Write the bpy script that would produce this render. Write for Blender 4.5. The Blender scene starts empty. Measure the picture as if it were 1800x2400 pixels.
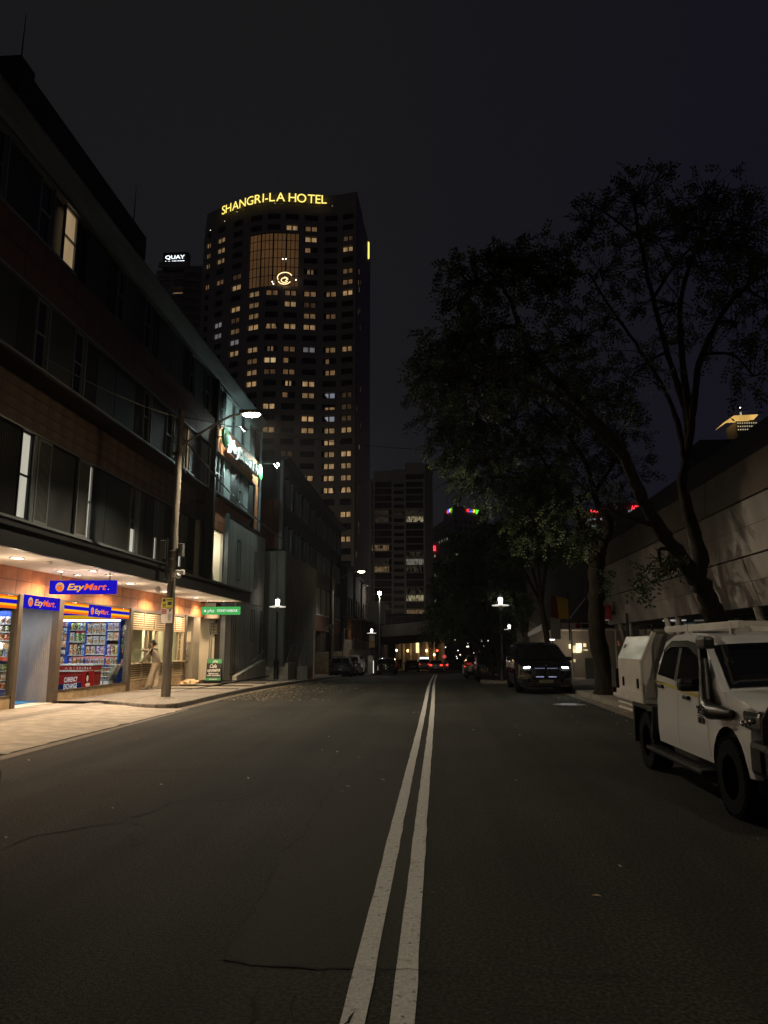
import bpy, bmesh, math, random
from math import sin, cos, pi, radians, sqrt, atan2
from mathutils import Vector, Matrix, noise as mnoise

# ---------------------------------------------------------------- scene, camera, sky, exposure
SC = bpy.context.scene
COL = SC.collection
FPX, TH = 1750.0, math.atan(315 / 1750)
PS = math.atan(126 * cos(TH) / FPX)
EYE = Vector((0, 0, 1.65))
CF = Vector((-sin(PS) * cos(TH), cos(PS) * cos(TH), sin(TH)))
CR = Vector((cos(PS), sin(PS), 0))
CU = CR.cross(CF)
cd = bpy.data.cameras.new('camera')
cd.sensor_fit = 'VERTICAL'; cd.sensor_height = 36; cd.sensor_width = 27
cd.lens = 36 * FPX / 2400
cd.clip_start = 0.05; cd.clip_end = 3000
cam = bpy.data.objects.new('camera', cd); COL.objects.link(cam)
cam.matrix_world = Matrix(((CR.x, CU.x, -CF.x, EYE.x), (CR.y, CU.y, -CF.y, EYE.y), (CR.z, CU.z, -CF.z, EYE.z), (0, 0, 0, 1)))
SC.camera = cam
SC.view_settings.view_transform = 'Standard'; SC.view_settings.look = 'None'
SC.view_settings.exposure = 0; SC.view_settings.gamma = 1
SC.render.engine = 'CYCLES'
SC.cycles.use_denoising = True
SC.cycles.max_bounces = 6; SC.cycles.diffuse_bounces = 3; SC.cycles.glossy_bounces = 3
SC.cycles.transparent_max_bounces = 8; SC.cycles.transmission_bounces = 4
SC.cycles.caustics_reflective = False; SC.cycles.caustics_refractive = False
SC.cycles.sample_clamp_indirect = 4
SC.cycles.use_light_tree = True

# night sky: a dim overcast lit from below by the city, cooler away from the centre of town
W = bpy.data.worlds.new('World'); SC.world = W; W.use_nodes = True
nt = W.node_tree; bg = nt.nodes['Background']
tc = nt.nodes.new('ShaderNodeTexCoord'); sp = nt.nodes.new('ShaderNodeSeparateXYZ')
nt.links.new(tc.outputs['Generated'], sp.inputs[0])
r1 = nt.nodes.new('ShaderNodeValToRGB')
r1.color_ramp.elements[0].color = (.0105, .0105, .0125, 1); r1.color_ramp.elements[0].position = 0
r1.color_ramp.elements[1].color = (.0088, .0085, .0092, 1); r1.color_ramp.elements[1].position = .75
nt.links.new(sp.outputs['Z'], r1.inputs[0])
mr = nt.nodes.new('ShaderNodeMapRange'); mr.inputs[1].default_value = -.1; mr.inputs[2].default_value = .75
nt.links.new(sp.outputs['X'], mr.inputs[0])
mx = nt.nodes.new('ShaderNodeMixRGB'); mx.inputs[2].default_value = (.0052, .0046, .0135, 1)
nt.links.new(mr.outputs[0], mx.inputs[0]); nt.links.new(r1.outputs[0], mx.inputs[1])
nt.links.new(mx.outputs[0], bg.inputs['Color']); bg.inputs['Strength'].default_value = 1.0

RND = random.Random(7)
R = radians

def ray(px, py):
    return CF + CR * ((px - 900) / FPX) + CU * ((1200 - py) / FPX)
def atY(px, py, Y):
    d = ray(px, py); return EYE + d * (Y / d.y)
def atX(px, py, X):
    d = ray(px, py); return EYE + d * (X / d.x)

def zr(y):                                   # the street is level here, then runs downhill
    if y < 24: return 0.0
    if y < 34: return -.0225 * (y - 24) ** 2 / 20
    if y < 130: return -.0225 * (y - 29)
    return -.0225 * 101

# ---------------------------------------------------------------- materials
MATS = {}
def mat(name, col=(.5, .5, .5), rough=.6, metal=0., emit=None, es=0., var=0., vs=6., bump=0., bs=40., coat=0., spec=.5, detail=4., stretch=None, tint=None):
    if name in MATS: return MATS[name]
    m = bpy.data.materials.new(name); m.use_nodes = True; MATS[name] = m
    t = m.node_tree; b = t.nodes['Principled BSDF']
    b.inputs['Roughness'].default_value = rough; b.inputs['Metallic'].default_value = metal
    b.inputs['Coat Weight'].default_value = coat; b.inputs['Specular IOR Level'].default_value = spec
    b.inputs['Base Color'].default_value = (*col, 1)
    if emit: b.inputs['Emission Color'].default_value = (*emit, 1); b.inputs['Emission Strength'].default_value = es
    if var or bump:
        c = t.nodes.new('ShaderNodeTexCoord'); mp = t.nodes.new('ShaderNodeMapping')
        t.links.new(c.outputs['Object'], mp.inputs[0])
        if stretch: mp.inputs['Scale'].default_value = stretch
    if var:
        n = t.nodes.new('ShaderNodeTexNoise'); n.inputs['Scale'].default_value = vs; n.inputs['Detail'].default_value = detail
        t.links.new(mp.outputs[0], n.inputs['Vector'])
        rp = t.nodes.new('ShaderNodeValToRGB')
        lo = [max(0, x * (1 - var)) for x in col]; hi = [min(1, x * (1 + var)) for x in col]
        if tint: hi = [min(1, a * b2) for a, b2 in zip(hi, tint)]
        rp.color_ramp.elements[0].position = .32; rp.color_ramp.elements[1].position = .68
        rp.color_ramp.elements[0].color = (*lo, 1); rp.color_ramp.elements[1].color = (*hi, 1)
        t.links.new(n.outputs['Fac'], rp.inputs[0]); t.links.new(rp.outputs[0], b.inputs['Base Color'])
        mr_ = t.nodes.new('ShaderNodeMapRange'); mr_.inputs[3].default_value = max(.02, rough * .8); mr_.inputs[4].default_value = min(1, rough * 1.2)
        t.links.new(n.outputs['Fac'], mr_.inputs[0]); t.links.new(mr_.outputs[0], b.inputs['Roughness'])
    if bump:
        n2 = t.nodes.new('ShaderNodeTexNoise'); n2.inputs['Scale'].default_value = bs; n2.inputs['Detail'].default_value = 5
        t.links.new(mp.outputs[0], n2.inputs['Vector'])
        bp = t.nodes.new('ShaderNodeBump'); bp.inputs['Strength'].default_value = bump; bp.inputs['Distance'].default_value = .02
        t.links.new(n2.outputs['Fac'], bp.inputs['Height']); t.links.new(bp.outputs[0], b.inputs['Normal'])
    return m

def glow(name, col, es):                     # something that gives off light
    if name in MATS: return MATS[name]
    m = bpy.data.materials.new(name); m.use_nodes = True; MATS[name] = m
    t = m.node_tree; t.nodes.remove(t.nodes['Principled BSDF'])
    e = t.nodes.new('ShaderNodeEmission'); e.inputs[0].default_value = (*col, 1); e.inputs[1].default_value = es
    t.links.new(e.outputs[0], t.nodes['Material Output'].inputs[0])
    return m

def litwin(name, col, es, lo=.35, scale=1.3, soft=.5):  # lit window: curtain folds and uneven room light, different in every pane
    if name in MATS: return MATS[name]
    m = bpy.data.materials.new(name); m.use_nodes = True; MATS[name] = m
    t = m.node_tree; t.nodes.remove(t.nodes['Principled BSDF'])
    e = t.nodes.new('ShaderNodeEmission')
    c = t.nodes.new('ShaderNodeTexCoord'); oi = t.nodes.new('ShaderNodeObjectInfo')
    ad = t.nodes.new('ShaderNodeVectorMath'); ad.operation = 'ADD'
    ml = t.nodes.new('ShaderNodeVectorMath'); ml.operation = 'SCALE'; ml.inputs[3].default_value = 37.
    cb = t.nodes.new('ShaderNodeCombineXYZ')
    for i in range(3): t.links.new(oi.outputs['Random'], cb.inputs[i])
    t.links.new(cb.outputs[0], ml.inputs[0]); t.links.new(c.outputs['Object'], ad.inputs[0]); t.links.new(ml.outputs[0], ad.inputs[1])
    mp = t.nodes.new('ShaderNodeMapping'); mp.inputs['Scale'].default_value = (scale * 1.6, scale * 1.6, scale * .5)
    t.links.new(ad.outputs[0], mp.inputs[0])
    n = t.nodes.new('ShaderNodeTexNoise'); n.inputs['Scale'].default_value = 1.; n.inputs['Detail'].default_value = 3
    t.links.new(mp.outputs[0], n.inputs['Vector'])
    rg = t.nodes.new('ShaderNodeMapRange'); rg.inputs[1].default_value = .3; rg.inputs[2].default_value = .7; rg.inputs[3].default_value = lo; rg.inputs[4].default_value = 1.25
    t.links.new(n.outputs['Fac'], rg.inputs[0])
    rr = t.nodes.new('ShaderNodeMapRange'); rr.inputs[3].default_value = soft; rr.inputs[4].default_value = 1.2
    t.links.new(oi.outputs['Random'], rr.inputs[0])
    mm = t.nodes.new('ShaderNodeMath'); mm.operation = 'MULTIPLY'; t.links.new(rg.outputs[0], mm.inputs[0]); t.links.new(rr.outputs[0], mm.inputs[1])
    m2 = t.nodes.new('ShaderNodeMath'); m2.operation = 'MULTIPLY'; m2.inputs[1].default_value = es; t.links.new(mm.outputs[0], m2.inputs[0])
    e.inputs[0].default_value = (*col, 1); t.links.new(m2.outputs[0], e.inputs[1])
    t.links.new(e.outputs[0], t.nodes['Material Output'].inputs[0])
    return m

def clearglass(name='clear_glass', gl=.07, tint=(.9, .95, .95)):
    if name in MATS: return MATS[name]
    m = bpy.data.materials.new(name); m.use_nodes = True; MATS[name] = m
    t = m.node_tree; t.nodes.remove(t.nodes['Principled BSDF'])
    a = t.nodes.new('ShaderNodeBsdfTransparent'); a.inputs[0].default_value = (*tint, 1)
    g = t.nodes.new('ShaderNodeBsdfGlossy'); g.inputs['Roughness'].default_value = .03
    f = t.nodes.new('ShaderNodeLayerWeight'); f.inputs[0].default_value = .25
    mr_ = t.nodes.new('ShaderNodeMapRange'); mr_.inputs[3].default_value = gl * .5; mr_.inputs[4].default_value = min(1, gl * 6)
    t.links.new(f.outputs['Facing'], mr_.inputs[0])
    x = t.nodes.new('ShaderNodeMixShader'); t.links.new(mr_.outputs[0], x.inputs[0])
    t.links.new(a.outputs[0], x.inputs[1]); t.links.new(g.outputs[0], x.inputs[2])
    t.links.new(x.outputs[0], t.nodes['Material Output'].inputs[0])
    return m

def printed(name, a, b, sc=14., c=None, rough=.35, lo=.46, hi=.54):       # printed packaging: base colour with blobs of other inks
    if name in MATS: return MATS[name]
    m = mat(name, a, rough); t = m.node_tree; bs = t.nodes['Principled BSDF']
    tcn = t.nodes.new('ShaderNodeTexCoord'); oi = t.nodes.new('ShaderNodeObjectInfo')
    ad = t.nodes.new('ShaderNodeVectorMath'); ad.operation = 'ADD'
    cb = t.nodes.new('ShaderNodeCombineXYZ'); mu = t.nodes.new('ShaderNodeMath'); mu.operation = 'MULTIPLY'; mu.inputs[1].default_value = 20
    t.links.new(oi.outputs['Random'], mu.inputs[0]); t.links.new(mu.outputs[0], cb.inputs[0]); t.links.new(mu.outputs[0], cb.inputs[2])
    t.links.new(tcn.outputs['Object'], ad.inputs[0]); t.links.new(cb.outputs[0], ad.inputs[1])
    n = t.nodes.new('ShaderNodeTexNoise'); n.inputs['Scale'].default_value = sc; n.inputs['Detail'].default_value = 1
    t.links.new(ad.outputs[0], n.inputs['Vector'])
    rp = t.nodes.new('ShaderNodeValToRGB'); rp.color_ramp.elements[0].position = lo; rp.color_ramp.elements[1].position = hi
    rp.color_ramp.elements[0].color = (*a, 1); rp.color_ramp.elements[1].color = (*b, 1)
    if c:
        e = rp.color_ramp.elements.new(.62); e.color = (*c, 1)
    t.links.new(n.outputs['Fac'], rp.inputs[0]); t.links.new(rp.outputs[0], bs.inputs['Base Color'])
    return m

# ---------------------------------------------------------------- mesh building
WL = {}
class MB:
    def __init__(s): s.v = []; s.f = []; s.m = []
    def add(s, vs, fs, mi=0, M=None):
        o = len(s.v)
        s.v += [tuple(M @ Vector(p)) if M else tuple(p) for p in vs]
        s.f += [tuple(i + o for i in f) for f in fs]; s.m += [mi] * len(fs)
        return s
    def box(s, x0, x1, y0, y1, z0, z1, mi=0, M=None):
        if x0 > x1: x0, x1 = x1, x0
        if y0 > y1: y0, y1 = y1, y0
        if z0 > z1: z0, z1 = z1, z0
        return s.add([(x0, y0, z0), (x1, y0, z0), (x1, y1, z0), (x0, y1, z0), (x0, y0, z1), (x1, y0, z1), (x1, y1, z1), (x0, y1, z1)],
              [(0, 3, 2, 1), (4, 5, 6, 7), (0, 1, 5, 4), (1, 2, 6, 5), (2, 3, 7, 6), (3, 0, 4, 7)], mi, M)
    def rbox(s, x0, x1, y0, y1, z0, z1, b=.02, mi=0, M=None):    # box with chamfered edges
        bm = bmesh.new(); bmesh.ops.create_cube(bm, size=1)
        for v in bm.verts: v.co = Vector(((x0 + x1) / 2 + v.co.x * abs(x1 - x0), (y0 + y1) / 2 + v.co.y * abs(y1 - y0), (z0 + z1) / 2 + v.co.z * abs(z1 - z0)))
        bmesh.ops.bevel(bm, geom=bm.edges[:], offset=b, segments=2, affect='EDGES', profile=.6)
        return s.bm(bm, mi, M)
    def bm(s, bm, mi=0, M=None):
        bm.verts.index_update()
        s.add([v.co.copy() for v in bm.verts], [[v.index for v in f.verts] for f in bm.faces], mi, M); bm.free(); return s
    def quad(s, a, b, c, d, mi=0): return s.add([a, b, c, d], [(0, 1, 2, 3)], mi)
    def tube(s, pts, rad, n=8, mi=0, cap=True, M=None):
        pts = [Vector(p) for p in pts]; k = len(pts)
        if not hasattr(rad, '__len__'): rad = [rad] * k
        vs = []; fs = []; up = None
        for i, p in enumerate(pts):
            d = (pts[min(i + 1, k - 1)] - pts[max(i - 1, 0)])
            if d.length < 1e-9: d = Vector((0, 0, 1))
            d.normalize()
            if up is None: up = Vector((0, 0, 1)) if abs(d.z) < .9 else Vector((1, 0, 0))
            a = d.cross(up)
            if a.length < 1e-4: a = d.cross(Vector((1, 0, .1)))
            a.normalize(); b = a.cross(d).normalized(); up = b
            for j in range(n):
                t = 2 * pi * j / n; vs.append(p + (a * cos(t) + b * sin(t)) * rad[i])
        for i in range(k - 1):
            for j in range(n):
                q = (j + 1) % n; fs.append((i * n + j, i * n + q, (i + 1) * n + q, (i + 1) * n + j))
        if cap: fs += [tuple(range(n - 1, -1, -1)), tuple((k - 1) * n + j for j in range(n))]
        return s.add(vs, fs, mi, M)
    def lathe(s, prof, c=(0, 0, 0), n=16, mi=0, axis='z', M=None):
        vs = []; fs = []; c = Vector(c)
        for r_, h in prof:
            for j in range(n):
                t = 2 * pi * j / n
                if axis == 'z': vs.append(c + Vector((r_ * cos(t), r_ * sin(t), h)))
                elif axis == 'x': vs.append(c + Vector((h, r_ * cos(t), r_ * sin(t))))
                else: vs.append(c + Vector((r_ * sin(t), h, r_ * cos(t))))
        k = len(prof)
        for i in range(k - 1):
            for j in range(n):
                q = (j + 1) % n; fs.append((i * n + j, i * n + q, (i + 1) * n + q, (i + 1) * n + j))
        if prof[0][0] > 1e-5: fs.append(tuple(range(n - 1, -1, -1)))
        if prof[-1][0] > 1e-5: fs.append(tuple((k - 1) * n + j for j in range(n)))
        return s.add(vs, fs, mi, M)
    def sphere(s, c, r, mi=0, n=10, k=7, M=None):
        if not hasattr(r, '__len__'): r = (r, r, r)
        vs = []; fs = []
        for i in range(k + 1):
            a = pi * i / k
            for j in range(n):
                t = 2 * pi * j / n; vs.append((c[0] + r[0] * sin(a) * cos(t), c[1] + r[1] * sin(a) * sin(t), c[2] + r[2] * cos(a)))
        for i in range(k):
            for j in range(n):
                q = (j + 1) % n; fs.append((i * n + j, (i + 1) * n + j, (i + 1) * n + q, i * n + q))
        return s.add(vs, fs, mi, M)
    def prism(s, poly, h0, h1, axis='z', mi=0, M=None):  # poly of 2D points, extruded: z->(x,y), y->(x,z), x->(y,z)
        n = len(poly)
        def P(p, h): return (p[0], p[1], h) if axis == 'z' else ((p[0], h, p[1]) if axis == 'y' else (h, p[0], p[1]))
        vs = [P(p, h0) for p in poly] + [P(p, h1) for p in poly]
        fs = [tuple(range(n - 1, -1, -1)), tuple(range(n, 2 * n))] + [(i, (i + 1) % n, n + (i + 1) % n, n + i) for i in range(n)]
        return s.add(vs, fs, mi, M)
    def wall(s, P, us, zs, holes, depth, mi=0, ri=None):   # a sheet with recessed openings. P(u, z, inward)
        us = sorted(set([round(u, 4) for u in us] + [round(h[k], 4) for h in holes for k in (0, 1)]))
        zs = sorted(set([round(z, 4) for z in zs] + [round(h[k], 4) for h in holes for k in (2, 3)]))
        hs = [tuple(round(q, 4) for q in h[:4]) for h in holes]
        for a, b in zip(us, us[1:]):
            um = (a + b) / 2; hu = [h for h in hs if h[0] < um < h[1]]
            for c, d in zip(zs, zs[1:]):
                zm = (c + d) / 2
                if any(h[2] < zm < h[3] for h in hu): continue
                s.quad(P(a, c, 0), P(b, c, 0), P(b, d, 0), P(a, d, 0), mi)
        r_ = mi if ri is None else ri
        for a, b, c, d in hs:
            s.quad(P(a, c, 0), P(a, d, 0), P(a, d, depth), P(a, c, depth), r_); s.quad(P(b, d, 0), P(b, c, 0), P(b, c, depth), P(b, d, depth), r_)
            s.quad(P(a, d, 0), P(b, d, 0), P(b, d, depth), P(a, d, depth), r_); s.quad(P(b, c, 0), P(a, c, 0), P(a, c, depth), P(b, c, depth), r_)
        return s
    def mesh(s, name, mats):
        me = bpy.data.meshes.new(name); me.from_pydata(s.v, [], s.f)
        for m in (mats if isinstance(mats, (list, tuple)) else [mats]): me.materials.append(m)
        if any(s.m): me.polygons.foreach_set('material_index', s.m)
        return me
    def build(s, name, mats, parent=None, smooth=False, fixn=False, label=None, kind=None):
        w = WL.get(parent.name, Vector()) if parent else Vector()
        if w.length: s.v = [(p[0] - w.x, p[1] - w.y, p[2] - w.z) for p in s.v]
        me = s.mesh(name, mats)
        if fixn:
            b = bmesh.new(); b.from_mesh(me); bmesh.ops.recalc_face_normals(b, faces=b.faces); b.to_mesh(me); b.free()
        if smooth:
            me.polygons.foreach_set('use_smooth', [True] * len(me.polygons))
            me.set_sharp_from_angle(angle=R(40) if smooth is True else R(smooth))
        o = bpy.data.objects.new(name, me); COL.objects.link(o)
        if parent: o.parent = parent; WL[o.name] = w
        if label: o['label'] = label
        if kind: o['kind'] = kind
        return o

def thing(name, label, cat, loc=(0, 0, 0), group=None, rz=0, kind=None):
    o = bpy.data.objects.new(name, None); COL.objects.link(o)
    o.location = loc; o.rotation_euler = (0, 0, rz); o.empty_display_size = .2
    o['label'] = label; o['category'] = cat
    if group: o['group'] = group
    if kind: o['kind'] = kind
    WL[o.name] = Vector(loc)
    return o
def tag(o, label, cat, group=None):
    o['label'] = label; o['category'] = cat
    if group: o['group'] = group
    return o
def structure(o): o['kind'] = 'structure'; return o
def inst(me, name, parent, loc=(0, 0, 0), rot=(0, 0, 0), scale=None, material=None):   # another object on the same mesh
    o = bpy.data.objects.new(name, me); COL.objects.link(o); o.parent = parent
    w = WL.get(parent.name, Vector()) if parent else Vector()
    o.location = Vector(loc) - w; o.rotation_euler = rot
    if scale: o.scale = scale
    if material:
        for i, sl in enumerate(o.material_slots):
            if i == 0: sl.link = 'OBJECT'; sl.material = material
    return o
def copy_tree(o, parent=None, memo=None):
    c = o.copy(); COL.objects.link(c); c.parent = parent
    for ch in list(o.children):
        copy_tree(ch, c)
    return c

def light(kind, loc, power, col=(1, .85, .65), size=.1, target=None, parent=None, spot=None, blend=.3):
    l = bpy.data.lights.new('lamp_light', kind); l.energy = power; l.color = col
    if kind == 'AREA': l.size = size; l.spread = R(170)
    else: l.shadow_soft_size = size
    if kind == 'SPOT': l.spot_size = R(spot or 140); l.spot_blend = blend
    o = bpy.data.objects.new('lamp_light', l); COL.objects.link(o)
    d = Vector(target) - Vector(loc) if target else Vector((0, 0, -1))
    o.rotation_euler = d.to_track_quat('-Z', 'Y').to_euler()
    w = WL.get(parent.name, Vector()) if parent else Vector()
    o.location = Vector(loc) - w
    if parent: o.parent = parent
    return o

def textmesh(body, size=1., ext=.0, shear=0., off=0., space=1., align='LEFT'):
    c = bpy.data.curves.new('txt', 'FONT'); c.body = body; c.size = size; c.extrude = ext; c.shear = shear; c.offset = off; c.space_character = space
    c.align_x = align; c.resolution_u = 3
    o = bpy.data.objects.new('txt', c); me = bpy.data.meshes.new_from_object(o)
    vs = [v.co.copy() for v in me.vertices]; fs = [tuple(p.vertices) for p in me.polygons]
    bpy.data.objects.remove(o); bpy.data.curves.remove(c); bpy.data.meshes.remove(me)
    return vs, fs
def puttext(mb, body, size, origin, ux, uy, mi=0, width=None, **k):  # lettering on the plane spanned by ux (reading) and uy (up)
    vs, fs = textmesh(body, size, **k)
    ux = Vector(ux).normalized(); uy = Vector(uy).normalized(); un = ux.cross(uy); o = Vector(origin)
    sx = 1.
    if width:
        a = [v.x for v in vs]; sx = width / max(1e-6, max(a) - min(a)); x0 = min(a)
        vs = [Vector(((v.x - x0) * sx, v.y, v.z)) for v in vs]
    mb.add([o + ux * v.x + uy * v.y + un * v.z for v in vs], fs, mi)
    return mb
YS = (0, 1, 0); ZS = (0, 0, 1); XS = (1, 0, 0)
# a wall that runs along the street and faces it (from the left side): reading direction is +Y
def PX(x0): return lambda u, z, d: (x0 - d, u, z)
# ---------------------------------------------------------------- ground, road, pavements
asphalt = mat('asphalt', (.04, .0395, .034), .82, var=.6, vs=42, bump=1., bs=90, detail=9, spec=.2)
for e_, p_ in zip([n for n in asphalt.node_tree.nodes if n.type == 'VALTORGB'][0].color_ramp.elements, (.4, .62)): e_.position = p_
t = asphalt.node_tree                              # pale stone chips, then broad worn and oily areas on top of the fine aggregate
b_ = t.nodes['Principled BSDF']; src = b_.inputs['Base Color'].links[0].from_socket
n_ = t.nodes.new('ShaderNodeTexNoise'); n_.inputs['Scale'].default_value = .35; n_.inputs['Detail'].default_value = 6
c_ = t.nodes.new('ShaderNodeTexCoord'); t.links.new(c_.outputs['Object'], n_.inputs['Vector'])
rp_ = t.nodes.new('ShaderNodeValToRGB'); rp_.color_ramp.elements[0].position = .3; rp_.color_ramp.elements[1].position = .7
rp_.color_ramp.elements[0].color = (.68, .68, .7, 1); rp_.color_ramp.elements[1].color = (1.25, 1.22, 1.18, 1)
t.links.new(n_.outputs['Fac'], rp_.inputs[0])
m_ = t.nodes.new('ShaderNodeMixRGB'); m_.blend_type = 'MULTIPLY'; m_.inputs[0].default_value = 1
t.links.new(src, m_.inputs[1]); t.links.new(rp_.outputs[0], m_.inputs[2]); vo_ = t.nodes.new('ShaderNodeTexVoronoi'); vo_.inputs['Scale'].default_value = 30; t.links.new(c_.outputs['Object'], vo_.inputs['Vector'])
rv_ = t.nodes.new('ShaderNodeValToRGB'); rv_.color_ramp.elements[0].position = .06; rv_.color_ramp.elements[1].position = .2; rv_.color_ramp.elements[0].color = (2.1, 2.05, 2, 1)
t.links.new(vo_.outputs['Distance'], rv_.inputs[0]); m3_ = t.nodes.new('ShaderNodeMixRGB'); m3_.blend_type = 'MULTIPLY'; m3_.inputs[0].default_value = 1
t.links.new(m_.outputs[0], m3_.inputs[1]); t.links.new(rv_.outputs[0], m3_.inputs[2]); t.links.new(m3_.outputs[0], b_.inputs['Base Color'])
mp_ = t.nodes.new('ShaderNodeMapping'); mp_.inputs['Scale'].default_value = (1.3, .05, 1); t.links.new(c_.outputs['Object'], mp_.inputs[0])    # tyre-polished lanes
n4_ = t.nodes.new('ShaderNodeTexNoise'); n4_.inputs['Scale'].default_value = 1.; n4_.inputs['Detail'].default_value = 4; t.links.new(mp_.outputs[0], n4_.inputs['Vector'])
r4_ = t.nodes.new('ShaderNodeValToRGB'); r4_.color_ramp.elements[0].position = .35; r4_.color_ramp.elements[1].position = .65; r4_.color_ramp.elements[0].color = (.72, .72, .72, 1); r4_.color_ramp.elements[1].color = (1.25, 1.25, 1.25, 1); t.links.new(n4_.outputs['Fac'], r4_.inputs[0])
m5_ = t.nodes.new('ShaderNodeMixRGB'); m5_.blend_type = 'MULTIPLY'; m5_.inputs[0].default_value = 1; t.links.new(m3_.outputs[0], m5_.inputs[1]); t.links.new(r4_.outputs[0], m5_.inputs[2]); t.links.new(m5_.outputs[0], b_.inputs['Base Color'])
asphalt2 = mat('asphalt_patch', (.036, .035, .03), .8, var=.5, vs=55, bump=.8, bs=110, detail=8, spec=.2)
conc = mat('pavement_concrete', (.27, .235, .19), .85, var=.28, vs=3.2, bump=.3, bs=60, detail=9)
concd = mat('pavement_asphalt', (.2, .175, .145), .88, var=.2, vs=8, bump=.35, bs=90)
kerbm = mat('kerb_stone', (.2, .18, .15), .85, var=.3, vs=9, bump=.5, bs=40)
black = mat('crack_black', (.008, .008, .008), .95)
paint = mat('road_paint', (.66, .65, .62), .7, var=.2, vs=60, bump=.5, bs=150, detail=8)
t = paint.node_tree; b_ = t.nodes['Principled BSDF']; src = b_.inputs['Base Color'].links[0].from_socket   # paint worn through to the asphalt
c_ = t.nodes.new('ShaderNodeTexCoord'); n_ = t.nodes.new('ShaderNodeTexNoise'); n_.inputs['Scale'].default_value = 26; n_.inputs['Detail'].default_value = 9
t.links.new(c_.outputs['Object'], n_.inputs['Vector'])
rp_ = t.nodes.new('ShaderNodeValToRGB'); rp_.color_ramp.elements[0].position = .27; rp_.color_ramp.elements[1].position = .4
rp_.color_ramp.elements[0].color = (0, 0, 0, 1)
t.links.new(n_.outputs['Fac'], rp_.inputs[0])
m_ = t.nodes.new('ShaderNodeMixRGB'); m_.inputs[1].default_value = (.1, .095, .085, 1); t.links.new(rp_.outputs[0], m_.inputs[0]); t.links.new(src, m_.inputs[2])
t.links.new(m_.outputs[0], b_.inputs['Base Color'])

YG = [-70, -20, 0, 10, 20, 24] + [24 + 2 * i for i in range(1, 6)] + list(range(38, 132, 6)) + [150, 400, 900]
def sheet(mb, xl, xr, ys, dz, mi=0):
    for a, b in zip(ys, ys[1:]):
        f = lambda g, y: g(y) if callable(g) else g
        mb.quad((f(xl, a), a, zr(a) + dz), (f(xr, a), a, zr(a) + dz), (f(xr, b), b, zr(b) + dz), (f(xl, b), b, zr(b) + dz), mi)
    return mb
mb = MB()
for x0, x1 in zip([-700, -40, -12, -4, 4, 12, 40], [-40, -12, -4, 4, 12, 40, 700]): sheet(mb, x0, x1, YG, 0)
road = structure(mb.build('road', asphalt))

def P0(px, py, dz=0.):                          # pixel on the street surface
    d = ray(px, py); y = 20.
    for _ in range(30):
        y = d.y * ((zr(y) + dz - EYE.z) / d.z)
    return Vector((d.x * y / d.y, y, zr(y) + dz))

# seam-edged road patch, seams and cracks
seam = [(803, 1803), (794, 1815), (775, 1855), (738, 1912), (716, 1947), (689, 1974), (651, 1999), (654, 2028), (624, 2088), (580, 2153), (542, 2213), (526, 2248), (575, 2259), (640, 2266), (760, 2270), (830, 2271)]
poly = [P0(x, y, .003) for x, y in seam] + [P0(960, 2272, .003), P0(1004, 1803, .003)]
bm = bmesh.new(); f_ = bm.faces.new([bm.verts.new(p) for p in poly]); bmesh.ops.triangulate(bm, faces=[f_]); bmesh.ops.recalc_face_normals(bm, faces=bm.faces)
if sum(f.normal.z for f in bm.faces) < 0: bmesh.ops.reverse_faces(bm, faces=bm.faces)
MB().bm(bm).build('asphalt_patch', asphalt2, road)
cr = random.Random(3)
def crack(pts, w, dz=.005, jit=.02, sub=6):
    P = [P0(x, y, dz) for x, y in pts]; Q = []
    for a, b in zip(P, P[1:]):
        k = max(2, int((b - a).length / .12))
        for i in range(k): Q.append(a.lerp(b, i / k) + Vector((cr.gauss(0, jit), cr.gauss(0, jit), 0)))
    Q.append(P[-1]); m = MB(); vs = []
    for i, q in enumerate(Q):
        d = (Q[min(i + 1, len(Q) - 1)] - Q[max(i - 1, 0)]); n = Vector((-d.y, d.x, 0)).normalized()
        ww = w * (.25 + 1.1 * cr.random()) * (1 if 0 < i < len(Q) - 1 else .2)
        vs += [q + n * ww, q - n * ww]
    m.add(vs, [(2 * i, 2 * i + 1, 2 * i + 3, 2 * i + 2) for i in range(len(Q) - 1)])
    m.build('road_crack', black, road)
crack(seam[:7], .016); crack(seam[7:], .009); crack([(558, 2026), (651, 2030)], .006)
crack([(206, 1806), (420, 1805), (640, 1803), (803, 1803)], .016, jit=.01)
crack([(830, 2271), (960, 2272), (1140, 2290)], .006, .0135)
crack([(303, 1917), (336, 1910), (369, 1898), (401, 1880), (440, 1872)], .018); crack([(10, 1990), (70, 1960), (160, 1945), (240, 1930)], .014); crack([(480, 1880), (560, 1872), (640, 1850)], .013); crack([(640, 2300), (700, 2330), (690, 2400)], .006); crack([(960, 2272), (1300, 2280), (1500, 2292)], .005)
crack([(0, 1920), (54, 1907)], .016); crack([(146, 1820), (209, 1798), (300, 1795)], .014); crack([(317, 1947), (309, 1961), (325, 1972), (300, 1991)], .013)
crack([(613, 2322), (591, 2354), (583, 2400)], .014); crack([(0, 1968), (30, 1950)], .01); crack([(0, 1845), (60, 1842), (150, 1840), (250, 1850)], .006)
crack([(1005, 1803), (1180, 1804), (1420, 1815)], .012); crack([(820, 2372), (806, 2392), (795, 2410)], .006, .0135); crack([(1035, 1700), (1030, 1755), (1045, 1790)], .014, jit=.04)
crack([(432, 1930), (360, 1945), (300, 1925), (210, 1935)], .01)

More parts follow.
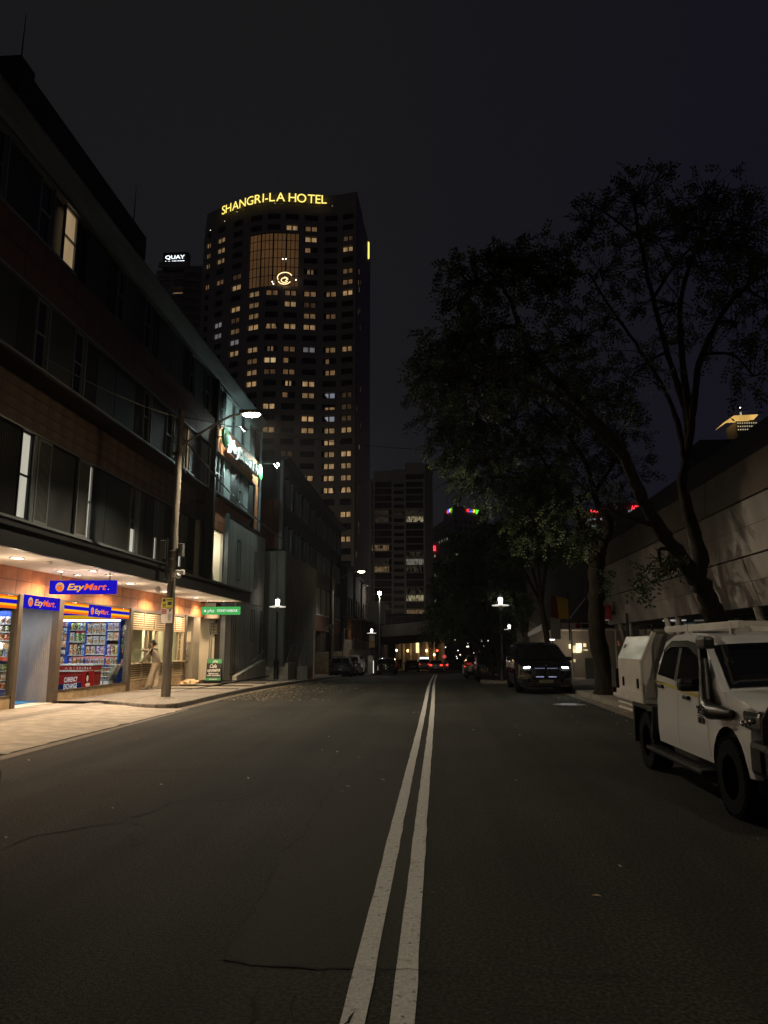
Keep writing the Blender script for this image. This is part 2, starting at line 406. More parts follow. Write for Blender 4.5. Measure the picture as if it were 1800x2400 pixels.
# double centre line
def xline(y): return -.29 + .035 * sin(y * .11) * min(1, max(0, (y - 8) / 20))
ys = [.9 + .35 * i for i in range(40)] + [15 + i for i in range(58)]
for o0 in (-.165, .055):
    mb = MB(); j = random.Random(5); vs = []
    for y in ys:
        a = j.gauss(0, .0022); b2 = j.gauss(0, .0022)
        vs += [(xline(y) + o0 + a, y, zr(y) + .009), (xline(y) + o0 + .112 + b2, y, zr(y) + .009)]
    mb.add(vs, [(2 * i, 2 * i + 1, 2 * i + 3, 2 * i + 2) for i in range(len(ys) - 1)])
    mb.build('centre_line', paint, road)

# left pavement with its kerb, drawn out round the driveway corner
def kerbx(y):
    K = [(-60, -6.7), (20, -7.02), (24, -7.08), (44, -7.15), (56.5, -7.2), (58, -8.75), (66, -8.75), (68, -5.9), (130, -5.9)]
    for (a, p), (b, q) in zip(K, K[1:]):
        if a <= y <= b: return p + (q - p) * (y - a) / (b - a)
    return -5.9
corner = [(-10.85, 21.32), (-9.7, 21.27), (-9.1, 20.95), (-8.4, 20.45), (-7.9, 20.12), (-7.5, 20.0), (-7.22, 20.08), (-7.08, 20.35), (-7.05, 21)]
edge = corner + [(kerbx(y), y) for y in (24, 27, 30, 33, 36, 40, 44, 50, 56.5, 58, 62, 66, 68, 74, 84, 96, 110, 124)]
mb = MB()
mb.add([(p[0], p[1], .132) for p in corner] + [(-10.85, 21.33 , .132)], [tuple(range(len(corner)))])
for (xa, a), (xb, b) in zip(edge[8:], edge[9:]):
    mb.quad((-10.85, a, zr(a) + .132), (xa, a, zr(a) + .132), (xb, b, zr(b) + .132), (-10.85, b, zr(b) + .132))
mb.quad((-10.85, 21, .131), (-7.05, 21, .131), (-7.05, 21.01, .131), (-10.85, 21.33, .131))
pav = structure(mb.build('pavement_left', concd))
def kerbstones(edge, parent, flip=1, zt=.14, step=1.25, lim=60):
    j = random.Random(9)
    for (xa, a), (xb, b) in zip(edge, edge[1:]):
        L = sqrt((xb - xa) ** 2 + (b - a) ** 2); k = max(1, round(L / step))
        for i in range(k):
            p = Vector((xa + (xb - xa) * i / k, a + (b - a) * i / k, 0)); q = Vector((xa + (xb - xa) * (i + 1) / k, a + (b - a) * (i + 1) / k, 0))
            d = (q - p); n = Vector((d.y, -d.x, 0)).normalized() * flip; e = d.normalized() * .008
            p += e; q -= e; o = j.gauss(0, .004); m = MB()
            A = [p - n * .14, q - n * .14, q + n * (.015 + o), p + n * (.015 + o)]
            zz = [zr(v.y) for v in A]; h = zt + j.gauss(0, .003)
            tp = [v + Vector((0, 0, z + h)) for v, z in zip(A, zz)]; bt = [v + Vector((0, 0, z - .06)) for v, z in zip(A, zz)]
            md = [tp[2] - Vector((0, 0, .03)) + n * .012, tp[3] - Vector((0, 0, .03)) + n * .012]
            m.add(tp + bt + md, [(0, 1, 2, 3), (3, 2, 8, 9), (9, 8, 6, 7), (0, 3, 9, 7, 4), (1, 5, 6, 8, 2)])
            m.build('kerb_stone', kerbm, parent, fixn=True)
kerbstones(edge[1:15], pav)
mb = MB(); e2 = edge[14:]
for (xa, a), (xb, b) in zip(e2, e2[1:]):
    mb.quad((xa + .02, a, zr(a)), (xb + .02, b, zr(b)), (xb, b, zr(b) + .14), (xa, a, zr(a) + .14)); mb.quad((xa, a, zr(a) + .14), (xb, b, zr(b) + .14), (xb - .15, b, zr(b) + .14), (xa - .15, a, zr(a) + .14))
mb.build('kerb_strip', kerbm, pav)
# expansion joints of the pavement
for y in (23.2, 25.4, 27.6, 29.8, 32, 34.2):
    MB().box(-10.8, -7.3, y, y + .012, .1, .1345).build('pavement_joint', black, pav)
MB().box(-8.95, -8.935, 21.5, 40, .08, .1345).build('pavement_joint', black, pav)
# driveway apron sloping down to the gutter, and the strip of older asphalt across it
mb = MB(); j = random.Random(2); ya = [11.6 + .3 * i for i in range(31)]
xo = [-6.72 + j.gauss(0, .025) for _ in ya]
for i in range(len(ya) - 1):
    a, b = ya[i], ya[i + 1]
    lim = lambda y: -7.15 if y > 20.25 else 0
    A, B = min(xo[i], lim(a) or xo[i]), min(xo[i + 1], lim(b) or xo[i + 1])
    mb.quad((-9.0, a, .075), (A, a, .012), (B, b, .012), (-9.0, b, .075)); mb.quad((-10.85, a, .1), (-9.0, a, .075), (-9.0, b, .075), (-10.85, b, .1))
apron = structure(mb.build('driveway', conc))
mb = MB(); mb.quad((-9.75, 11.6, .095), (-9.3, 11.6, .09), (-9.3, 21, .09), (-9.75, 21, .095)); mb.build('asphalt_strip', concd, apron)
for y in (13.5, 16.4, 19.2): mb = MB(); mb.quad((-10.8, y, .105), (-6.8, y, .02), (-6.8, y + .015, .02), (-10.8, y + .015, .105)); mb.build('joint', black, apron)
mb = MB()
for i in range(len(ya) - 1): mb.quad((xo[i] - .01, ya[i], .008), (-6.66 + j.gauss(0, .012), ya[i], .008), (-6.66 + j.gauss(0, .012), ya[i + 1], .008), (xo[i + 1] - .01, ya[i + 1], .008))
mb.build('broken_edge', black, apron)
gut = mat('gutter_concrete', (.15, .125, .1), .88, var=.25, vs=5, bump=.4, bs=80)
mb = MB(); mb.quad((-6.66, 11, .006), (-6.42, 11, .006), (-6.6, 20, .006), (-6.66, 20, .006)); sheet(mb, lambda y: kerbx(y) - .02, lambda y: kerbx(y) + .3, [20, 24, 28, 32, 36, 40, 44, 50, 56], .006); mb.build('gutter', gut, road)
# near pavement that ends in a rounded kerb
mb = MB(); arc = [(-6.9 - .55 + .55 * cos(a), 11.3 + .55 * sin(a)) for a in [pi / 2 * i / 6 for i in range(7)]]
pl = [(-11, -40), (-6.9, -40)] + arc + [(-11, 11.85)]
mb.prism(pl, -.05, .14); structure(mb.build('pavement_near', kerbm))
MB().box(-60, -10.85, -40, 130, -3, .1).build('building_plot', concd, pav)

# right pavement with the tree blister in the parking lane
def kr(y): return 4.88 if y < 39.6 or y > 42.6 else 2.3
er = [(4.88, -40), (4.88, 39.4), (2.6, 39.9), (2.3, 40.4), (2.3, 42.2), (2.6, 42.7), (4.88, 43.0), (4.88, 78), (5.5, 80), (5.5, 86)]
mb = MB()
for y0, y1 in zip([-40, 0, 12, 24, 27, 30, 33, 36, 39.4, 39.9, 40.4, 42.2, 42.7, 43, 50, 60, 70, 78], [0, 12, 24, 27, 30, 33, 36, 39.4, 39.9, 40.4, 42.2, 42.7, 43, 50, 60, 70, 78, 86]):
    def xk(y):
        for (xa, a), (xb, b) in zip(er, er[1:]):
            if a <= y <= b: return xa + (xb - xa) * (y - a) / (b - a)
        return 5.5
    mb.quad((xk(y0), y0, zr(y0) + .13), (40, y0, zr(y0) + .13), (40, y1, zr(y1) + .13), (xk(y1), y1, zr(y1) + .13))
pavr = structure(mb.build('pavement_right', concd))
kerbstones([(x, y) for x, y in [(4.88, 6)] + er[1:8]], pavr, flip=-1, step=1.6)
sheet(MB(), 4.45, 4.87, [6, 12, 18, 24, 28, 32, 36, 39], .006).build('gutter', gut, road)
# service cover plates in the road
for (px, py, rx, nm) in ((1335, 1652, .42, 'worn steel service cover in the road before the black parked car'),):
    p = P0(px, py); o = thing('service_cover', nm, 'manhole cover', p)
    MB().lathe([(rx, .004), (rx, .012), (rx - .02, .016), (0, .016)], p, 24).build('cover_plate', mat('worn_steel' if px > 900 else 'worn_iron', (.16, .16, .15) if px > 900 else (.045, .043, .036), .45 if px > 900 else .8, .3 if px > 900 else 0, var=.3, vs=9), o)
    MB().lathe([(rx + .06, .003), (rx + .06, .008), (rx + .01, .008)], p, 24).build('cover_frame', gut, o)
# fallen leaves and flecks of litter
lf = MB(); j = random.Random(11)
def leafat(x, y, s):
    z = zr(y) + (.017 if kerbx(y) < x < 4.87 else .142); a = j.random() * 6.28; c, s2 = cos(a) * s, sin(a) * s
    lf.quad((x - c, y - s2, z), (x + s2 * .5, y - c * .5, z + .012 * j.random()), (x + c, y + s2, z + .02 * j.random()), (x - s2 * .5, y + c * .5, z + .01 * j.random()), j.randrange(3))
for i in range(900):
    y = 23 + abs(j.gauss(0, 8)); x = kerbx(y) + .2 + abs(j.gauss(0, 1.5)); leafat(x, y, j.uniform(.02, .05))
for i in range(200): y = j.uniform(2, 60); leafat(j.uniform(-6.3, 4.7), y, j.uniform(.012, .035))
for i in range(420): y = j.uniform(9, 38); leafat(4.9 - abs(j.gauss(-.1, .35)), y, j.uniform(.02, .05))
o = lf.build('fallen_leaves', [mat('dry_leaf', (.5, .38, .2), .8), mat('dry_leaf_pale', (.6, .5, .32), .8), mat('dry_leaf_brown', (.22, .14, .07), .8)], kind='stuff'); tag(o, 'dry fallen leaves scattered along both gutters', 'leaves')
# ---------------------------------------------------------------- hostel building on the left: upper storeys, canopy, sign
blackmetal = mat('black_metal', (.012, .012, .012), .45, .3)
darkpanel = mat('dark_panel', (.034, .035, .034), .5, .2, var=.15, vs=2)
greyframe = mat('grey_frame', (.22, .23, .23), .4, .5)
ribm = mat('ribbed_metal', (.045, .046, .045), .45, .4)
paleshutter = mat('pale_shutter', (.34, .4, .4), .5, .2, var=.1, vs=3)
orange = mat('orange_tile', (.42, .145, .058), .55, var=.22, vs=2.2, bump=.1, bs=30, tint=(1, 1.1, 1.15))
tiledk = mat('tile_shaded', (.15, .088, .066), .6, var=.35, vs=1.6, bump=.1, bs=30)  # orange tile with shade put into its colour for the dim upper band
orange2 = mat('orange_panel_shaded', (.085, .034, .022), .55, var=.25, vs=1.5)  # shaded copy of the orange band, brighter copy used behind the floodlit sign
grout = mat('grout_dark', (.02, .014, .01), .9)
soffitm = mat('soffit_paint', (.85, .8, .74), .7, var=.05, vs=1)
darkglass = mat('dark_glass', (.006, .007, .008), .06, 0, spec=.6)
cream_lit = litwin('lit_blind', (1, .95, .78), .55, .75, .6, .8)
amber_lit = litwin('lit_amber', (1, .7, .38), .32, .6, .6, .9)
concp = mat('concrete_panel', (.28, .265, .23), .75, var=.2, vs=1.2, bump=.12, bs=18, detail=8, stretch=(1, 1, .3))

hb = thing('hostel_building', 'long dark hostel with orange tile bands and lit shop canopy on the left', 'building', (-10.6, 24, 0))
XS0, X1, X2 = -10.8, -10.6, -9.9
MB().box(-30, -10.82, 4, 32.5, 3.9, 8.46).build('wall', darkpanel, hb); MB().box(-30, -11.62, 32.5, 34.8, 3.9, 8.46).build('wall', darkpanel, hb); MB().box(-30, -10.82, 34.8, 40.2, 3.9, 8.46).build('wall', darkpanel, hb)
MB().box(-30, -10.1, 4, 40.2, 8.46, 14.2).build('wall', darkpanel, hb)
MB().box(-30, -10.82, 4, 16.9, 0, 3.9).build('wall', conc, hb)
# higher roof of the nearer half, with its lightning spikes and lower parapet beyond
mb = MB(); mb.prism([(-30, 14.2), (-9.75, 14.2), (-9.55, 14.3), (-9.55, 15.1), (-30, 15.1)], 14.9, 22.35, 'y'); mb.box(-10.4, -9.5, 14.6, 15.2, 14.2, 15.22); mb.prism([(-30, 14.2), (-9.7, 14.2), (-9.7, 14.5), (-30, 14.5)], 4, 14.0, 'y'); rf = mb.build('roof', mat('roof_dark', (.015, .015, .016), .6), hb)
MB().tube([(-9.7, 14.9, 15), (-9.68, 14.9, 16.6)], [.02, .008], 6).build('lightning_spike', blackmetal, rf)
MB().tube([(-9.7, 21.6, 15), (-9.68, 21.6, 16.5)], [.02, .008], 6).build('lightning_spike', blackmetal, rf)
MB().prism([(-10.1, 13.62), (-9.82, 13.62), (-9.5, 14.1), (-9.5, 14.16), (-10.1, 14.16)], 4, 40.2, 'y').build('parapet', mat('zinc_parapet', (.17, .185, .19), .5, .5, var=.2, vs=2, stretch=(1, .3, 3)), hb)
# soffits under the overhanging storeys and the canopy
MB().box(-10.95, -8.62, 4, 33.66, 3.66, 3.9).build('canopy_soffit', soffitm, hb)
mb = MB(); mb.box(-8.62, -8.5, 4, 33.72, 3.6, 4.02); mb.box(-8.66, -8.44, 4, 33.74, 4.02, 4.1); mb.box(-10.9, -8.62, 33.66, 33.72, 3.6, 4.0); mb.box(-10.85, -8.6, 4, 33.66, 4.1, 4.15)
mb.build('canopy_fascia', blackmetal, hb)
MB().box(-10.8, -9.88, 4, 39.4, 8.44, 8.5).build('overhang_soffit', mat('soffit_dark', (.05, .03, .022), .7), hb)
# tiles
def tiles(x, y0, y1, z0, z1, w, h, m, nm='tile', g=.012, th=.03, parent=hb):
    nz = max(1, round((z1 - z0) / h)); ny = max(1, round((y1 - y0) / w)); w = (y1 - y0) / ny; h = (z1 - z0) / nz
    b = MB(); b.box(0, th, g / 2, w - g / 2, g / 2, h - g / 2); me = b.mesh(nm, m)
    for i in range(ny):
        for k in range(nz):
            o = inst(me, nm, parent, (x + RND.uniform(-.003, .003), y0 + i * w, z0 + k * h))
def backing(x, y0, y1, z0, z1): MB().box(x - .1, x, y0, y1, z0, z1).build('tile_backing', grout, hb)
tiles(XS0, 15.6, 34.3, 2.98, 3.66, .72, .34, orange); backing(XS0, 4, 34.3, 2.96, 3.66)
tiles(X1, 13, 31.7, 7.24, 8.44, .74, .3, tiledk); backing(X1, 4, 31.74, 7.24, 8.44); tiles(-10.12, 32.02, 39.4, 6.95, 8.4, .74, .36, orange); MB().box(-10.3, -10.125, 34.7, 39.45, 7.9, 8.44).build('tile_backing', grout, hb)
tiles(X2, 12, 31.7, 10.4, 11.74, .82, .67, orange2); tiles(X2, 32.0, 40.0, 10.4, 11.74, .73, 1.34, orange); backing(X2, 4, 40.0, 10.38, 11.76)
tiles(X2, 39.52, 40.15, 7.9, 10.38, .62, .31, orange); backing(X2, 39.45, 40.18, 7.85, 10.4)
# facade bays
def bay(x, y0, y1, z0, z1, kind):
    if kind in ('panel', 'pale'):
        o = MB().box(x - .14, x - .06, y0 + .01, y1 - .01, z0, z1).build('cladding_panel', darkpanel if kind == 'panel' else paleshutter, hb); return
    if kind in ('rib', 'prib'):
        m = MB(); n = max(3, int((y1 - y0) / .07)); w = (y1 - y0) / n
        m.box(x - .14, x - .1, y0, y1, z0, z1)
        for i in range(n): m.prism([(x - .1, y0 + w * (i + .15)), (x - .06, y0 + w * (i + .35)), (x - .06, y0 + w * (i + .65)), (x - .1, y0 + w * (i + .85))], z0 + .02, z1 - .02)
        m.build('ribbed_panel', ribm if kind == 'rib' else paleshutter, hb); return
    if kind == 'slat':
        fr = MB(); fr.box(x - .04, x + .03, y0, y0 + .07, z0, z1); fr.box(x - .04, x + .03, y1 - .07, y1, z0, z1); fr.box(x - .04, x + .028, y0 + .07, y1 - .07, z0, z0 + .08); fr.box(x - .04, x + .028, y0 + .07, y1 - .07, z1 - .08, z1)
        s_ = fr.build('shutter', greyframe, hb); m = MB(); n = max(4, int((y1 - y0 - .14) / .055)); w = (y1 - y0 - .14) / n
        for i in range(n): m.box(x - .02, x + .015, y0 + .07 + w * (i + .2), y0 + .07 + w * (i + .75), z0 + .08, z1 - .08)
        m.build('slats', mat('shutter_slat', (.14, .135, .12), .5, .3), s_, kind='stuff'); MB().box(x - .14, x - .1, y0, y1, z0, z1).build('panel', blackmetal, s_); return
    if kind == 'post':
        MB().box(x - .12, x + .02, y0, y1, z0, z1).build('mullion', greyframe, hb); return
    fr = MB(); f = .045
    fr.box(x - .1, x - .03, y0, y0 + f, z0, z1); fr.box(x - .1, x - .03, y1 - f, y1, z0, z1); fr.box(x - .1, x - .031, y0 + f, y1 - f, z0, z0 + f); fr.box(x - .1, x - .031, y0 + f, y1 - f, z1 - f, z1)
    zm = z0 + (z1 - z0) * .5; fr.box(x - .1, x - .032, y0 + f, y1 - f, zm - .025, zm + .025)
    w_ = fr.build('window', greyframe if kind != 'lit' else blackmetal, hb)
    def pane(a, b, m, nm='pane'): MB().box(x - .12, x - .085, y0 + f, y1 - f, a, b).build(nm, m, w_)
    if kind == 'lit': pane(z0 + f, z1 - f, cream_lit)
    elif kind == 'amber': pane(z0 + f, z1 - f, amber_lit)
    elif kind == 'half': pane(z0 + f, zm - .3, cream_lit); pane(zm - .3, z1 - f, darkglass)
    elif kind == 'thin': pane(z0 + f, z1 - f, cream_lit)
    else: pane(z0 + f, z1 - f, darkglass)
def row(x, z0, z1, bays):
    y = None
    for b in bays: bay(x, b[0], b[1], z0, z1, b[2])
    a, e = bays[0][0], bays[-1][1]
    MB().box(x - .12, x + .06, a, e, z0 - .07, z0).build('sill_rail', greyframe, hb); MB().box(x - .12, x + .06, a, e, z1, z1 + .05).build('head_rail', greyframe, hb)
row(X1, 4.86, 7.17, [(8, 9.6, 'rib'), (9.6, 11.2, 'panel'), (11.2, 12, 'slat'), (12, 13.4, 'rib'), (13.4, 14.8, 'rib'), (14.8, 16.35, 'rib'), (16.35, 17.92, 'rib'), (17.92, 18.44, 'lit'), (18.46, 18.62, 'post'), (18.64, 19.36, 'slat'), (19.38, 20.86, 'panel'), (20.92, 21.65, 'slat'), (21.68, 21.98, 'thin'), (22, 23.05, 'panel'), (23.05, 24.95, 'panel'), (24.98, 25.46, 'half'), (25.5, 25.62, 'post'), (25.67, 26.32, 'rib'), (26.36, 27.2, 'panel'), (27.22, 27.52, 'half'), (27.56, 28.3, 'rib'), (28.34, 29.9, 'panel'), (29.95, 30.32, 'half'), (30.36, 31, 'rib'), (31.04, 31.72, 'panel')])
def cyc(y0, y1, pat, seed):
    r_ = random.Random(seed); out = []; y = y0; i = 0
    while y < y1 - .35:
        k, w = pat[i % len(pat)]; w *= r_.uniform(.9, 1.1); e = min(y + w, y1); out.append((y, e - .02, k)); y = e; i += 1
    return out
PAT = [('panel', 1.45), ('rib', .75), ('dark', .55), ('post', .07), ('panel', 1.5), ('dark', .6), ('post', .07), ('rib', .8), ('panel', 1.2)]
b2 = [b for b in cyc(8, 31.7, PAT, 4)]
ya_ = atX(447, 1060, X2).y; b2 = [b for b in b2 if b[1] < ya_ - .4 or b[0] > ya_ + .4]
row(X2, 8.55, 10.34, b2 + [(ya_ - .36, ya_ + .02, 'amber'), (ya_ + .06, ya_ + .4, 'panel')] )
row(X2, 8.55, 10.34, [(32.05, 32.9, 'dark'), (32.92, 33.42, 'dark'), (33.46, 33.56, 'post'), (33.6, 34.9, 'prib'), (34.95, 36.3, 'panel'), (36.32, 36.9, 'dark'), (36.92, 37.0, 'post'), (37.02, 38.3, 'prib'), (38.34, 39.4, 'panel')])
ya_ = atX(170, 555, X2).y; b3 = [b for b in cyc(8, 31.7, PAT[3:] + PAT[:3], 8) if b[1] < ya_ - .55 or b[0] > ya_ + .4]
row(X2, 11.8, 13.5, b3 + [(ya_ - .38, ya_ + .3, 'amber')])
row(X2, 11.8, 13.5, [(32.05, 32.75, 'pale'), (32.78, 33.3, 'dark'), (33.32, 33.42, 'post'), (33.45, 34.7, 'prib'), (34.74, 35.3, 'dark'), (35.32, 36.5, 'prib'), (36.54, 37.1, 'dark'), (37.14, 38.3, 'prib'), (38.34, 39.4, 'panel')])
MB().box(-10.2, -9.78, 31.74, 31.98, 4.4, 13.6).build('column', blackmetal, hb)
MB().tube([(-9.83, 40.28, 7.9), (-9.83, 40.28, 13.8)], .09, 10).build('downpipe', mat('blue_grey_pipe', (.13, .16, .18), .5, .3), hb)
# lit stairwell window above the canopy
mb = MB(); mb.wall(PX(-10.12), [32.0, 34.62], [4.1, 8.44], [(32.85, 34.56, 4.62, 6.88)], .12); mb.build('wall', concp, hb)
cw = mat('cream_wall', (.75, .7, .56), .7)
mb = MB(); mb.box(-11.6, -11.5, 32.6, 34.7, 4.4, 7.3); mb.box(-11.5, -10.25, 34.58, 34.66, 4.4, 7.3); mb.box(-11.5, -10.25, 32.7, 32.82, 4.4, 7.3); mb.box(-11.5, -10.25, 32.8, 34.6, 6.9, 7.0); mb.box(-11.5, -10.25, 32.8, 34.6, 4.4, 4.6)
st = mb.build('stairwell', cw, hb)
MB().box(-10.75, -10.68, -1.5, 1.5, -.06, .06, M=Matrix.Translation((.25, 33.7, 5.75)) @ Matrix.Rotation(R(-62), 4, 'X')).build('stair_stringer', mat('stringer_grey', (.3, .29, .26), .6), st)
MB().box(-10.9, -10.7, 33.7, 34.3, 6.6, 6.66).build('light_fitting', glow('fitting_white', (1, .95, .85), 6), st)
light('POINT', (-10.8, 33.8, 6.2), 40, (1, .9, .7), .15, parent=hb)
# downlights in the canopy
for (x, y, s) in [(-9.63, 13.2, .14), (-9.63, 16.46, .14), (-10.16, 19.49, .09), (-10.2, 20.58, .09), (-9.22, 19.44, .09), (-9.3, 20.65, .09), (-9.89, 23.54, .13), (-10.07, 27.15, .12), (-10.0, 30.59, .12), (-10.3, 33.0, .09), (-9.59, 33.2, .09), (-9.59, 10, .14)]:
    m = MB(); m.lathe([(s + .03, 3.66), (s + .03, 3.645), (s, 3.64), (s, 3.652)], (x, y, 0), 18); d = m.build('downlight', greyframe, hb)
    MB().lathe([(s, 3.648), (0, 3.648)], (x, y, 0), 18).build('lens', glow('downlight_glow', (1, .86, .62), 14), d)
    light('SPOT', (x, y, 3.6), 380 if s > .1 else 210, (1, .7, .42), .08, parent=hb, spot=150, blend=.6); light('POINT', (x, y, 3.0), 24 if s > .1 else 14, (1, .74, .5), .1, parent=hb)  # extra point light hung below each fitting to lift the soffit
MB().sphere((-9.6, 25.2, 3.58), .1).build('dome_camera', mat('white_plastic', (.6, .58, .54), .4), hb, smooth=True)
MB().sphere((-9.25, 17.2, 3.62), (.08, .08, .04)).build('smoke_sensor', MATS['white_plastic'], hb, smooth=True)

# roof sign: green discs and white stand-off letters
sg = thing('hostel_wall_sign', 'floodlit white lettering between two green discs on the orange band', 'sign', (-9.5, 32, 10.4))
green = mat('sign_green', (.06, .55, .16), .45); white = mat('sign_white', (.7, .71, .7), .5)
for y, zc in ((32.05, 10.98), (38.75, 10.9)):
    d = MB().lathe([(0, -9.52), (.42, -9.52), (.42, -9.42), (0, -9.42)], (0, y, zc), 28, axis='x').build('disc', green, sg)
    m = MB(); m.prism([(y - .22, zc - .15), (y, zc + .25), (y + .22, zc - .15), (y + .1, zc - .15), (y, zc + .05), (y - .1, zc - .15)], -9.415, -9.405, 'x'); m.prism([(y - .04, zc - .28), (y + .04, zc - .28), (y + .04, zc - .05), (y - .04, zc - .05)], -9.415, -9.404, 'x'); m.build('tree_mark', white, d)
    MB().tube([(-9.86, y, zc), (-9.52, y, zc)], .03, 6).build('bracket', greyframe, d)
tx = 'SydneyHarbour YHA'; vs, fs = textmesh(tx, .78, .09, .2, .012)
wid = max(v.x for v in vs); y0 = 32.45
for i, ch in enumerate(tx):
    if ch == ' ': continue
    pre = textmesh(tx[:i], .78, .09, .2, .012)[0] if i else []
    x0 = max((v.x for v in pre), default=0) / wid * 5.95 + (.12 if ch in 'YHA' and i > 12 else 0) + .02
    v2, f2 = textmesh(ch, .78, .07, .2, .012); s = 5.95 / wid; mn = min(v.x for v in v2)
    m = MB(); m.add([(-9.5 + v.z, y0 + x0 + (v.x - mn) * s, 10.66 + v.y - .01 * i * .3) for v in v2], f2); lt = m.build('letter', white, sg)
MB().box(-9.62, -9.57, 32.4, 38.5, 10.62, 10.68).build('rail', greyframe, sg)
for y, zt in ((32.6, 11.62), (39.75, 11.62)):
    f = thing('sign_floodlight', 'floodlight on a short arm at the %s end of the hostel sign' % ('near' if y < 35 else 'far'), 'floodlight', (-9.9, y, zt), 'floodlights over the hostel sign')
    MB().tube([(-9.86, y, zt), (-8.85, y, zt)], .022, 8).build('arm', greyframe, f)
    MB().box(-9.9, -9.82, y - .12, y + .12, zt - .12, zt + .12).build('wall_bracket', greyframe, f)
    Mt = Matrix.Translation((-8.77, y, zt - .08)) @ Matrix.Rotation(R(-38), 4, 'Y')
    MB().rbox(-.07, .07, -.16, .16, -.12, .12, .02, M=Mt).build('lamp_housing', blackmetal, f)
    MB().box(-.085, -.072, -.14, .14, -.1, .1, M=Mt).build('lens', glow('flood_white', (.85, 1, .95), 60), f)
    light('SPOT', (-8.9, y, zt - .15), 400, (.74, 1, .92), .08, target=(-9.9, y + (3.0 if y < 35 else -2.4), 10.4), parent=f, spot=168, blend=.5)
MB().sphere((-8.72, 39.72, 11.55), .1, n=12).build('lamp_globe', glow('flood_globe', (.9, 1, .96), 25), f, smooth=True)

# concrete-panelled stair tower at the end of the canopy
pw = thing('panelled_tower', 'grey concrete panelled block with slim black window frames past the canopy', 'building', (-9.9, 38.5, 0))
MB().box(-14, -10.02, 34.75, 42.3, -.6, 7.75).build('core', grout, pw)
w = (42.35 - 34.75) / 9
for i in range(9):
    for z0, z1 in ((-.3, 3.85), (3.87, 7.83)):
        a = 34.75 + i * w
        MB().box(-10.02, -9.9 + RND.uniform(-.004, .004), a + .012, a + w - .012, z0, z1).build('panel', concp, pw)
MB().box(-10.11, -9.88, 34.63, 34.74, .1, 7.95).build('end_fin', mat('blue_grey_metal', (.1, .115, .125), .5, .3), pw)
MB().box(-10.6, -9.86, 34.74, 42.4, 7.84, 7.92).build('capping', blackmetal, pw)
for (a, b, c, d) in ((36.3, 37.0, 4.9, 6.9), (39.9, 40.5, 4.75, 6.75), (39.5, 40.3, 1.9, 3.6), (35.75, 36.5, .3, 3.3), (41.6, 41.95, 1.2, 3.6)):
    m = MB(); t_ = .045
    m.box(-9.9, -9.886, a, a + t_, c, d); m.box(-9.9, -9.886, b - t_, b, c, d); m.box(-9.9, -9.887, a + t_, b - t_, c, c + t_); m.box(-9.9, -9.887, a + t_, b - t_, d - t_, d); m.box(-9.9, -9.889, (a + b) / 2 - .015, (a + b) / 2 + .015, c + t_, d - t_)
    m.build('window_frame', blackmetal, pw)
# ramp wall, steps and handrails at the foot of it
MB().prism([(34.8, 0), (40.6, 0), (40.6, .95), (40.3, .95), (34.8, .3)], -9.5, -9.3, 'x').build('ramp_wall', concp, pw)
MB().tube([(-9.38, 38, .9), (-9.38, 40.6, 1.45), (-9.38, 40.6, .9)], .025, 8).build('handrail', greyframe, pw)
stp = thing('entry_steps', 'short flight of pale steps beside the lamp post under the panelled block', 'steps', (-9, 41.5, -.25))
sm = mat('step_concrete', (.36, .33, .28), .8, var=.2, vs=5)
for i in range(5): MB().box(-9.6, -8.3, 40.75 + .3 * i, 42.9, -.5, -.12 + .165 * i + .0).build('step', sm, stp)
MB().box(-8.28, -8.1, 40.8, 43, -.5, .75).build('side_wall', concp, stp)
for x in (-8.19, -7.5):
    m = MB(); m.tube([(x, 41, -.1), (x, 41, .95), (x, 42.4, 1.75), (x, 43.6, 1.75), (x, 43.6, -.2)], .024, 7); m.tube([(x, 41, .4), (x, 42.4, 1.2), (x, 43.6, 1.2)], .018, 6); m.tube([(x, 42.4, 1.75), (x, 42.4, .3)], .02, 6); m.build('railing', greyframe, stp)
MB().box(-8.1, -7.5, 43.4, 45.2, -.6, .5).build('landing_wall', concp, stp)
# ---------------------------------------------------------------- convenience shop under the canopy
sf = thing('convenience_shopfront', 'convenience shopfront with blue and orange window bands under the canopy', 'shopfront', (-10.8, 21.5, .1))
postm = mat('bronze_post', (.13, .105, .08), .5, .4, var=.1, vs=8); riser = mat('riser_stone', (.45, .35, .22), .75, var=.2, vs=4, bump=.15, bs=30)
BL, OR, YE, RD = (.012, .006, .5), (1, .16, .008), (1, .52, .01), (.9, .06, .02)
gB, gO, gY, gW = glow('sign_blue', BL, .95), glow('sign_orange', OR, .95), glow('sign_yellow', YE, .95), glow('sign_white_lit', (1, .97, .9), 1.0)
for y0, y1 in ((18.62, 18.8), (20.7, 20.96), (25.74, 25.98), (31.56, 31.76)):
    MB().rbox(-10.92, -10.72, y0, y1, .06, 2.98, .012).build('post', postm, sf)
MB().box(-10.9, -10.76, 16.9, 34.3, 2.94, 2.985).build('head_beam', postm, sf)
for y0, y1 in ((16.9, 18.62), (20.96, 25.74)):
    MB().box(-10.93, -10.76, y0, y1, .0, .4).build('stall_riser', riser, sf)
    MB().box(-10.86, -10.74, y0, y1, .4, .43).build('sill', postm, sf)
n = 4; w = (25.74 - 20.96) / n
for i in range(n): MB().box(-10.815, -10.805, 20.96 + i * w + .004, 20.96 + (i + 1) * w - .004, .43, 2.94).build('glass_pane', clearglass(), sf)
MB().box(-10.815, -10.805, 16.9, 18.62, .43, 2.94).build('glass_pane', clearglass(), sf)

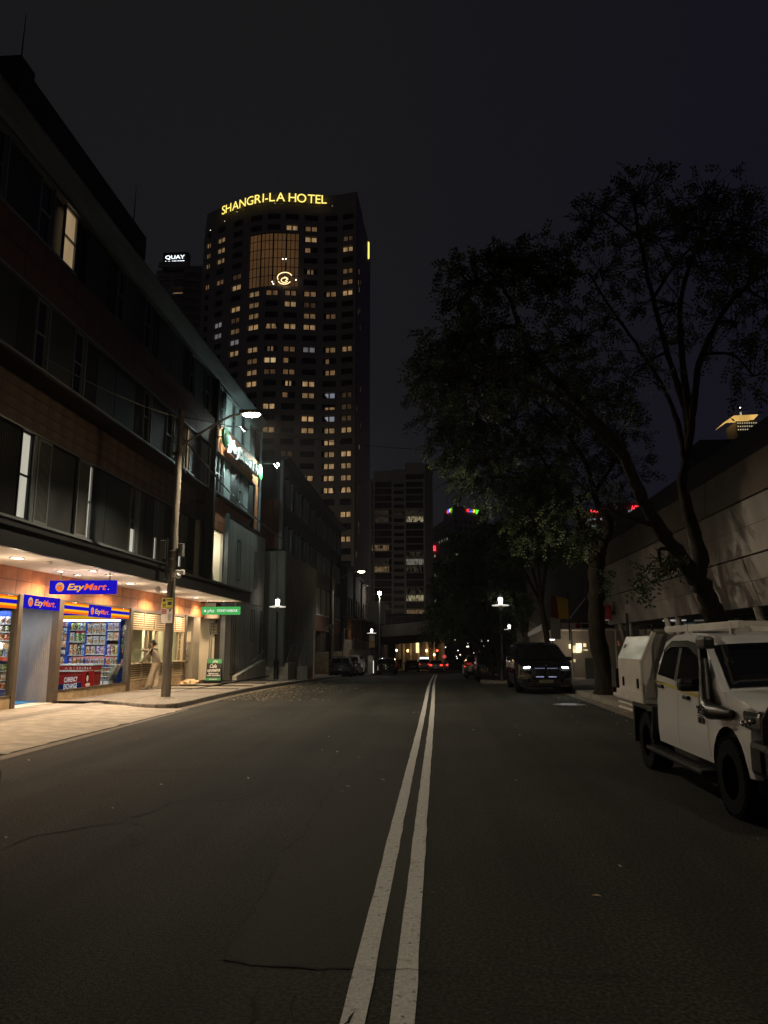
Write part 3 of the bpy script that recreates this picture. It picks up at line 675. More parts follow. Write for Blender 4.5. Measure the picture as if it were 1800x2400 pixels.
def logo_sign(parent, o, ux, uy, w, h, deep=.0, wrd=True):   # ball-and-crescent mark followed by two-colour italic name
    ux = Vector(ux); uy = Vector(uy); un = ux.cross(uy); o = Vector(o)
    def disc(c, r_, k, m, nm, n=22):
        mb = MB(); vs = [o + ux * (c[0] + r_ * cos(2 * pi * i / n)) + uy * (c[1] + r_ * 1.06 * sin(2 * pi * i / n)) + un * (.004 + .0025 * k) for i in range(n)]
        mb.add(vs, [tuple(range(n))]); mb.build(nm, m, parent)
    r_ = h * .31; c = (w * .16, h * .5)
    disc(c, r_, 1, gY, 'logo_crescent'); disc((c[0] - r_ * .02, c[1] - r_ * .1), r_ * .86, 2, gB, 'logo_gap'); disc((c[0] + r_ * .02, c[1] - r_ * .12), r_ * .78, 3, gY, 'logo_crescent')
    disc((c[0] + r_ * .05, c[1] - r_ * .2), r_ * .66, 4, gB, 'logo_gap'); disc((c[0] + r_ * .1, c[1] - r_ * .3), r_ * .6, 5, gO, 'logo_ball')
    for tx, x0, wd, m in (('Ezy', .27, .26, gY), ('Mart', .52, .34, gO)):
        mb = MB(); puttext(mb, tx, h * .62, o + ux * (w * x0) + uy * (h * .3) + un * .006, ux, uy, width=w * wd, shear=.25, off=.012 * h); mb.build('lettering', m, parent)
    mb = MB(); puttext(mb, '.', h * .5, o + ux * (w * .875) + uy * (h * .3) + un * .006, ux, uy); mb.build('lettering', gW, parent)
# door lightbox
d = MB().box(-10.8, -10.715, 18.8, 20.68, 2.64, 2.985).build('door_lightbox', gB, sf); logo_sign(d, (-10.712, 18.82, 2.62), YS, ZS, 1.8, .37)
# stripes and logo stuck on the shop window, self-glowing to look backlit
def stripes(y0, y1, z0, z1, x=-10.79, par=sf):
    h = (z1 - z0)
    for a, b, m in ((0, .13, gO), (.13, .3, gY), (.3, .62, gB), (.62, .8, gY), (.8, 1, gO)):
        MB().box(x, x + .006, y0, y1, z1 - h * b, z1 - h * a).build('stripe', m, par)
stripes(21.0, 22.62, 2.6, 2.93); stripes(24.25, 25.72, 2.6, 2.93); stripes(16.9, 18.6, 2.6, 2.93)
d = MB().box(-10.79, -10.783, 22.62, 24.25, 2.56, 2.93).build('window_logo_panel', gB, sf); logo_sign(d, (-10.783, 22.6, 2.57), YS, ZS, 1.65, .34)
# currency exchange decal and portrait poster, print glows as if lit through the glass
mar = glow('decal_maroon', (.16, .012, .012), .8); navy = glow('decal_navy', (.01, .012, .05), .8); redp = mat('poster_red', (.5, .02, .015), .5)
MB().box(-10.795, -10.789, 21.0, 22.5, .6, .8).build('decal_band', mar, sf); MB().box(-10.795, -10.789, 21.0, 22.5, .43, .58).build('decal_band', navy, sf)
mb = MB(); puttext(mb, 'CURRENCY', .2, (-10.787, 21.4, .625), YS, ZS, width=.8); puttext(mb, 'EXCHANGE', .2, (-10.787, 21.4, .435), YS, ZS, width=.8); mb.build('lettering', glow('decal_white', (.9, .88, .84), .75), sf)
ps = MB().box(-10.795, -10.789, 22.52, 23.3, .43, .9).build('portrait_poster', glow('poster_red_lit', (.22, .01, .008), .8), sf)
def ell(yc, zc, ry, rz_, x, m, nm, par):
    MB().add([(x, yc + ry * cos(2 * pi * i / 16), zc + rz_ * sin(2 * pi * i / 16)) for i in range(16)], [tuple(range(16))]).build(nm, m, par)
ell(22.85, .67, .13, .22, -10.788, glow('print_hair', (.02, .008, .006), .8), 'hair_print', ps); ell(22.86, .68, .07, .1, -10.786, glow('print_skin', (.62, .36, .24), .8), 'face_print', ps); ell(22.9, .49, .16, .055, -10.7855, MATS['print_skin'], 'hands_print', ps)
# corrugated lining of the entrance recess, mat and threshold
corr = mat('corrugated_grey', (.5, .48, .44), .5, 0, var=.06, vs=2)
a = Vector((-10.86, 20.78, 0)); b = Vector((-12.6, 21.9, 0)); n = 120; m = MB(); nn = Vector((b - a).normalized().y, 0) if False else Vector((-(b - a).y, (b - a).x, 0)).normalized()
pts = [a.lerp(b, i / n) + nn * (.042 * sin(i / n * 2 * pi * 20)) for i in range(n + 1)]
m.add([(p.x, p.y, z) for p in pts for z in (.08, 2.95)], [(2 * i, 2 * i + 2, 2 * i + 3, 2 * i + 1) for i in range(n)]); m.build('corrugated_lining', corr, sf, smooth=60)
MB().box(-13.4, -11.35, 18.9, 21.2, .09, .115).build('door_mat', mat('mat_blue', (.03, .22, .5), .9, var=.2, vs=9), sf)
MB().box(-11.3, -10.72, 18.8, 20.7, .06, .108).build('threshold', mat('threshold_stone', (.6, .55, .48), .7), sf)
# room
blue = mat('shop_blue', (.015, .06, .38), .45); shopfloor = mat('shop_floor', (.5, .5, .48), .35)
rm = MB(); rm.box(-17, -10.95, 16.8, 26.1, .0, .085, 0); rm.box(-17, -16.9, 16.8, 26.1, .08, 3.1, 1); rm.box(-16.9, -10.9, 26.02, 26.14, .08, 3.1, 1); rm.box(-17, -10.95, 16.7, 16.8, .08, 3.1, 1); rm.box(-17, -10.95, 16.8, 26.1, 3.02, 3.1, 2)
rm.build('shop_room', [shopfloor, blue, mat('shop_ceiling', (.8, .8, .8), .7)], sf)
for x, y, L in ((-12.0, 23.4, 2.4), (-12.2, 19.0, 1.6), (-14.5, 21.5, 2.4)):
    MB().box(x - .15, x + .15, y - L / 2, y + L / 2, 2.95, 3.01).build('ceiling_light', glow('led_white', (.95, .97, 1), 5), sf)
    light('AREA', (x, y, 2.93), 85, (.93, .96, 1), .9, parent=sf)
# slatwall boards
for i in range(22):
    MB().box(-11.2, -10.9, 25.985, 26.018, .45 + i * .11, .45 + i * .11 + .098).build('slat', blue, sf)
MB().box(-11.2, -10.9, 26.0, 26.019, .4, 2.9).build('slat_backing', mat('slat_groove', (.4, .5, .8), .4), sf)
# shelving across the end wall
su = thing('snack_shelving', 'blue shelving unit stocked with snacks, seen through the shop window', 'shelving', (-12, 25.9, .1))
def X26(px): return atY(px, 1515, 25.75).x
def Z26(py): return atY(220, py, 25.75).z
shelfm = mat('shelf_white', (.75, .75, .73), .5); brown = mat('shelf_back_brown', (.3, .14, .06), .6)
MB().box(X26(141), X26(281), 25.97, 26.0, .2, 2.55).build('back_board', brown, su)
for a, b in ((155, 163), (199.6, 203), (247.8, 251), (278.5, 281.5)): MB().box(X26(a), X26(b), 25.68, 25.97, .1, 2.56).build('upright', mat('upright_blue', (.02, .1, .55), .4), su)
MB().box(X26(141), X26(281), 25.62, 25.7, 2.52, 2.57).build('light_strip', glow('led_strip', (.9, .95, 1), 7), su)
MB().box(X26(141), X26(270), 25.55, 25.62, 2.6, 2.72).build('pelmet', gY, su); MB().box(X26(141), X26(278), 25.55, 25.621, 2.57, 2.6).build('pelmet', gO, su); MB().box(X26(141), X26(281), 25.56, 25.61, 2.72, 2.95).build('pelmet', gB, su)
SH = {0: (163, 199.6, [1476, 1504, 1535, 1557]), 1: (203, 247.8, [1486, 1509, 1533, 1557]), 2: (251, 278.5, [1477, 1499, 1535, 1557]), 3: (141, 155, [1557])}
for c, (a, b, ys) in SH.items():
    for y in ys: MB().box(X26(a), X26(b), 25.66, 25.965, Z26(y) - .025, Z26(y)).build('shelf', shelfm, su)
INK = {'red': ((.6, .03, .03), (.85, .6, .1)), 'orange': ((.85, .25, .02), (.95, .8, .5)), 'yellow': ((.9, .6, .03), (.1, .3, .05)), 'green': ((.03, .25, .05), (.75, .75, .2)), 'blue': ((.03, .2, .6), (.8, .85, .9)), 'purple': ((.25, .08, .45), (.8, .6, .8)), 'white': ((.8, .8, .78), (.4, .2, .08)), 'brown': ((.3, .1, .05), (.8, .7, .55)), 'black': ((.03, .03, .03), (.6, .65, .2)), 'pink': ((.8, .2, .35), (.9, .85, .8)), 'teal': ((.1, .5, .45), (.8, .9, .6)), 'lilac': ((.5, .35, .7), (.9, .85, .9))}
PM = {k: printed('pack_' + k, a, b2, 16 + len(k), (.85, .84, .8)) for k, (a, b2) in INK.items()}
def bagmesh(w, h, dp):
    bm = bmesh.new(); nx, nz = 5, 6; g = {}
    for s in (0, 1):
        for i in range(nx):
            for k in range(nz):
                u = i / (nx - 1) * 2 - 1; v = k / (nz - 1) * 2 - 1
                e = (1 - u ** 4) * (1 - abs(v) ** 3); px_ = 1 - .1 * (1 - abs(v)) if abs(u) == 1 else 1
                g[s, i, k] = bm.verts.new((u * w / 2 * px_, (-1 if s == 0 else 1) * dp / 2 * e, (v + 1) / 2 * h))
    for s in (0, 1):
        for i in range(nx - 1):
            for k in range(nz - 1):
                q = [g[s, i, k], g[s, i + 1, k], g[s, i + 1, k + 1], g[s, i, k + 1]]
                bm.faces.new(q if s == 0 else q[::-1])
    bmesh.ops.remove_doubles(bm, verts=bm.verts, dist=1e-4); return MB().bm(bm)
ORD = ['first', 'second', 'third', 'fourth', 'fifth', 'sixth', 'seventh', 'eighth']
def product(kind, col, x, y, z, w, h, label, grp):
    if kind == 'bag':
        o = bagmesh(w, h, .12).build('snack_packet', PM[col], smooth=True); cat = 'packet'
    elif kind == 'jar':
        m = MB(); m.lathe([(w * .42, 0), (w * .48, .02), (w * .48, h * .75), (w * .4, h * .82), (w * .4, h * .86)], n=14); o = m.build('snack_jar', PM[col], smooth=True); cat = 'jar'
        m = MB(); m.lathe([(w * .44, h * .84), (w * .44, h), (0, h)], n=14); m.build('lid', mat('lid_red', (.6, .02, .02), .4), o)
    else:
        m = MB(); m.rbox(-w / 2, w / 2, -.05, .05, 0, h, .006); o = m.build('snack_carton', PM[col]); cat = 'carton'
        m = MB(); m.add([(w * .34 * cos(2 * pi * i / 12) + .02 * w, -.0515, h * .36 + h * .22 * sin(2 * pi * i / 12)) for i in range(12)], [tuple(range(12))]); m.build('print', mat('print_blob', (.5, .3, .12), .5), o)
        m = MB(); m.box(-w * .36, w * .3, -.0525, -.051, h * .66, h * .86); m.build('print', PM['white' if col != 'white' else 'blue'], o)
    o.location = (x, y, z); o.rotation_euler = (0, 0, RND.uniform(-.09, .09)); tag(o, label, cat, grp)
rows = {(0, 0): ['bag:yellow', 'bag:black', 'bag:green', 'bag:blue', 'bag:yellow'], (0, 1): ['carton:white', 'jar:green', 'jar:green'], (0, 2): ['bag:orange', 'bag:orange', 'bag:black', 'bag:blue'], (0, 3): ['bag:purple', 'bag:orange', 'bag:orange', 'bag:white'],
 (1, 0): ['carton:brown', 'carton:white', 'carton:brown', 'carton:white'], (1, 1): ['carton:brown', 'carton:white', 'carton:white'], (1, 2): ['carton:red', 'carton:white', 'bag:purple', 'carton:purple'], (1, 3): ['carton:purple', 'carton:lilac', 'carton:lilac', 'carton:white'],
 (2, 0): ['carton:lilac', 'carton:lilac'], (2, 1): ['carton:white', 'carton:orange'], (2, 2): ['bag:purple', 'bag:brown', 'bag:yellow'], (2, 3): ['carton:red', 'carton:white', 'carton:black'], (3, 0): ['carton:white', 'carton:red']}
CN = ['first', 'middle', 'last', 'end']; RN = ['top', 'second', 'third', 'bottom']
for (c, r_), its in rows.items():
    a, b, ys = SH[c]; w = (X26(b) - X26(a)) / len(its); z = Z26(ys[r_]); top = Z26(ys[r_ - 1]) - .03 if r_ else (2.5 if c != 3 else z + .3)
    for i, it in enumerate(its):
        k, col = it.split(':'); h = min((top - z) * (.84 if k != 'jar' else .95), .36)
        product(k, col, X26(a) + w * (i + .5), 25.74, z + .001, w * .86, h, '%s snack %s, %s along the %s shelf of the %s shelving column' % (col, {'bag': 'packet', 'jar': 'jar', 'carton': 'carton'}[k], ORD[i], RN[r_], CN[c]), 'snacks on the shop shelves')
def clip(px, py0, py1, wpx, col, label, Y=25.93):
    p = atY(px, py1, Y); q = atY(px, py0, Y); product('bag', col, p.x, Y, p.z, wpx * Y / 1750, q.z - p.z, label, 'packets hung on the shop wall')
for k, (py0, py1, col) in enumerate([(1466, 1478, 'red'), (1480, 1492, 'pink'), (1495, 1506, 'teal'), (1508, 1521, 'green'), (1522, 1533, 'red'), (1545, 1563, 'pink')]): clip(289 - k * .7, py0, py1, 8, col, '%s packet hung on the blue slat wall, %s from the top' % (col, ORD[k]))
for k, (py0, py1, c1, c2) in enumerate([(1456, 1468, 'lilac', 'pink'), (1472, 1486, 'red', 'blue'), (1488, 1501, 'blue', 'red'), (1502, 1517, 'orange', 'orange'), (1523, 1534, 'black', 'white')]):
    for s, col in ((145.5 - k * .6, c1), (154 - k * 1.4, c2)): clip(s, py0, py1, 9, col, '%s packet in the %s row hung at the near end of the shelving, %s one' % (col, ORD[k], 'inner' if s < 147 else 'outer'), 25.58)
# counter with red front, white cabinet behind it, and a chair
ct = thing('shop_counter', 'red fronted shop counter with white edges behind the glass', 'counter', (-11.7, 23.9, .1))
MB().box(-12.4, -10.98, 23.6, 24.2, .085, .86).build('front', redp, ct); MB().box(-12.4, -10.95, 23.52, 24.2, .86, .9).build('ledge', shelfm, ct); MB().box(-12.4, -10.98, 23.58, 24.2, .9, 1.05).build('upper_front', redp, ct); MB().box(-12.4, -10.96, 23.55, 24.22, 1.05, 1.09).build('top', shelfm, ct)
mb = MB(); puttext(mb, 'A B I', .1, (-11.9, 23.57, .925), XS, ZS, width=.32); mb.build('lettering', white, ct)
for i in range(6): MB().box(-11.5 + i * .085, -11.46 + i * .085, 23.572, 23.579, .93, .99 + .02 * (i % 2)).build('printed_mark', white, ct)
rr = MB().box(X26(182), X26(276), 25.5, 25.53, 1.24, 1.3).build('price_rail', mat('rail_red', (.7, .08, .04), .4), su); MB().box(X26(182), X26(276), 25.495, 25.531, 1.265, 1.277).build('rail_stripe', shelfm, rr)
cb = thing('white_cabinet', 'white cabinet of small items beside the shop counter', 'cabinet', (-11.3, 25.3, .1))
MB().box(X26(224), X26(276), 25.3, 25.6, .085, .5).build('base', shelfm, cb)
for z in (.62, .78, .93): MB().box(X26(224), X26(276), 25.3, 25.6, z, z + .02).build('shelf', shelfm, cb)
for x in (224, 250, 275): MB().box(X26(x), X26(x + 1.2), 25.32, 25.6, .5, .93).build('side', shelfm, cb)
for i in range(14):
    x = X26(227 + (i % 7) * 7); z = (.642, .802)[i // 7]; c = RND.choice(['black', 'white', 'red', 'blue', 'brown', 'pink']); product('carton', c, x, 25.42, z, .07, RND.uniform(.08, .125), '%s small box, %s on the %s shelf of the white cabinet' % (c, ORD[i % 7], ('lower', 'upper')[i // 7]), 'small boxes in the white cabinet')
ch = thing('office_chair', 'grey moulded chair behind the shop glass at the slat wall', 'chair', (-11.15, 24.9, .1))
Mc = Matrix.Translation((-11.1, 24.9, .55))
MB().rbox(-.22, .22, -.2, .2, -.03, .03, .02, M=Mc).build('seat', greyframe, ch); MB().rbox(-.03, .03, -.2, .2, 0, .5, .015, M=Mc @ Matrix.Translation((.2, 0, .05)) @ Matrix.Rotation(R(24), 4, 'Y')).build('backrest', greyframe, ch)
for sx in (-1, 1):
    for sy in (-1, 1): MB().tube([(-11.1 + .17 * sx, 24.9 + .15 * sy, .55), (-11.1 + .22 * sx, 24.9 + .19 * sy, .09)], .015, 6).build('leg', blackmetal, ch)
# chip rack behind the near window
rk = thing('crisp_rack', 'rack of crisp packets behind the near shop window beside the entrance', 'shelving', (-11.9, 19.6, .1))
MB().box(-13, -11.28, 19.7, 19.75, .1, 2.6).build('back_board', blue, rk)
for y in (1.27,): MB().box(-13, -11.28, 19.4, 19.44, y, y + .1).build('price_rail', MATS['rail_red'], rk)
zs_ = [2.25, 2.03, 1.81, 1.59, 1.38, 1.0, .77, .54]
for i, z in enumerate(zs_):
    MB().box(-13, -11.28, 19.46, 19.7, z - .015, z).build('shelf', shelfm, rk)
    for k in range(5):
        c = ['brown', 'black', 'orange', 'orange', 'blue', 'yellow', 'orange', 'red'][i] if (i + k) % 3 else ['white', 'brown', 'red', 'yellow', 'green', 'green', 'white', 'orange'][i]
        product('bag', c, -11.37 - k * .165, 19.55, z + .001, .155, .19, '%s crisp packet, %s from the entrance on rack shelf %s from the top' % (c, ORD[k], ORD[i]), 'crisps in the near window rack')
# hanging lightbox sign over the pavement
hs = thing('hanging_shop_sign', 'blue lightbox sign hanging under the canopy over the shop entrance', 'sign', (-9.7, 20, 3.1))
MB().box(-10.66, -8.82, 19.92, 20.1, 3.07, 3.44).build('lightbox', gB, hs); logo_sign(hs, (-10.66, 19.915, 3.06), XS, ZS, 1.9, .39)
for x in (-10.4, -9.0): MB().tube([(x, 20.01, 3.44), (x, 20.01, 3.66)], .025, 8).build('hanger', mat('brass_rod', (.5, .4, .25), .35, .8), hs)

# ---------------------------------------------------------------- cafe counter with louvres, hostel entry
cf = thing('cafe_front', 'cream louvred cafe servery window beside the convenience shop', 'shopfront', (-10.8, 28.8, .1))
lv = mat('louvre_cream', (.62, .5, .33), .5); cfr = mat('cafe_frame', (.42, .34, .23), .5)
MB().box(-10.93, -10.78, 25.98, 31.56, .0, .44).build('plinth', riser, cf)
for z0, n in ((.47, 7), (2.32, 7)):
    for i in range(n):
        z = z0 + i * .078
        MB().prism([(-10.83, z + .005), (-10.77, z + .0), (-10.775, z + .045), (-10.83, z + .05)], 26.0, 31.54, 'y').build('louvre_slat', lv, cf)
    MB().box(-10.95, -10.9, 26, 31.54, z0 - .02, z0 + .57).build('louvre_backing', mat('louvre_dark', (.02, .017, .012), .8), cf)
for i in range(6):
    y = 25.99 + i * 1.105
    for z0, z1 in ((.45, 1.02), (2.3, 2.88)): MB().box(-10.82, -10.752, y - .02, y + .02, z0, z1).build('mullion', cfr, cf)
MB().box(-10.95, -10.66, 25.98, 31.56, 1.02, 1.07).build('counter_ledge', cfr, cf); MB().box(-10.9, -10.75, 25.98, 31.56, 2.24, 2.3).build('transom', cfr, cf)
MB().box(-10.9, -10.76, 25.98, 31.56, 2.88, 2.94).build('head', postm, cf)
for y in (27.55, 28.5, 29.4, 30.9, 31.5): MB().box(-10.88, -10.77, y - .05, y + .05, 1.07, 2.24).build('window_post', cfr, cf)
for a, b in ((26.0, 27.5), (27.6, 28.45), (28.55, 29.35), (29.45, 30.85)): MB().box(-10.83, -10.822, a, b, 1.07, 2.24).build('glass_pane', clearglass(), cf)
rm = MB(); rm.box(-15, -10.95, 26.16, 34, .0, .1, 0); rm.box(-15.1, -15, 26.16, 34, .1, 3.1, 1); rm.box(-15, -10.95, 34.0, 34.1, .1, 3.6, 1); rm.box(-15, -10.95, 26.16, 26.2, .1, 3.1, 2); rm.box(-15, -10.95, 26.16, 34, 3.0, 3.1, 1)
rm.build('cafe_room', [mat('cafe_floor', (.35, .28, .2), .6), mat('cafe_cream', (.62, .52, .34), .7), mat('cafe_green', (.33, .36, .2), .7)], cf)
MB().box(-12.8, -11.3, 33.92, 33.99, 1.0, 2.2).build('menu_board', mat('menu_green', (.22, .26, .14), .6), cf)
for i in range(7): MB().box(-12.6, -11.5 - .2 * (i % 3), 33.9, 33.919, 1.15 + i * .13, 1.19 + i * .13).build('menu_line', mat('menu_chalk', (.6, .6, .45), .8), cf)
MB().box(-12.3, -11.2, 31.9, 32.0, .1, 2.3).build('inner_wall', MATS['cafe_cream'], cf); MB().box(-11.18, -11.0, 30.6, 30.7, .1, 2.3).build('price_list', mat('price_list', (.8, .74, .58), .7), cf)
m = MB(); m.tube([(-13, 28.2, .95), (-11.2, 28.2, .95)], .025, 6); m.tube([(-11.9, 28.2, .95), (-11.9, 28.2, .1)], .02, 6); m.tube([(-13, 28.2, .75), (-11.2, 28.2, .75)], .012, 6); m.build('inner_rail', shelfm, cf)
for x, y in ((-12.4, 28.5), (-12.6, 31)):
    MB().box(x - .3, x + .3, y - .3, y + .3, 2.96, 2.99).build('ceiling_light', glow('led_warm', (1, .85, .55), 4), cf); light('AREA', (x, y, 2.94), 95, (1, .86, .56), .5, parent=cf)
# entry to the hostel: recess, ribbed column with intercom, pipes, grille
en = thing('hostel_entry', 'open hostel entrance with ribbed grey column and intercom under the canopy', 'entrance', (-10.8, 33, .1))
m = MB(); m.box(-12.6, -10.95, 31.8, 36, .0, .12, 0); m.box(-12.7, -12.6, 31.8, 36, .12, 3.6, 1); m.box(-12.6, -10.4, 34.74, 34.8, .12, 3.66, 1); m.build('recess', [MATS['cafe_floor'], cw], en)
mb = MB(); mb.box(-11.25, -10.75, 32.75, 33.6, .12, 2.94)
for i in range(9): mb.box(-11.22 + i * .055, -11.195 + i * .055, 32.73, 32.75, .14, 2.92)
for i in range(12): mb.box(-10.75, -10.73, 32.8 + i * .066, 32.83 + i * .066, .14, 2.92)
mb.build('ribbed_column', mat('column_grey', (.3, .27, .22), .6), en)
ic = MB().box(-11.12, -10.9, 32.7, 32.73, 1.3, 1.72).build('intercom', mat('steel_plate', (.45, .43, .4), .3, .7), en); MB().box(-11.1, -11.03, 32.69, 32.7, 1.5, 1.6).build('screen', glow('intercom_screen', (.6, .75, 1), 1.2), ic)
MB().box(-11.05, -10.92, 32.69, 32.72, 1.02, 1.18).build('card_reader', MATS['steel_plate'], en); MB().box(-11.12, -10.85, 32.715, 32.73, 1.85, 2.3).build('notice', mat('notice_paper', (.62, .55, .42), .8), en)
MB().box(-11.6, -11.3, 32.4, 32.44, 2.35, 2.75).build('notice', MATS['notice_paper'], en)
for i in range(14): MB().box(-12.4, -11.5, 33.9 , 33.93, .3 + i * .09, .36 + i * .09).build('louvre_slat', lv, en)
m = MB(); m.lathe([(.35, 2.9), (.35, 3.15), (0, 3.15)], (-10.35, 34.0, 0), 20); m.build('drum_cap', mat('drum_brown', (.12, .09, .07), .6), en)
m = MB()
for k, x in enumerate((-10.5, -10.4)): m.tube([(x, 34.3, .13), (x, 34.3, 3.0)], .03, 8)
m.build('conduit', greyframe, en)
gr_ = MB().box(-10.62, -10.25, 34.62, 34.66, 2.2, 2.75).build('grille', blackmetal, en)
for i in range(7): MB().box(-10.6, -10.27, 34.59, 34.62, 2.24 + i * .07, 2.27 + i * .07).build('grille_bar', cfr, gr_)
MB().box(-10.78, -10.73, 31.6, 31.72, 1.75, 2.0).build('plaque', mat('plaque_dark', (.03, .04, .035), .4), en); MB().box(-10.78, -10.735, 31.6, 31.72, 1.35, 1.72).build('plaque', MATS['plaque_dark'], en); MB().box(-10.735, -10.729, 31.62, 31.7, 1.6, 1.68).build('mark', green, en)
MB().box(-10.78, -10.735, 31.58, 31.74, 2.05, 2.25).build('number_plate', MATS['notice_paper'], en)
hy = thing('hanging_hostel_sign', 'green hostel sign with white lettering hanging at the far end of the canopy', 'sign', (-9.35, 32, 3.0))
gG = glow('sign_green_lit', (.07, .42, .1), .95)
MB().box(-10.2, -8.5, 31.95, 32.05, 3.0, 3.34).build('lightbox', gG, hy)
mb = MB(); puttext(mb, 'yha', .22, (-9.95, 31.945, 3.1), XS, ZS, width=.32, shear=.2); puttext(mb, 'SYDNEY HARBOUR', .15, (-9.5, 31.945, 3.12), XS, ZS, width=.9, off=.002); mb.add([(-10.09, 31.944, 3.12), (-9.97, 31.944, 3.12), (-10.03, 31.944, 3.24)], [(0, 1, 2)]); mb.build('lettering', gW, hy)
for x in (-10.0, -8.7): MB().tube([(x, 32, 3.34), (x, 32, 3.66)], .02, 8).build('hanger', MATS['brass_rod'], hy)
af = thing('pavement_board', 'black A-frame board reading cafe upstairs on the pavement by the entry', 'sign board', (-9.95, 33.4, .13))
for s, nm in ((1, 'front_panel'), (-1, 'rear_panel')):
    Mt = Matrix.Translation((-9.95, 33.42 , .13)) @ Matrix.Rotation(R(-9 * s), 4, 'X') @ Matrix.Translation((0, -.16 * s, 0))
    p = MB().box(-.34, .34, -.015, .015, 0, .95, M=Mt).build(nm, mat('board_black', (.015, .014, .013), .5), af)
    if s == 1:
        m = MB(); m.box(-.335, .335, -.019, -.016, .76, .945, M=Mt); m.box(-.335, .335, -.019, -.016, .01, .13, M=Mt); m.build('board_band', mat('board_green', (.05, .3, .12), .5), p)
        m = MB(); 
        def bt(tx, sz, x, z, wd, sh=.0): puttext(m, tx, sz, Mt @ Vector((x, -.022, z)), XS, Mt.to_3x3() @ Vector((0, 0, 1)), width=wd, shear=sh, off=.004)
        bt('yha', .16, -.1, .8, .26, .2); bt('Cafe', .22, -.2, .56, .32, .3); bt('upstairs', .2, -.3, .4, .58, .3); bt('BREAKFAST  ALL DAY', .07, -.22, .28, .44); bt('COFFEE + COLD DRINKS', .07, -.3, .2, .6); bt('www', .05, -.2, .05, .4); m.build('lettering', white, p)
# crumpled bag slumped at the entry post
bm = bmesh.new(); bmesh.ops.create_icosphere(bm, subdivisions=3, radius=1)
for v in bm.verts:
    q = v.co.copy(); k = 1 + .35 * mnoise.noise(q * 2.2) + .12 * mnoise.noise(q * 6)
    v.co = Vector((q.x * .3 * k, q.y * .75 * k, max(-.02, q.z * .17 * k)))
o = MB().bm(bm, M=Matrix.Translation((-10.35, 31.2, .14))).build('crumpled_cloth', mat('cloth_tan', (.55, .42, .25), .9), smooth=True); tag(o, 'crumpled tan cloth lying on the pavement by the entry post', 'cloth')
# ---------------------------------------------------------------- utility poles and street lamps
wood = mat('pole_wood', (.095, .08, .06), .9, var=.45, vs=7, bump=.6, bs=25, stretch=(1, 1, .08), detail=8)
galv = mat('galvanised', (.2, .2, .19), .5, .6)
lampglow = glow('street_lamp_glow', (1, .82, .42), 90)
def utility_pole(base, top, label, arm, power, cone=152, group='timber street light poles', col=(1, .85, .62), r0=.14, tilt=.2):
    o = thing('utility_pole', label, 'utility pole', base, group)
    b = Vector(base); t_ = Vector(top)
    m = MB(); k = 14; m.tube([b.lerp(t_, i / k) + Vector((.012 * sin(i * 2.1), .012 * cos(i * 1.7), 0)) - Vector((0, 0, .2 if i == 0 else 0)) for i in range(k + 1)], [r0 - .05 * i / k for i in range(k + 1)], 14); m.build('shaft', wood, o, smooth=60)
    m = MB(); m.tube(arm, [.04] * (len(arm) - 1) + [.035], 8); m.build('lamp_arm', galv, o, smooth=True)
    e = Vector(arm[-1]); d = (e - Vector(arm[-2])); d.z = 0; d.normalize(); n = Vector((-d.y, d.x, 0))
    m = MB(); Mt = Matrix(((d.x, n.x, 0, e.x), (d.y, n.y, 0, e.y), (0, 0, 1, e.z), (0, 0, 0, 1)))
    m.rbox(-.05, .62, -.15, .15, -.02, .1, .03, M=Mt); h = m.build('lamp_head', galv, o)
    m = MB(); m.sphere((.33, 0, -.03), (.28, .15, .085), n=14, k=8, M=Mt); m.build('lens', lampglow, h, smooth=True)
    L = Mt @ Vector((.33, 0, -.16)); light('SPOT', L, power, col, .12, target=L + Vector((d.x * tilt, d.y * tilt, -1)), parent=o, spot=cone, blend=.35)
    return o
PB = Vector((-8.06, 22.2, .13)); PT = Vector((-8.0, 22.2, 9.05))
arm = [atY(x, y, 22.2) for x, y in ((418, 1050), (441, 1034), (507, 992), (540, 975), (566, 970))]
up = utility_pole(PB, PT, 'tall timber street light pole at the driveway corner with parking signs', arm, 2800)
# boxes, bracket, camera and signs on the pole
MB().rbox(-8.42, -8.22, 22.05, 22.3, 4.3, 4.85, .02).build('equipment_box', mat('box_grey', (.12, .12, .115), .5), up); MB().rbox(-7.85, -7.72, 22.1, 22.3, 4.35, 4.75, .02).build('equipment_box', galv, up)
for z in (4.25, 4.5, 3.95, 3.6): MB().lathe([(.125, z), (.129, z + .02), (.125, z + .04)], (-8.04, 22.2, 0), 16).build('strap', galv, up)
for z0, z1 in ((3.65, 4.9),): MB().tube([(-8.19, 22.08, z0), (-8.19, 22.08, z1)], .025, 6).build('conduit', blackmetal, up)
m = MB(); m.rbox(-7.87, -7.6, 21.95, 22.12, 3.78, 3.92, .03); m.tube([(-7.8, 22.0, 3.8), (-7.72, 21.92, 3.7)], .07, 10); m.tube([(-7.95, 22.1, 3.72), (-7.8, 22.05, 3.8)], .02, 6); m.build('security_camera', MATS['white_plastic'], up)
m = MB(); m.box(-8.15, -7.95, 22.04, 22.36, 7.55, 7.62); m.tube([(-8.05, 22.05, 7.8), (-8.2, 21.98, 8.3), (-8.26, 22, 8.75)], .012, 5); m.tube([(-7.9, 22.05, 7.7), (-7.78, 22, 7.2), (-7.7, 22, 6.9), (-7.85, 22.02, 7.6)], .012, 5); m.tube([(-8.08, 22.03, 7.9), (-8.3, 22, 8.0), (-8.28, 22, 7.7), (-8.1, 22.03, 7.5)], .01, 5); m.build('loose_cables', blackmetal, up)
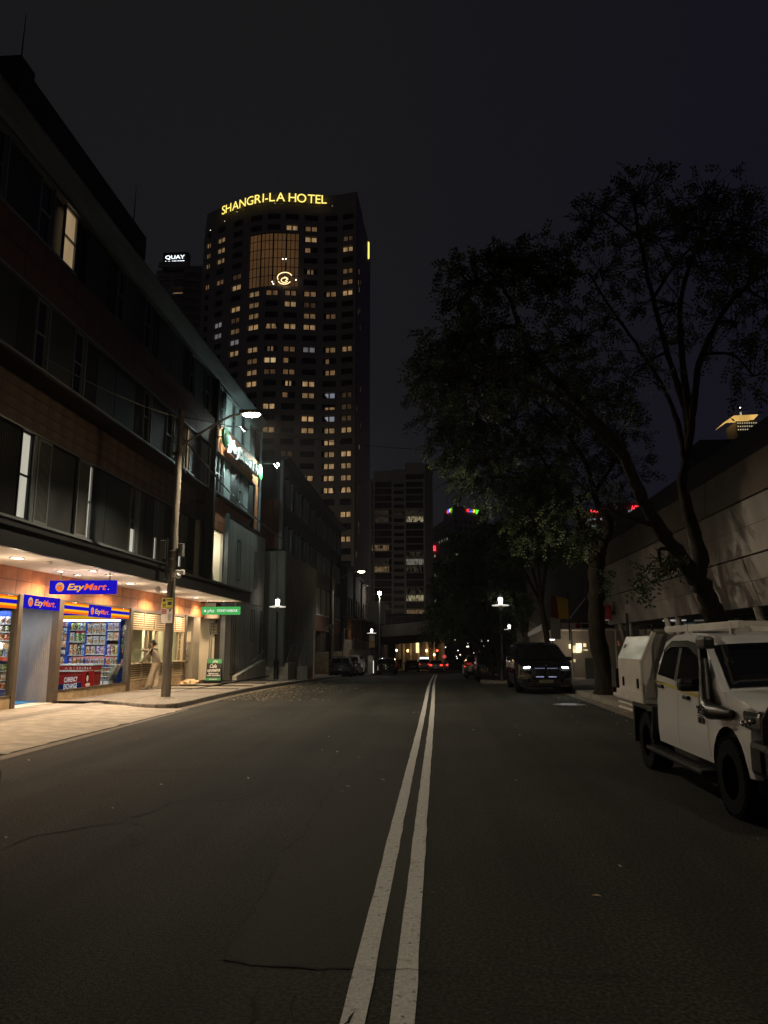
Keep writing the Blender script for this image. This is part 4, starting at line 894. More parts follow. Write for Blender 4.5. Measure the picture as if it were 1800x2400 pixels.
a = atY(379, 1426, 22); b = atY(406, 1401, 22); yp = MB().box(a.x, b.x, 21.97, 21.985, a.z, b.z).build('parking_plate', mat('plate_yellow', (.62, .58, .04), .5), up)
m = MB(); W_ = b.x - a.x; H_ = b.z - a.z
for u0, u1, v0, v1 in ((.1, .35, .62, .9), (.42, .9, .75, .85), (.55, .92, .3, .62), (.08, .45, .36, .44), (.12, .4, .18, .3), (.06, .94, .06, .09)): m.box(a.x + W_ * u0, a.x + W_ * u1, 21.962, 21.969, a.z + H_ * v0, a.z + H_ * v1)
m.build('pictogram', blackmetal, yp)
a = atY(378, 1460, 22); b = atY(405.5, 1427, 22); wp = MB().box(a.x, b.x, 21.97, 21.985, a.z, b.z).build('parking_plate', mat('plate_white', (.6, .58, .55), .5), up); W_ = b.x - a.x; H_ = b.z - a.z
MB().box(a.x + .02 * W_, a.x + .46 * W_, 21.963, 21.969, a.z + .62 * H_, a.z + .97 * H_).build('red_panel', mat('plate_red', (.3, .02, .02), .5), wp)
m = MB(); puttext(m, 'LOADING', .06, (a.x + .05 * W_, 21.96, a.z + .83 * H_), XS, ZS, width=.38 * W_); puttext(m, 'ZONE', .07, (a.x + .05 * W_, 21.96, a.z + .67 * H_), XS, ZS, width=.38 * W_); m.build('lettering', MATS['plate_white'], wp)
m = MB(); puttext(m, 'P', .12, (a.x + .68 * W_, 21.96, a.z + .78 * H_), XS, ZS, off=.004)
for k in range(7): m.box(a.x + W_ * .6, a.x + W_ * (.85 + .05 * (k % 2)), 21.962, 21.969, a.z + H_ * (.15 + .075 * k), a.z + H_ * (.175 + .075 * k))
m.build('lettering', blackmetal, wp)
MB().tube([PB, PB + Vector((0, 0, .05))], [.3, .24], 14).build('footing', concd, up)
# overhead cables
def cable(name, a, b, sag, r_, label, m=blackmetal):
    a = Vector(a); b = Vector(b); P = [a.lerp(b, i / 24) - Vector((0, 0, sag * 4 * (i / 24) * (1 - i / 24))) for i in range(25)]
    o = MB().tube(P, r_, 5).build(name, m); tag(o, label, 'cable', 'overhead cables')
p = atX(100, 836, -9.85); cable('service_cable', (-8.05, 22.15, 8.75), p, .15, .016, 'thin twisted cable from the timber pole to the near hostel facade', galv)
cable('service_cable', (-8.0, 22.3, 8.2), atY(664, 1264, 48), .35, .03, 'thick black cable from the timber pole down to the far dark building')
cable('service_cable', (-7.95, 22.2, 8.8), (5.2, 30, 9.6), .5, .012, 'fine overhead wire from the timber pole across the street')

# second timber pole farther along
b = (-8.75, 62, zr(62) + .1); arm = [atY(x, y, 62) for x, y in ((779, 1370), (795, 1358), (820, 1342), (838, 1339))]
utility_pole(b, (-8.75, 62, 9.6), 'timber street light pole beyond the parked grey cars', arm, 420, r0=.2, col=(1, .92, .8))
bb = MB().box(-8.95, -8.55, 61.78, 61.8, 3.1, 3.45).build('parking_plate', mat('plate_grey', (.3, .3, .28), .6)); bb.parent = bpy.data.objects['utility_pole.001']; bb.location = -Vector(b)
# lamps along the street outside the picture that light this stretch of it
utility_pole((-8.0, -16, .13), (-8.0, -16, 9), 'timber street light pole behind the viewer on the hostel side', [(-7.9, -16, 7.9), (-6.8, -16, 8.5), (-5.8, -16, 8.8)], 620)
utility_pole((7.2, .5, .13), (7.2, .5, 9.6), 'timber street light pole behind the white utility truck', [(7.1, .5, 8.6), (6.6, .6, 9.1), (6.1, .7, 9.3)], 620, 140, tilt=.9)

# post-top lamps with disc reflectors
def lamp_post(x, y, h, label, power, r_=.055, zb=None, dim=1.):
    z = zr(y) + .13 if zb is None else zb
    o = thing('post_lamp', label, 'street lamp', (x, y, z), 'post lamps with disc reflectors')
    m = MB(); m.lathe([(.15, 0), (.16, .05), (.135, .1), (.135, .95), (.15, 1.0), (.1, 1.06), (r_, 1.15), (r_ * .8, 2.4), (r_ * 1.3, 2.42), (r_ * .8, 2.5), (r_ * .7, h - .75)], (x, y, z), 12); m.build('post', blackmetal, o, smooth=True)
    m = MB(); m.lathe([(r_ * .8, h - .8), (.1, h - .68), (.11, h - .52), (0, h - .52)], (x, y, z), 12); m.build('lamp_cup', galv, o, smooth=True)
    m = MB(); m.lathe([(.1, h - .5), (.44, h - .53), (.46, h - .49), (.12, h - .44)], (x, y, z), 20); m.build('disc_reflector', mat('lamp_white', (.7, .7, .66), .5, emit=(1, .93, .8), es=.7 * dim), o, smooth=True)
    m = MB(); m.lathe([(.09, h - .5), (.1, h - .34), (.115, h - .26), (.115, h - .12), (0, h - .08)], (x, y, z), 14); m.build('globe', glow('post_lamp_glow', (1, .93, .82), 8), o, smooth=True)
    m = MB(); m.lathe([(.2, h - .02), (.19, h + .02), (.05, h + .06), (0, h + .06)], (x, y, z), 14); m.build('cap', blackmetal, o, smooth=True)
    if power: light('POINT', (x, y, z + h - .62), power, (1, .9, .74), .08, parent=o)
lamp_post(-8.8, 41, 4.45, 'post lamp at the foot of the panelled tower beside the steps', 30)
lamp_post(3.38, 40.6, 4.45, 'post lamp on the kerb blister in front of the parked black wagon', 230, zb=zr(40.6) + .13)
lamp_post(-6.55, 75, 4.35, 'post lamp beside the yellow bus stop plate on the far left pavement', 40)
lamp_post(-5.7, 108, 4.2, 'post lamp at the end of the overpass', 60)
lamp_post(6.2, 66, 4.3, 'post lamp half hidden in the trees farther along on the right', 60)
# tall floodlit mast by the overpass ramp
o = thing('lamp_mast', 'tall slim lamp mast on the ramp above the terrace wall', 'street lamp', (-7.3, 95, 2)); MB().tube([(-7.3, 95, -1.5), (-7.3, 95, 8.2)], .07, 8).build('mast', mat('mast_white', (.6, .6, .56), .5), o); MB().sphere((-7.3, 94.9, 8.3), .24).build('lamp', glow('mast_lamp', (1, .95, .85), 40), o, smooth=True); light('POINT', (-7.3, 94.6, 8.1), 90, (1, .93, .78), .1, parent=o)

# ---------------------------------------------------------------- person at the servery
def skin_person(name, label, J, E, rad, paint, mats, loc=(0, 0, 0)):
    bm = bmesh.new(); L = bm.verts.layers.skin.verify(); V = {}
    for k, p in J.items():
        v = bm.verts.new(p); V[k] = v; r_ = rad.get(k, .05); v[L].radius = r_ if isinstance(r_, tuple) else (r_, r_)
    V['pelvis'][L].use_root = True
    for a_, b_ in E: bm.edges.new((V[a_], V[b_]))
    me = bpy.data.meshes.new('skel'); bm.to_mesh(me); bm.free()
    o = bpy.data.objects.new('skel', me); COL.objects.link(o)
    o.modifiers.new('s', 'SKIN').use_smooth_shade = True; s = o.modifiers.new('d', 'SUBSURF'); s.levels = s.render_levels = 2
    dg = bpy.context.evaluated_depsgraph_get(); m2 = bpy.data.meshes.new_from_object(o.evaluated_get(dg)); bpy.data.objects.remove(o)
    root = thing(name, label, 'person', loc); m2.materials.clear()
    for m in mats: m2.materials.append(m)
    for p in m2.polygons: p.material_index = paint(p.center); p.use_smooth = True
    b_ = bpy.data.objects.new('body', m2); COL.objects.link(b_); b_.parent = root
    return root
skin = mat('skin', (.5, .3, .2), .6); top = mat('hoodie_beige', (.3, .27, .22), .9, var=.2, vs=14); trs = mat('trousers_cream', (.6, .52, .4), .9, var=.12, vs=9, bump=.3, bs=14); hair = mat('hair_dark', (.012, .008, .006), .55); shoe = mat('shoe_white', (.6, .56, .5), .6); dshoe = mat('shoe_dark', (.03, .025, .02), .6)
J = {'pelvis': (.16, 0, .93), 'belly': (.13, 0, 1.08), 'chest': (.06, 0, 1.27), 'neck0': (.015, 0, 1.42), 'neck': (-.02, 0, 1.5), 'jaw': (-.05, 0, 1.55), 'head': (-.035, 0, 1.63), 'crown': (-.02, 0, 1.7),
 'hipL': (.15, -.09, .9), 'hipR': (.17, .09, .9), 'kneeL': (.02, -.1, .48), 'kneeR': (.15, .09, .48), 'ankL': (-.05, -.11, .1), 'ankR': (.12, .1, .1), 'toeL': (-.2, -.12, .04), 'toeR': (-.02, .1, .04),
 'shL': (.04, -.19, 1.38), 'shR': (.04, .19, 1.38), 'elL': (-.14, -.24, 1.14), 'elR': (-.2, .24, 1.36), 'wrL': (-.33, -.22, .96), 'wrR': (-.45, .22, 1.38), 'hdL': (-.41, -.21, .925), 'hdR': (-.53, .21, 1.37)}
E_ = [('pelvis', 'belly'), ('belly', 'chest'), ('chest', 'neck0'), ('neck0', 'neck'), ('neck', 'jaw'), ('jaw', 'head'), ('head', 'crown'), ('pelvis', 'hipL'), ('pelvis', 'hipR'), ('hipL', 'kneeL'), ('hipR', 'kneeR'), ('kneeL', 'ankL'), ('kneeR', 'ankR'), ('ankL', 'toeL'), ('ankR', 'toeR'), ('chest', 'shL'), ('chest', 'shR'), ('shL', 'elL'), ('shR', 'elR'), ('elL', 'wrL'), ('elR', 'wrR'), ('wrL', 'hdL'), ('wrR', 'hdR')]
rad = dict(pelvis=(.16, .14), belly=(.16, .125), chest=(.18, .13), neck0=.09, neck=.055, jaw=.07, head=(.08, .1), crown=.06, hipL=.125, hipR=.125, kneeL=.105, kneeR=.1, ankL=.115, ankR=.11, toeL=.04, toeR=.04, shL=.085, shR=.085, elL=.07, elR=.066, wrL=.05, wrR=.048, hdL=(.03, .045), hdR=(.03, .045))
def pt(c):
    if c.z > 1.475 and c.x > -.3: return 0
    if (c.x < -.37 and c.z < 1.0 and c.z > .8) or c.x < -.47: return 0
    if c.z < .085: return 3
    return 2 if c.z < .9 + .3 * max(0, c.x - .1) and c.x > -.3 else 1
P_ = (-10.4, 27.15, .135)
wm = skin_person('person', 'person in beige hoodie and cream trousers leaning at the servery window', J, E_, rad, pt, [skin, top, trs, shoe], P_)
w0 = Vector(P_)
def loc_(mb, nm, m, par=wm, sm=True): 
    o = mb.build(nm, m, None, smooth=sm); o.parent = par; return o
hm = MB(); hm.sphere((-.012, 0, 1.655), (.098, .09, .105), n=16, k=10); hm.sphere((.075, 0, 1.63), (.055, .06, .075), n=12, k=8); loc_(hm, 'hair', hair)
loc_(MB().rbox(.11, .13, -.02, .02, 1.64, 1.66, .005), 'hair_clip', white)
fm = MB(); fm.sphere((-.128, 0, 1.6), (.02, .014, .022), n=8, k=6); loc_(fm, 'nose', skin)
for s in (-1, 1):
    e = MB(); e.sphere((-.108, .032 * s, 1.625), (.009, .014, .008), n=8, k=6); loc_(e, 'eye', hair)
    e = MB(); e.sphere((-.03, .088 * s, 1.61), (.018, .01, .028), n=8, k=6); loc_(e, 'ear', skin)
loc_(MB().rbox(-.118, -.1, -.022, .022, 1.565, 1.573, .003), 'mouth', mat('lips', (.35, .12, .1), .5))
hd = MB(); hd.tube([(.0, -.1, 1.455), (.06, -.08, 1.44), (.115, 0, 1.425), (.06, .08, 1.44), (.0, .1, 1.455)], [.035, .055, .065, .055, .035], 10); loc_(hd, 'hood', top)
for nm, hpos, dr in (('hand_lower', J['hdL'], (-.8, 0, -.35)), ('hand_reach', J['hdR'], (-1, 0, -.08))):
    h = MB(); d = Vector(dr).normalized(); b0 = Vector(hpos)
    for k, (dy, L) in enumerate(((-.03, .07), (-.01, .08), (.01, .076), (.03, .062))): h.tube([b0 + Vector((0, dy, 0)), b0 + Vector((0, dy * 1.1, 0)) + d * L * .55, b0 + Vector((0, dy * 1.15, -.02)) + d * L], [.011, .0095, .007], 6)
    h.tube([b0 + Vector((.03, -.035, 0)), b0 + Vector((0, -.06, -.005)) , b0 + Vector((-.035, -.065, -.012))], [.012, .01, .008], 6); loc_(h, 'fingers', skin)
for ank, toe, s in ((J['ankL'], J['toeL'], -1), (J['ankR'], J['toeR'], 1)):
    sh = MB(); x = (ank[0] + toe[0]) / 2 - .03; sh.sphere((x, ank[1], .045), (.15, .052, .05), n=14, k=8); o_ = loc_(sh, 'shoe', shoe); so = MB(); so.sphere((x - .005, ank[1], .012), (.158, .057, .018), n=14, k=6); loc_(so, 'sole', shoe, o_); st_ = MB(); st_.sphere((x - .05, ank[1], .062), (.07, .05, .03), n=10, k=6); loc_(st_, 'upper', dshoe, o_)
# far pedestrians under the overpass
for k, (x, y) in enumerate(((-5.95, 108.5), (-5.35, 107.5))):
    zz = zr(y) + .13
    J2 = {'pelvis': (0, 0, .9), 'chest': (0, 0, 1.25), 'neck': (0, 0, 1.45), 'head': (0, 0, 1.62), 'kneeL': (-.1, .08 * (1 - 2 * k), .48), 'kneeR': (.1, -.08, .48), 'ankL': (-.11, .15 * (1 - 2 * k), .06), 'ankR': (.11, -.15 * (1 - 2 * k), .06), 'shL': (-.2, 0, 1.36), 'shR': (.2, 0, 1.36), 'elL': (-.27, .05, 1.1), 'elR': (.27, -.05, 1.1), 'hdL': (-.27, -.02, .85), 'hdR': (.27, .02, .85)}
    E2 = [('pelvis', 'chest'), ('chest', 'neck'), ('neck', 'head'), ('pelvis', 'kneeL'), ('pelvis', 'kneeR'), ('kneeL', 'ankL'), ('kneeR', 'ankR'), ('chest', 'shL'), ('chest', 'shR'), ('shL', 'elL'), ('shR', 'elR'), ('elL', 'hdL'), ('elR', 'hdR')]
    r2 = dict(pelvis=.15, chest=.17, neck=.06, head=.1, kneeL=.08, kneeR=.08, ankL=.06, ankR=.06, shL=.08, shR=.08, elL=.06, elR=.06, hdL=.04, hdR=.04)
    skin_person('person', ['dark clothed pedestrian nearer the wall under the overpass', 'dark clothed pedestrian nearer the kerb under the overpass'][k], J2, E2, r2, lambda c: 0 if c.z > 1.5 else 1, [hair, mat('dark_coat', (.02, .02, .022), .8)], (x, y, zz))
# ---------------------------------------------------------------- building past the hostel
bb_ = thing('dark_office_building', 'dark three storey building with pale window mullions beyond the hostel', 'building', (-10.25, 60, 0))
dkwall = mat('dark_brick', (.07, .055, .048), .8, var=.25, vs=3)
rustp = mat('rust_panel', (.3, .1, .04), .6, var=.15, vs=1)
XB = -10.25; rowsB = [(11.15, 13.1), (8.1, 9.85), (4.4, 6.75)]; cols = [49.2 + 3.35 * i for i in range(9)]
holes = [(c, c + 2.75, a, b) for c in cols for a, b in rowsB] + [(49.0, 53.5, -.6, 2.9), (55, 60, -.6, 2.9), (63, 66, -.6, 2.9), (69, 73, -.6, 2.9)]
mb = MB(); mb.wall(PX(XB), [48, 79.5], [-2, 13.9], holes, .35); mb.quad((-30, 48, -1), (XB, 48, -1), (XB, 48, 13.9), (-30, 48, 13.9)); mb.quad((XB, 48, 13.9), (XB, 79.5, 13.9), (-30, 79.5, 13.9), (-30, 48, 13.9)); mb.quad((XB, 79.5, -2), (-30, 79.5, -2), (-30, 79.5, 13.9), (XB, 79.5, 13.9))
mb.build('wall', dkwall, bb_)
MB().box(-30, XB + .5, 47.8, 79.7, 13.9, 14.15).build('roof', mat('roof_slate', (.09, .09, .1), .6), bb_)
mull = mat('mullion_pale', (.42, .43, .44), .5)
for c in cols:
    for a, b in rowsB:
        w_ = MB().box(XB - .4, XB - .35, c, c + 2.75, a, b).build('window', darkglass, bb_)
        for k in (0, 1.3, 2.67): MB().box(XB - .35, XB - .02, c + k, c + k + .08, a, b).build('mullion', mull, w_)
    for a, b in rowsB[2:]: MB().box(XB, XB + .06, c - .3, c + 3.0, a - .1, a).build('sill', mull, bb_)
MB().box(XB, XB + .05, 48, 79.5, 2.95, 4.28).build('spandrel_panel', mat('spandrel_brown', (.14, .062, .036), .7, var=.15, vs=1.2), bb_)
for a, b in ((49.0, 53.5), (55, 60), (63, 66), (69, 73)): MB().box(XB - .5, XB - .35, a, b, -2, 2.9).build('ground_opening', blackmetal, bb_)
# rust coloured end panels facing the hostel
for i in range(3): MB().box(-11.75 + i * .48, -11.75 + i * .48 + .465, 47.9, 48, 7.95, 11.3).build('end_panel', rustp, bb_)
MB().box(-12.0, -10.2, 47.88, 48, 11.32, 13.9).build('end_cladding', mat('end_grey', (.1, .1, .095), .6), bb_)
MB().box(-10.3, -10.12, 47.86, 48.1, 7.9, 13.9).build('corner_trim', mull, bb_)
lb = thing('concrete_annex', 'low concrete annex with slim frames behind the post lamp', 'building', (-9.3, 45, 0))
MB().box(-16, -9.27, 45.05, 56.8, -1.2, 7.4).build('core', grout, lb)
for i in range(5): MB().box(-12.6 + i * .67, -12.6 + (i + 1) * .67 - .015, 44.9, 45.05, -1.2, 7.42 - .02 * (i % 2)).build('panel', concp, lb)
for i in range(10): MB().box(-9.27, -9.2, 45.0 + i * 1.18, 45.0 + (i + 1) * 1.18 - .02, -1.2, 7.42).build('panel', mat('annex_panel', (.17, .16, .14), .75, var=.2, vs=1), lb)
for a, c, d in ((45.6, 4.1, 5.9), (47.2, 3.9, 5.7), (45.4, .9, 2.6), (47.1, .4, 2.4)):
    m = MB(); m.box(-9.2, -9.186, a, a + .05, c, d); m.box(-9.2, -9.186, a + .6, a + .65, c, d); m.box(-9.2, -9.187, a + .05, a + .6, d - .05, d); m.box(-9.2, -9.187, a + .05, a + .6, c, c + .05); m.build('window_frame', blackmetal, lb)
# ---------------------------------------------------------------- terrace houses, steps and retaining wall
tw = mat('old_brick', (.1, .075, .06), .85, var=.3, vs=2); stone = mat('sandstone', (.26, .21, .15), .85, var=.3, vs=2.5, bump=.3, bs=12)
for k, (y0, y1, h, x, lab) in enumerate(((80, 86, 10.2, -9.6, 'dark terrace house with lit orange doorway behind the retaining wall'), (86, 92, 9.6, -9.4, 'dark terrace house with pale doorway light beside the post lamp'), (92, 99, 9.2, -9.2, 'dark terrace house nearest the overpass'))):
    o = thing('terrace_house', lab, 'house', (x, (y0 + y1) / 2, 0), 'terrace houses by the overpass')
    ho = [(y0 + .7, y0 + 1.7, 1.4, 3.8), (y0 + 3, y0 + 4.3, 1.9, 3.8), (y0 + .8, y0 + 1.9, 5, 6.9), (y0 + 3.4, y0 + 4.5, 5, 6.9)]
    m = MB(); m.wall(PX(x), [y0, y1], [-2, h], ho, .3); m.quad((x - 8, y0, -2), (x, y0, -2), (x, y0, h), (x - 8, y0, h)); m.quad((x, y0, h), (x, y1, h), (x - 8, y1, h), (x - 8, y0, h)); m.build('wall', tw, o)
    for q, hh in enumerate(ho):
        lit = (k == 0 and q in (0,)) or (k == 1 and q == 1)
        MB().box(x - .34, x - .3, hh[0], hh[1], hh[2], hh[3]).build('door' if q == 0 else 'window', glow('door_orange', (1, .36, .1), .55) if lit else darkglass, o)
    m = MB(); m.prism([(x - 8.2, h), (x + .5, h), (x - 3.8, h + 1.6)], y0 + .02, y1 - .02, 'y'); m.build('roof', MATS['roof_slate'], o)
    for yy in (y0 + .3, y0 + 2.4, y0 + 5.2): MB().box(x + .9, x + 1.0, yy, yy + .1, 1.2, 4.6).build('verandah_post', dkwall, o)
    MB().box(x, x + 1.1, y0, y1, 4.6, 4.75).build('verandah_floor', dkwall, o)
light('POINT', (-8.9, 83, 3.0), 14, (1, .5, .2), .1)
rw = thing('retaining_wall', 'sandstone retaining wall with iron railing below the terrace houses', 'wall', (-7.6, 82, -1))
y = 64.; k = 0
while y < 101:
    L = 1.35
    for q in range(4): 
        zb = zr(y) + .1 + q * .52; MB().box(-8.2, -7.55 + RND.uniform(-.02, .02), y + (.6 if q % 2 else 0) + .01, y + L + (.6 if q % 2 else 0) - .01, zb, zb + .505).build('stone', stone, rw)
    y += L
m = MB(); m.tube([(-7.7, 68, 2.35), (-7.7, 101, 1.75)], .03, 6); m.tube([(-7.7, 68, 1.45), (-7.7, 101, .9)], .02, 6)
for i in range(34): m.tube([(-7.7, 68 + i, 2.35 - .018 * i), (-7.7, 68 + i, 1.2 - .018 * i)], .018, 5)
m.build('railing', galv, rw)
MB().box(-30, -8.2, 64, 101, -3, 1.15).build('terrace', stone, rw)
sw = thing('stair_wall', 'pale stone stair wall with handrail behind the parked grey cars', 'wall', (-8, 66, -.6))
for i in range(6): MB().box(-9.9, -8.3, 62.9 + .32 * i, 67, -.9, -.6 + .19 * i).build('step', stone, sw)
MB().box(-8.3, -7.6, 66.6, 67.8, -1, 2.25).build('pier', mat('pale_stone', (.24, .21, .17), .8, var=.2, vs=3), sw)
m = MB(); m.tube([(-8.25, 63, .6), (-8.25, 66.6, 2.0), (-8.25, 66.6, 3.2), (-8.25, 70, 3.2)], .03, 6); m.tube([(-8.25, 63, .6), (-8.25, 63, -.6)], .03, 6); m.build('handrail', galv, sw)
# bus stop plate, slim posts, parking meter
o = thing('bus_stop', 'yellow bus stop plate on a slim post by the far left kerb', 'sign', (-6.35, 74.5, -.9)); MB().tube([(-6.35, 74.5, -1.1), (-6.35, 74.5, 2.9)], .04, 8).build('post', blackmetal, o)
p_ = MB().box(-6.75, -6.2, 74.42, 74.46, 1.55, 2.75).build('plate', mat('bus_yellow', (.62, .42, .12), .6), o); MB().box(-6.7, -6.25, 74.41, 74.42, 2.2, 2.7).build('plate_top', MATS['plate_white'], p_)
m = MB(); puttext(m, 'STOP', .16, (-6.68, 74.405, 1.98), XS, ZS, width=.42); m.build('lettering', blackmetal, p_)
def post(px, py0, py1, Y, r_, name, label, m): 
    a = atY(px, py1, Y); b = atY(px, py0, Y); a.z = zr(Y) + .1; o = thing(name, label, 'post', a); MB().tube([a, (a.x, a.y, b.z)], r_, 10).build('shaft', m, o); MB().lathe([(r_ * 1.3, 0), (r_ * 1.3, .03), (r_, .05)], a, 10).build('collar', galv, o); MB().sphere((a.x, a.y, b.z), r_ * 1.02).build('cap', m, o); return o
post(735, 1480, 1591, 43.5, .045, 'marker_post', 'slim pale post at the kerb before the dark building', mat('post_tan', (.5, .42, .3), .6))
post(802, 1482, 1583, 53, .035, 'sign_pole', 'slim grey pole at the kerb in front of the parked grey car', galv)
o = thing('parking_meter', 'tall pale parking ticket machine on the far left pavement', 'ticket machine', (-6.25, 70.5, -.85)); MB().rbox(-6.5, -6.0, 70.4, 70.7, -.95, .8, .03).build('cabinet', mat('meter_grey', (.38, .37, .33), .5), o); MB().box(-6.42, -6.08, 70.38, 70.4, .2, .65).build('display', plate := MATS['plate_white'], o)
lt = MB().box(-5.99, -5.975, 70.42, 70.68, -.9, .35).build('light_strip', glow('meter_strip', (1, .95, .85), 1.6), o)
o = thing('traffic_cone', 'orange traffic cone standing in the dark ground floor opening', 'cone', atY(731, 1582, 47.5)); c = WL[o.name].copy(); c.z = zr(47.5) + .13; MB().lathe([(.2, 0), (.2, .03), (.14, .04), (.03, .75), (0, .76)], c, 12).build('cone_body', mat('cone_orange', (.6, .06, .03), .6), o)

# ---------------------------------------------------------------- overpass and what shows under it
ov = thing('overpass', 'concrete road overpass crossing the street with railing on top', 'bridge', (0, 104, 0))
ovm = mat('overpass_concrete', (.19, .16, .13), .8, var=.15, vs=.8)
vs = []
for x, zb, zt in ((-7.6, 1.85, 4.35), (-3, 2.15, 4.8), (3, 2.75, 5.4), (10, 3.3, 6.0), (40, 5.5, 8.5)):
    vs += [(x, 100, zb + .9), (x, 99.6, zb + 1.0), (x, 99.6, zt), (x, 101, zt), (x, 109, zt), (x, 109, zb), (x, 101.5, zb)]
fs = [(7 * i + j, 7 * i + (j + 1) % 7, 7 * (i + 1) + (j + 1) % 7, 7 * (i + 1) + j) for i in range(4) for j in range(7)] + [tuple(range(7)), tuple(range(34, 27, -1))]
MB().add(vs, fs).build('deck', ovm, ov, fixn=True)
m = MB(); zt = lambda x: 4.35 + (x + 7.6) * .094
for k in range(3): m.tube([(-7.6, 99.8, zt(-7.6) + .3 + .3 * k), (30, 99.8, zt(30) + .3 + .3 * k)], .025 if k < 2 else .035, 5)
for i in range(26): x = -7.5 + i * 1.4; m.tube([(x, 99.8, zt(x)), (x, 99.8, zt(x) + .95)], .025, 5)
m.build('railing', galv, ov)
MB().box(-12, -7.4, 99.4, 109, -3, 4.6).build('abutment', mat('abutment_dark', (.05, .045, .04), .8), ov)
MB().box(-11.5, -7.7, 109.5, 112, -3, 8.0).build('ramp_wall', mat('cream_render', (.5, .46, .34), .7), ov)
for x in (-6.4, 12): MB().lathe([(.55, -3), (.55, 3.2)], (x, 106, 0), 14).build('pier', ovm, ov)
ar = thing('arcade_building', 'warm lit stone arcade with pale columns seen under the overpass', 'building', (-3, 126, -2))
MB().box(-9, 1.2, 127, 140, -3, 4.2).build('wall', mat('arcade_wall', (.32, .25, .17), .8, var=.2, vs=1), ar)
for x, w_ in ((-7.0, .9), (-5.8, .35), (-4.6, .28), (-3.3, .28), (-2.0, .5), (-.7, .28), (.6, .5)): MB().box(x, x + w_, 125.6, 126.4, -3, 3.2).build('column', mat('arcade_column', (.5, .4, .3), .7), ar)
MB().box(-9, 1.2, 125.4, 127, 3.2, 4.3).build('lintel', ovm, ar)
MB().box(-3.6, -3.1, 125.3, 125.42, .6, 2.5).build('lightbox_sign', glow('arcade_sign', (1, .78, .38), 1.4), ar)
for x, z in ((-4.95, .95), (-1.85, .95), (-.6, .3), (-2.5, -.6)): MB().sphere((x, 125.2, z), (.16, .16, .22)).build('lantern', glow('lantern_warm', (1, .6, .2), 7), ar)
for x in (-2.9, -2.3, -1.5): MB().box(x, x + .3, 126.95, 127, -2.2, -.6).build('lit_doorway', glow('doorway_warm', (1, .6, .28), .7), ar)
for x, y, p in ((-6.3, 118, 50), (-3.5, 123.5, 32), (-1, 123.5, 24)): light('POINT', (x, y, 1.6), p, (1, .72, .4), .2)
MB().box(-6.9, -6.2, 118, 118.3, .9, 1.2).build('wall_lamp', glow('wall_lamp', (1, .9, .7), 6), ar)
# signals, far lamps and road furniture beyond
o = thing('traffic_signal', 'far traffic signal showing red beyond the overpass', 'traffic light', (.3, 122, -2)); MB().tube([(-.1, 122, -2.2), (-.1, 122, 1.6)], .06, 8).build('pole', blackmetal, o); MB().rbox(-.3, .1, 121.8, 122, .2, 1.3, .03).build('housing', blackmetal, o); MB().sphere((-.1, 121.75, 1.0), .16).build('red_light', glow('signal_red', (1, .06, .03), 9), o)
o = thing('stop_sign', 'round red road sign beyond the queueing cars', 'sign', (1.0, 118, -2)); MB().tube([(1, 118, -2.2), (1, 118, .4)], .04, 6).build('pole', galv, o); MB().lathe([(0, 0), (.3, 0), (.3, .03), (0, .03)], (1, 117.9, .1), 8, axis='y').build('plate', glow('sign_red_lit', (.8, .08, .08), .7), o)
far = random.Random(21)
for k in range(20):
    x = 1.5 + 9.5 * (k + far.random()) / 20; yy = far.uniform(125, 170); z = far.uniform(-1.0, 2.9); o = thing('distant_lamp', '%s distant lamp under the overpass, number %s counting from the road edge' % (['white', 'amber', 'greenish'][k % 3], ['one', 'two', 'three', 'four', 'five', 'six', 'seven', 'eight', 'nine', 'ten', 'eleven', 'twelve', 'thirteen', 'fourteen', 'fifteen', 'sixteen', 'seventeen', 'eighteen', 'nineteen', 'twenty'][k]), 'street lamp', (x, yy, -2.3), 'distant lamps under the overpass'); MB().sphere((x, yy, z), far.uniform(.07, .15), n=8, k=6).build('globe', glow('far_lamp_%d' % (k % 3), [(1, .95, .85), (1, .7, .4), (.85, 1, .95)][k % 3], far.choice([2.5, 6])), o); MB().tube([(x, yy, -2.3), (x, yy, z)], .05, 5).build('pole', blackmetal, o)
MB().box(-60, 60, 172, 173, -3, 9).build('far_block', mat('far_dark', (.05, .05, .05), .9), None)
tag(bpy.data.objects['far_block'], 'unlit dark block closing the street beyond the overpass', 'building')
o = thing('planter_wall', 'low white planter wall with rounded end before the overpass', 'planter', (5, 82, -1.2)); zz = zr(82); m = MB(); m.prism([(2.6, 82), (2.75, 81.6), (3.1, 81.4), (5.4, 81.4), (5.4, 83), (3.1, 83), (2.75, 82.6)], zz - .1, zz + .85); m.build('wall', mat('planter_white', (.75, .73, .7), .6), o); MB().box(2.7, 5.4, 81.5, 82.9, zz + .85, zz + .9).build('coping', mat('coping', (.6, .58, .55), .7), o)
light('POINT', (2.4, 78, 2.6), 60, (.9, 1, .98), .15)

for k, (x, y, z, pw) in enumerate(((-16, 232, 9, 1300), (6, 240, 9, 1300), (-30, 150, 10, 1200))):  # unseen lamps added to brighten the apartments and the hotel
    o = thing('added_far_lamp', ['street lamp at the foot of the apartment block', 'street lamp on the far side street', 'street lamp behind the terrace houses'][k], 'street lamp', (x, y, -2.3)); MB().tube([(x, y, -2.3), (x, y, z)], .09, 6).build('pole', galv, o); MB().sphere((x, y, z), .3).build('globe', glow('far_globe', (1, .85, .65), 6), o); light('POINT', (x, y, z + .6), pw, (1, .82, .6), .3, parent=o)
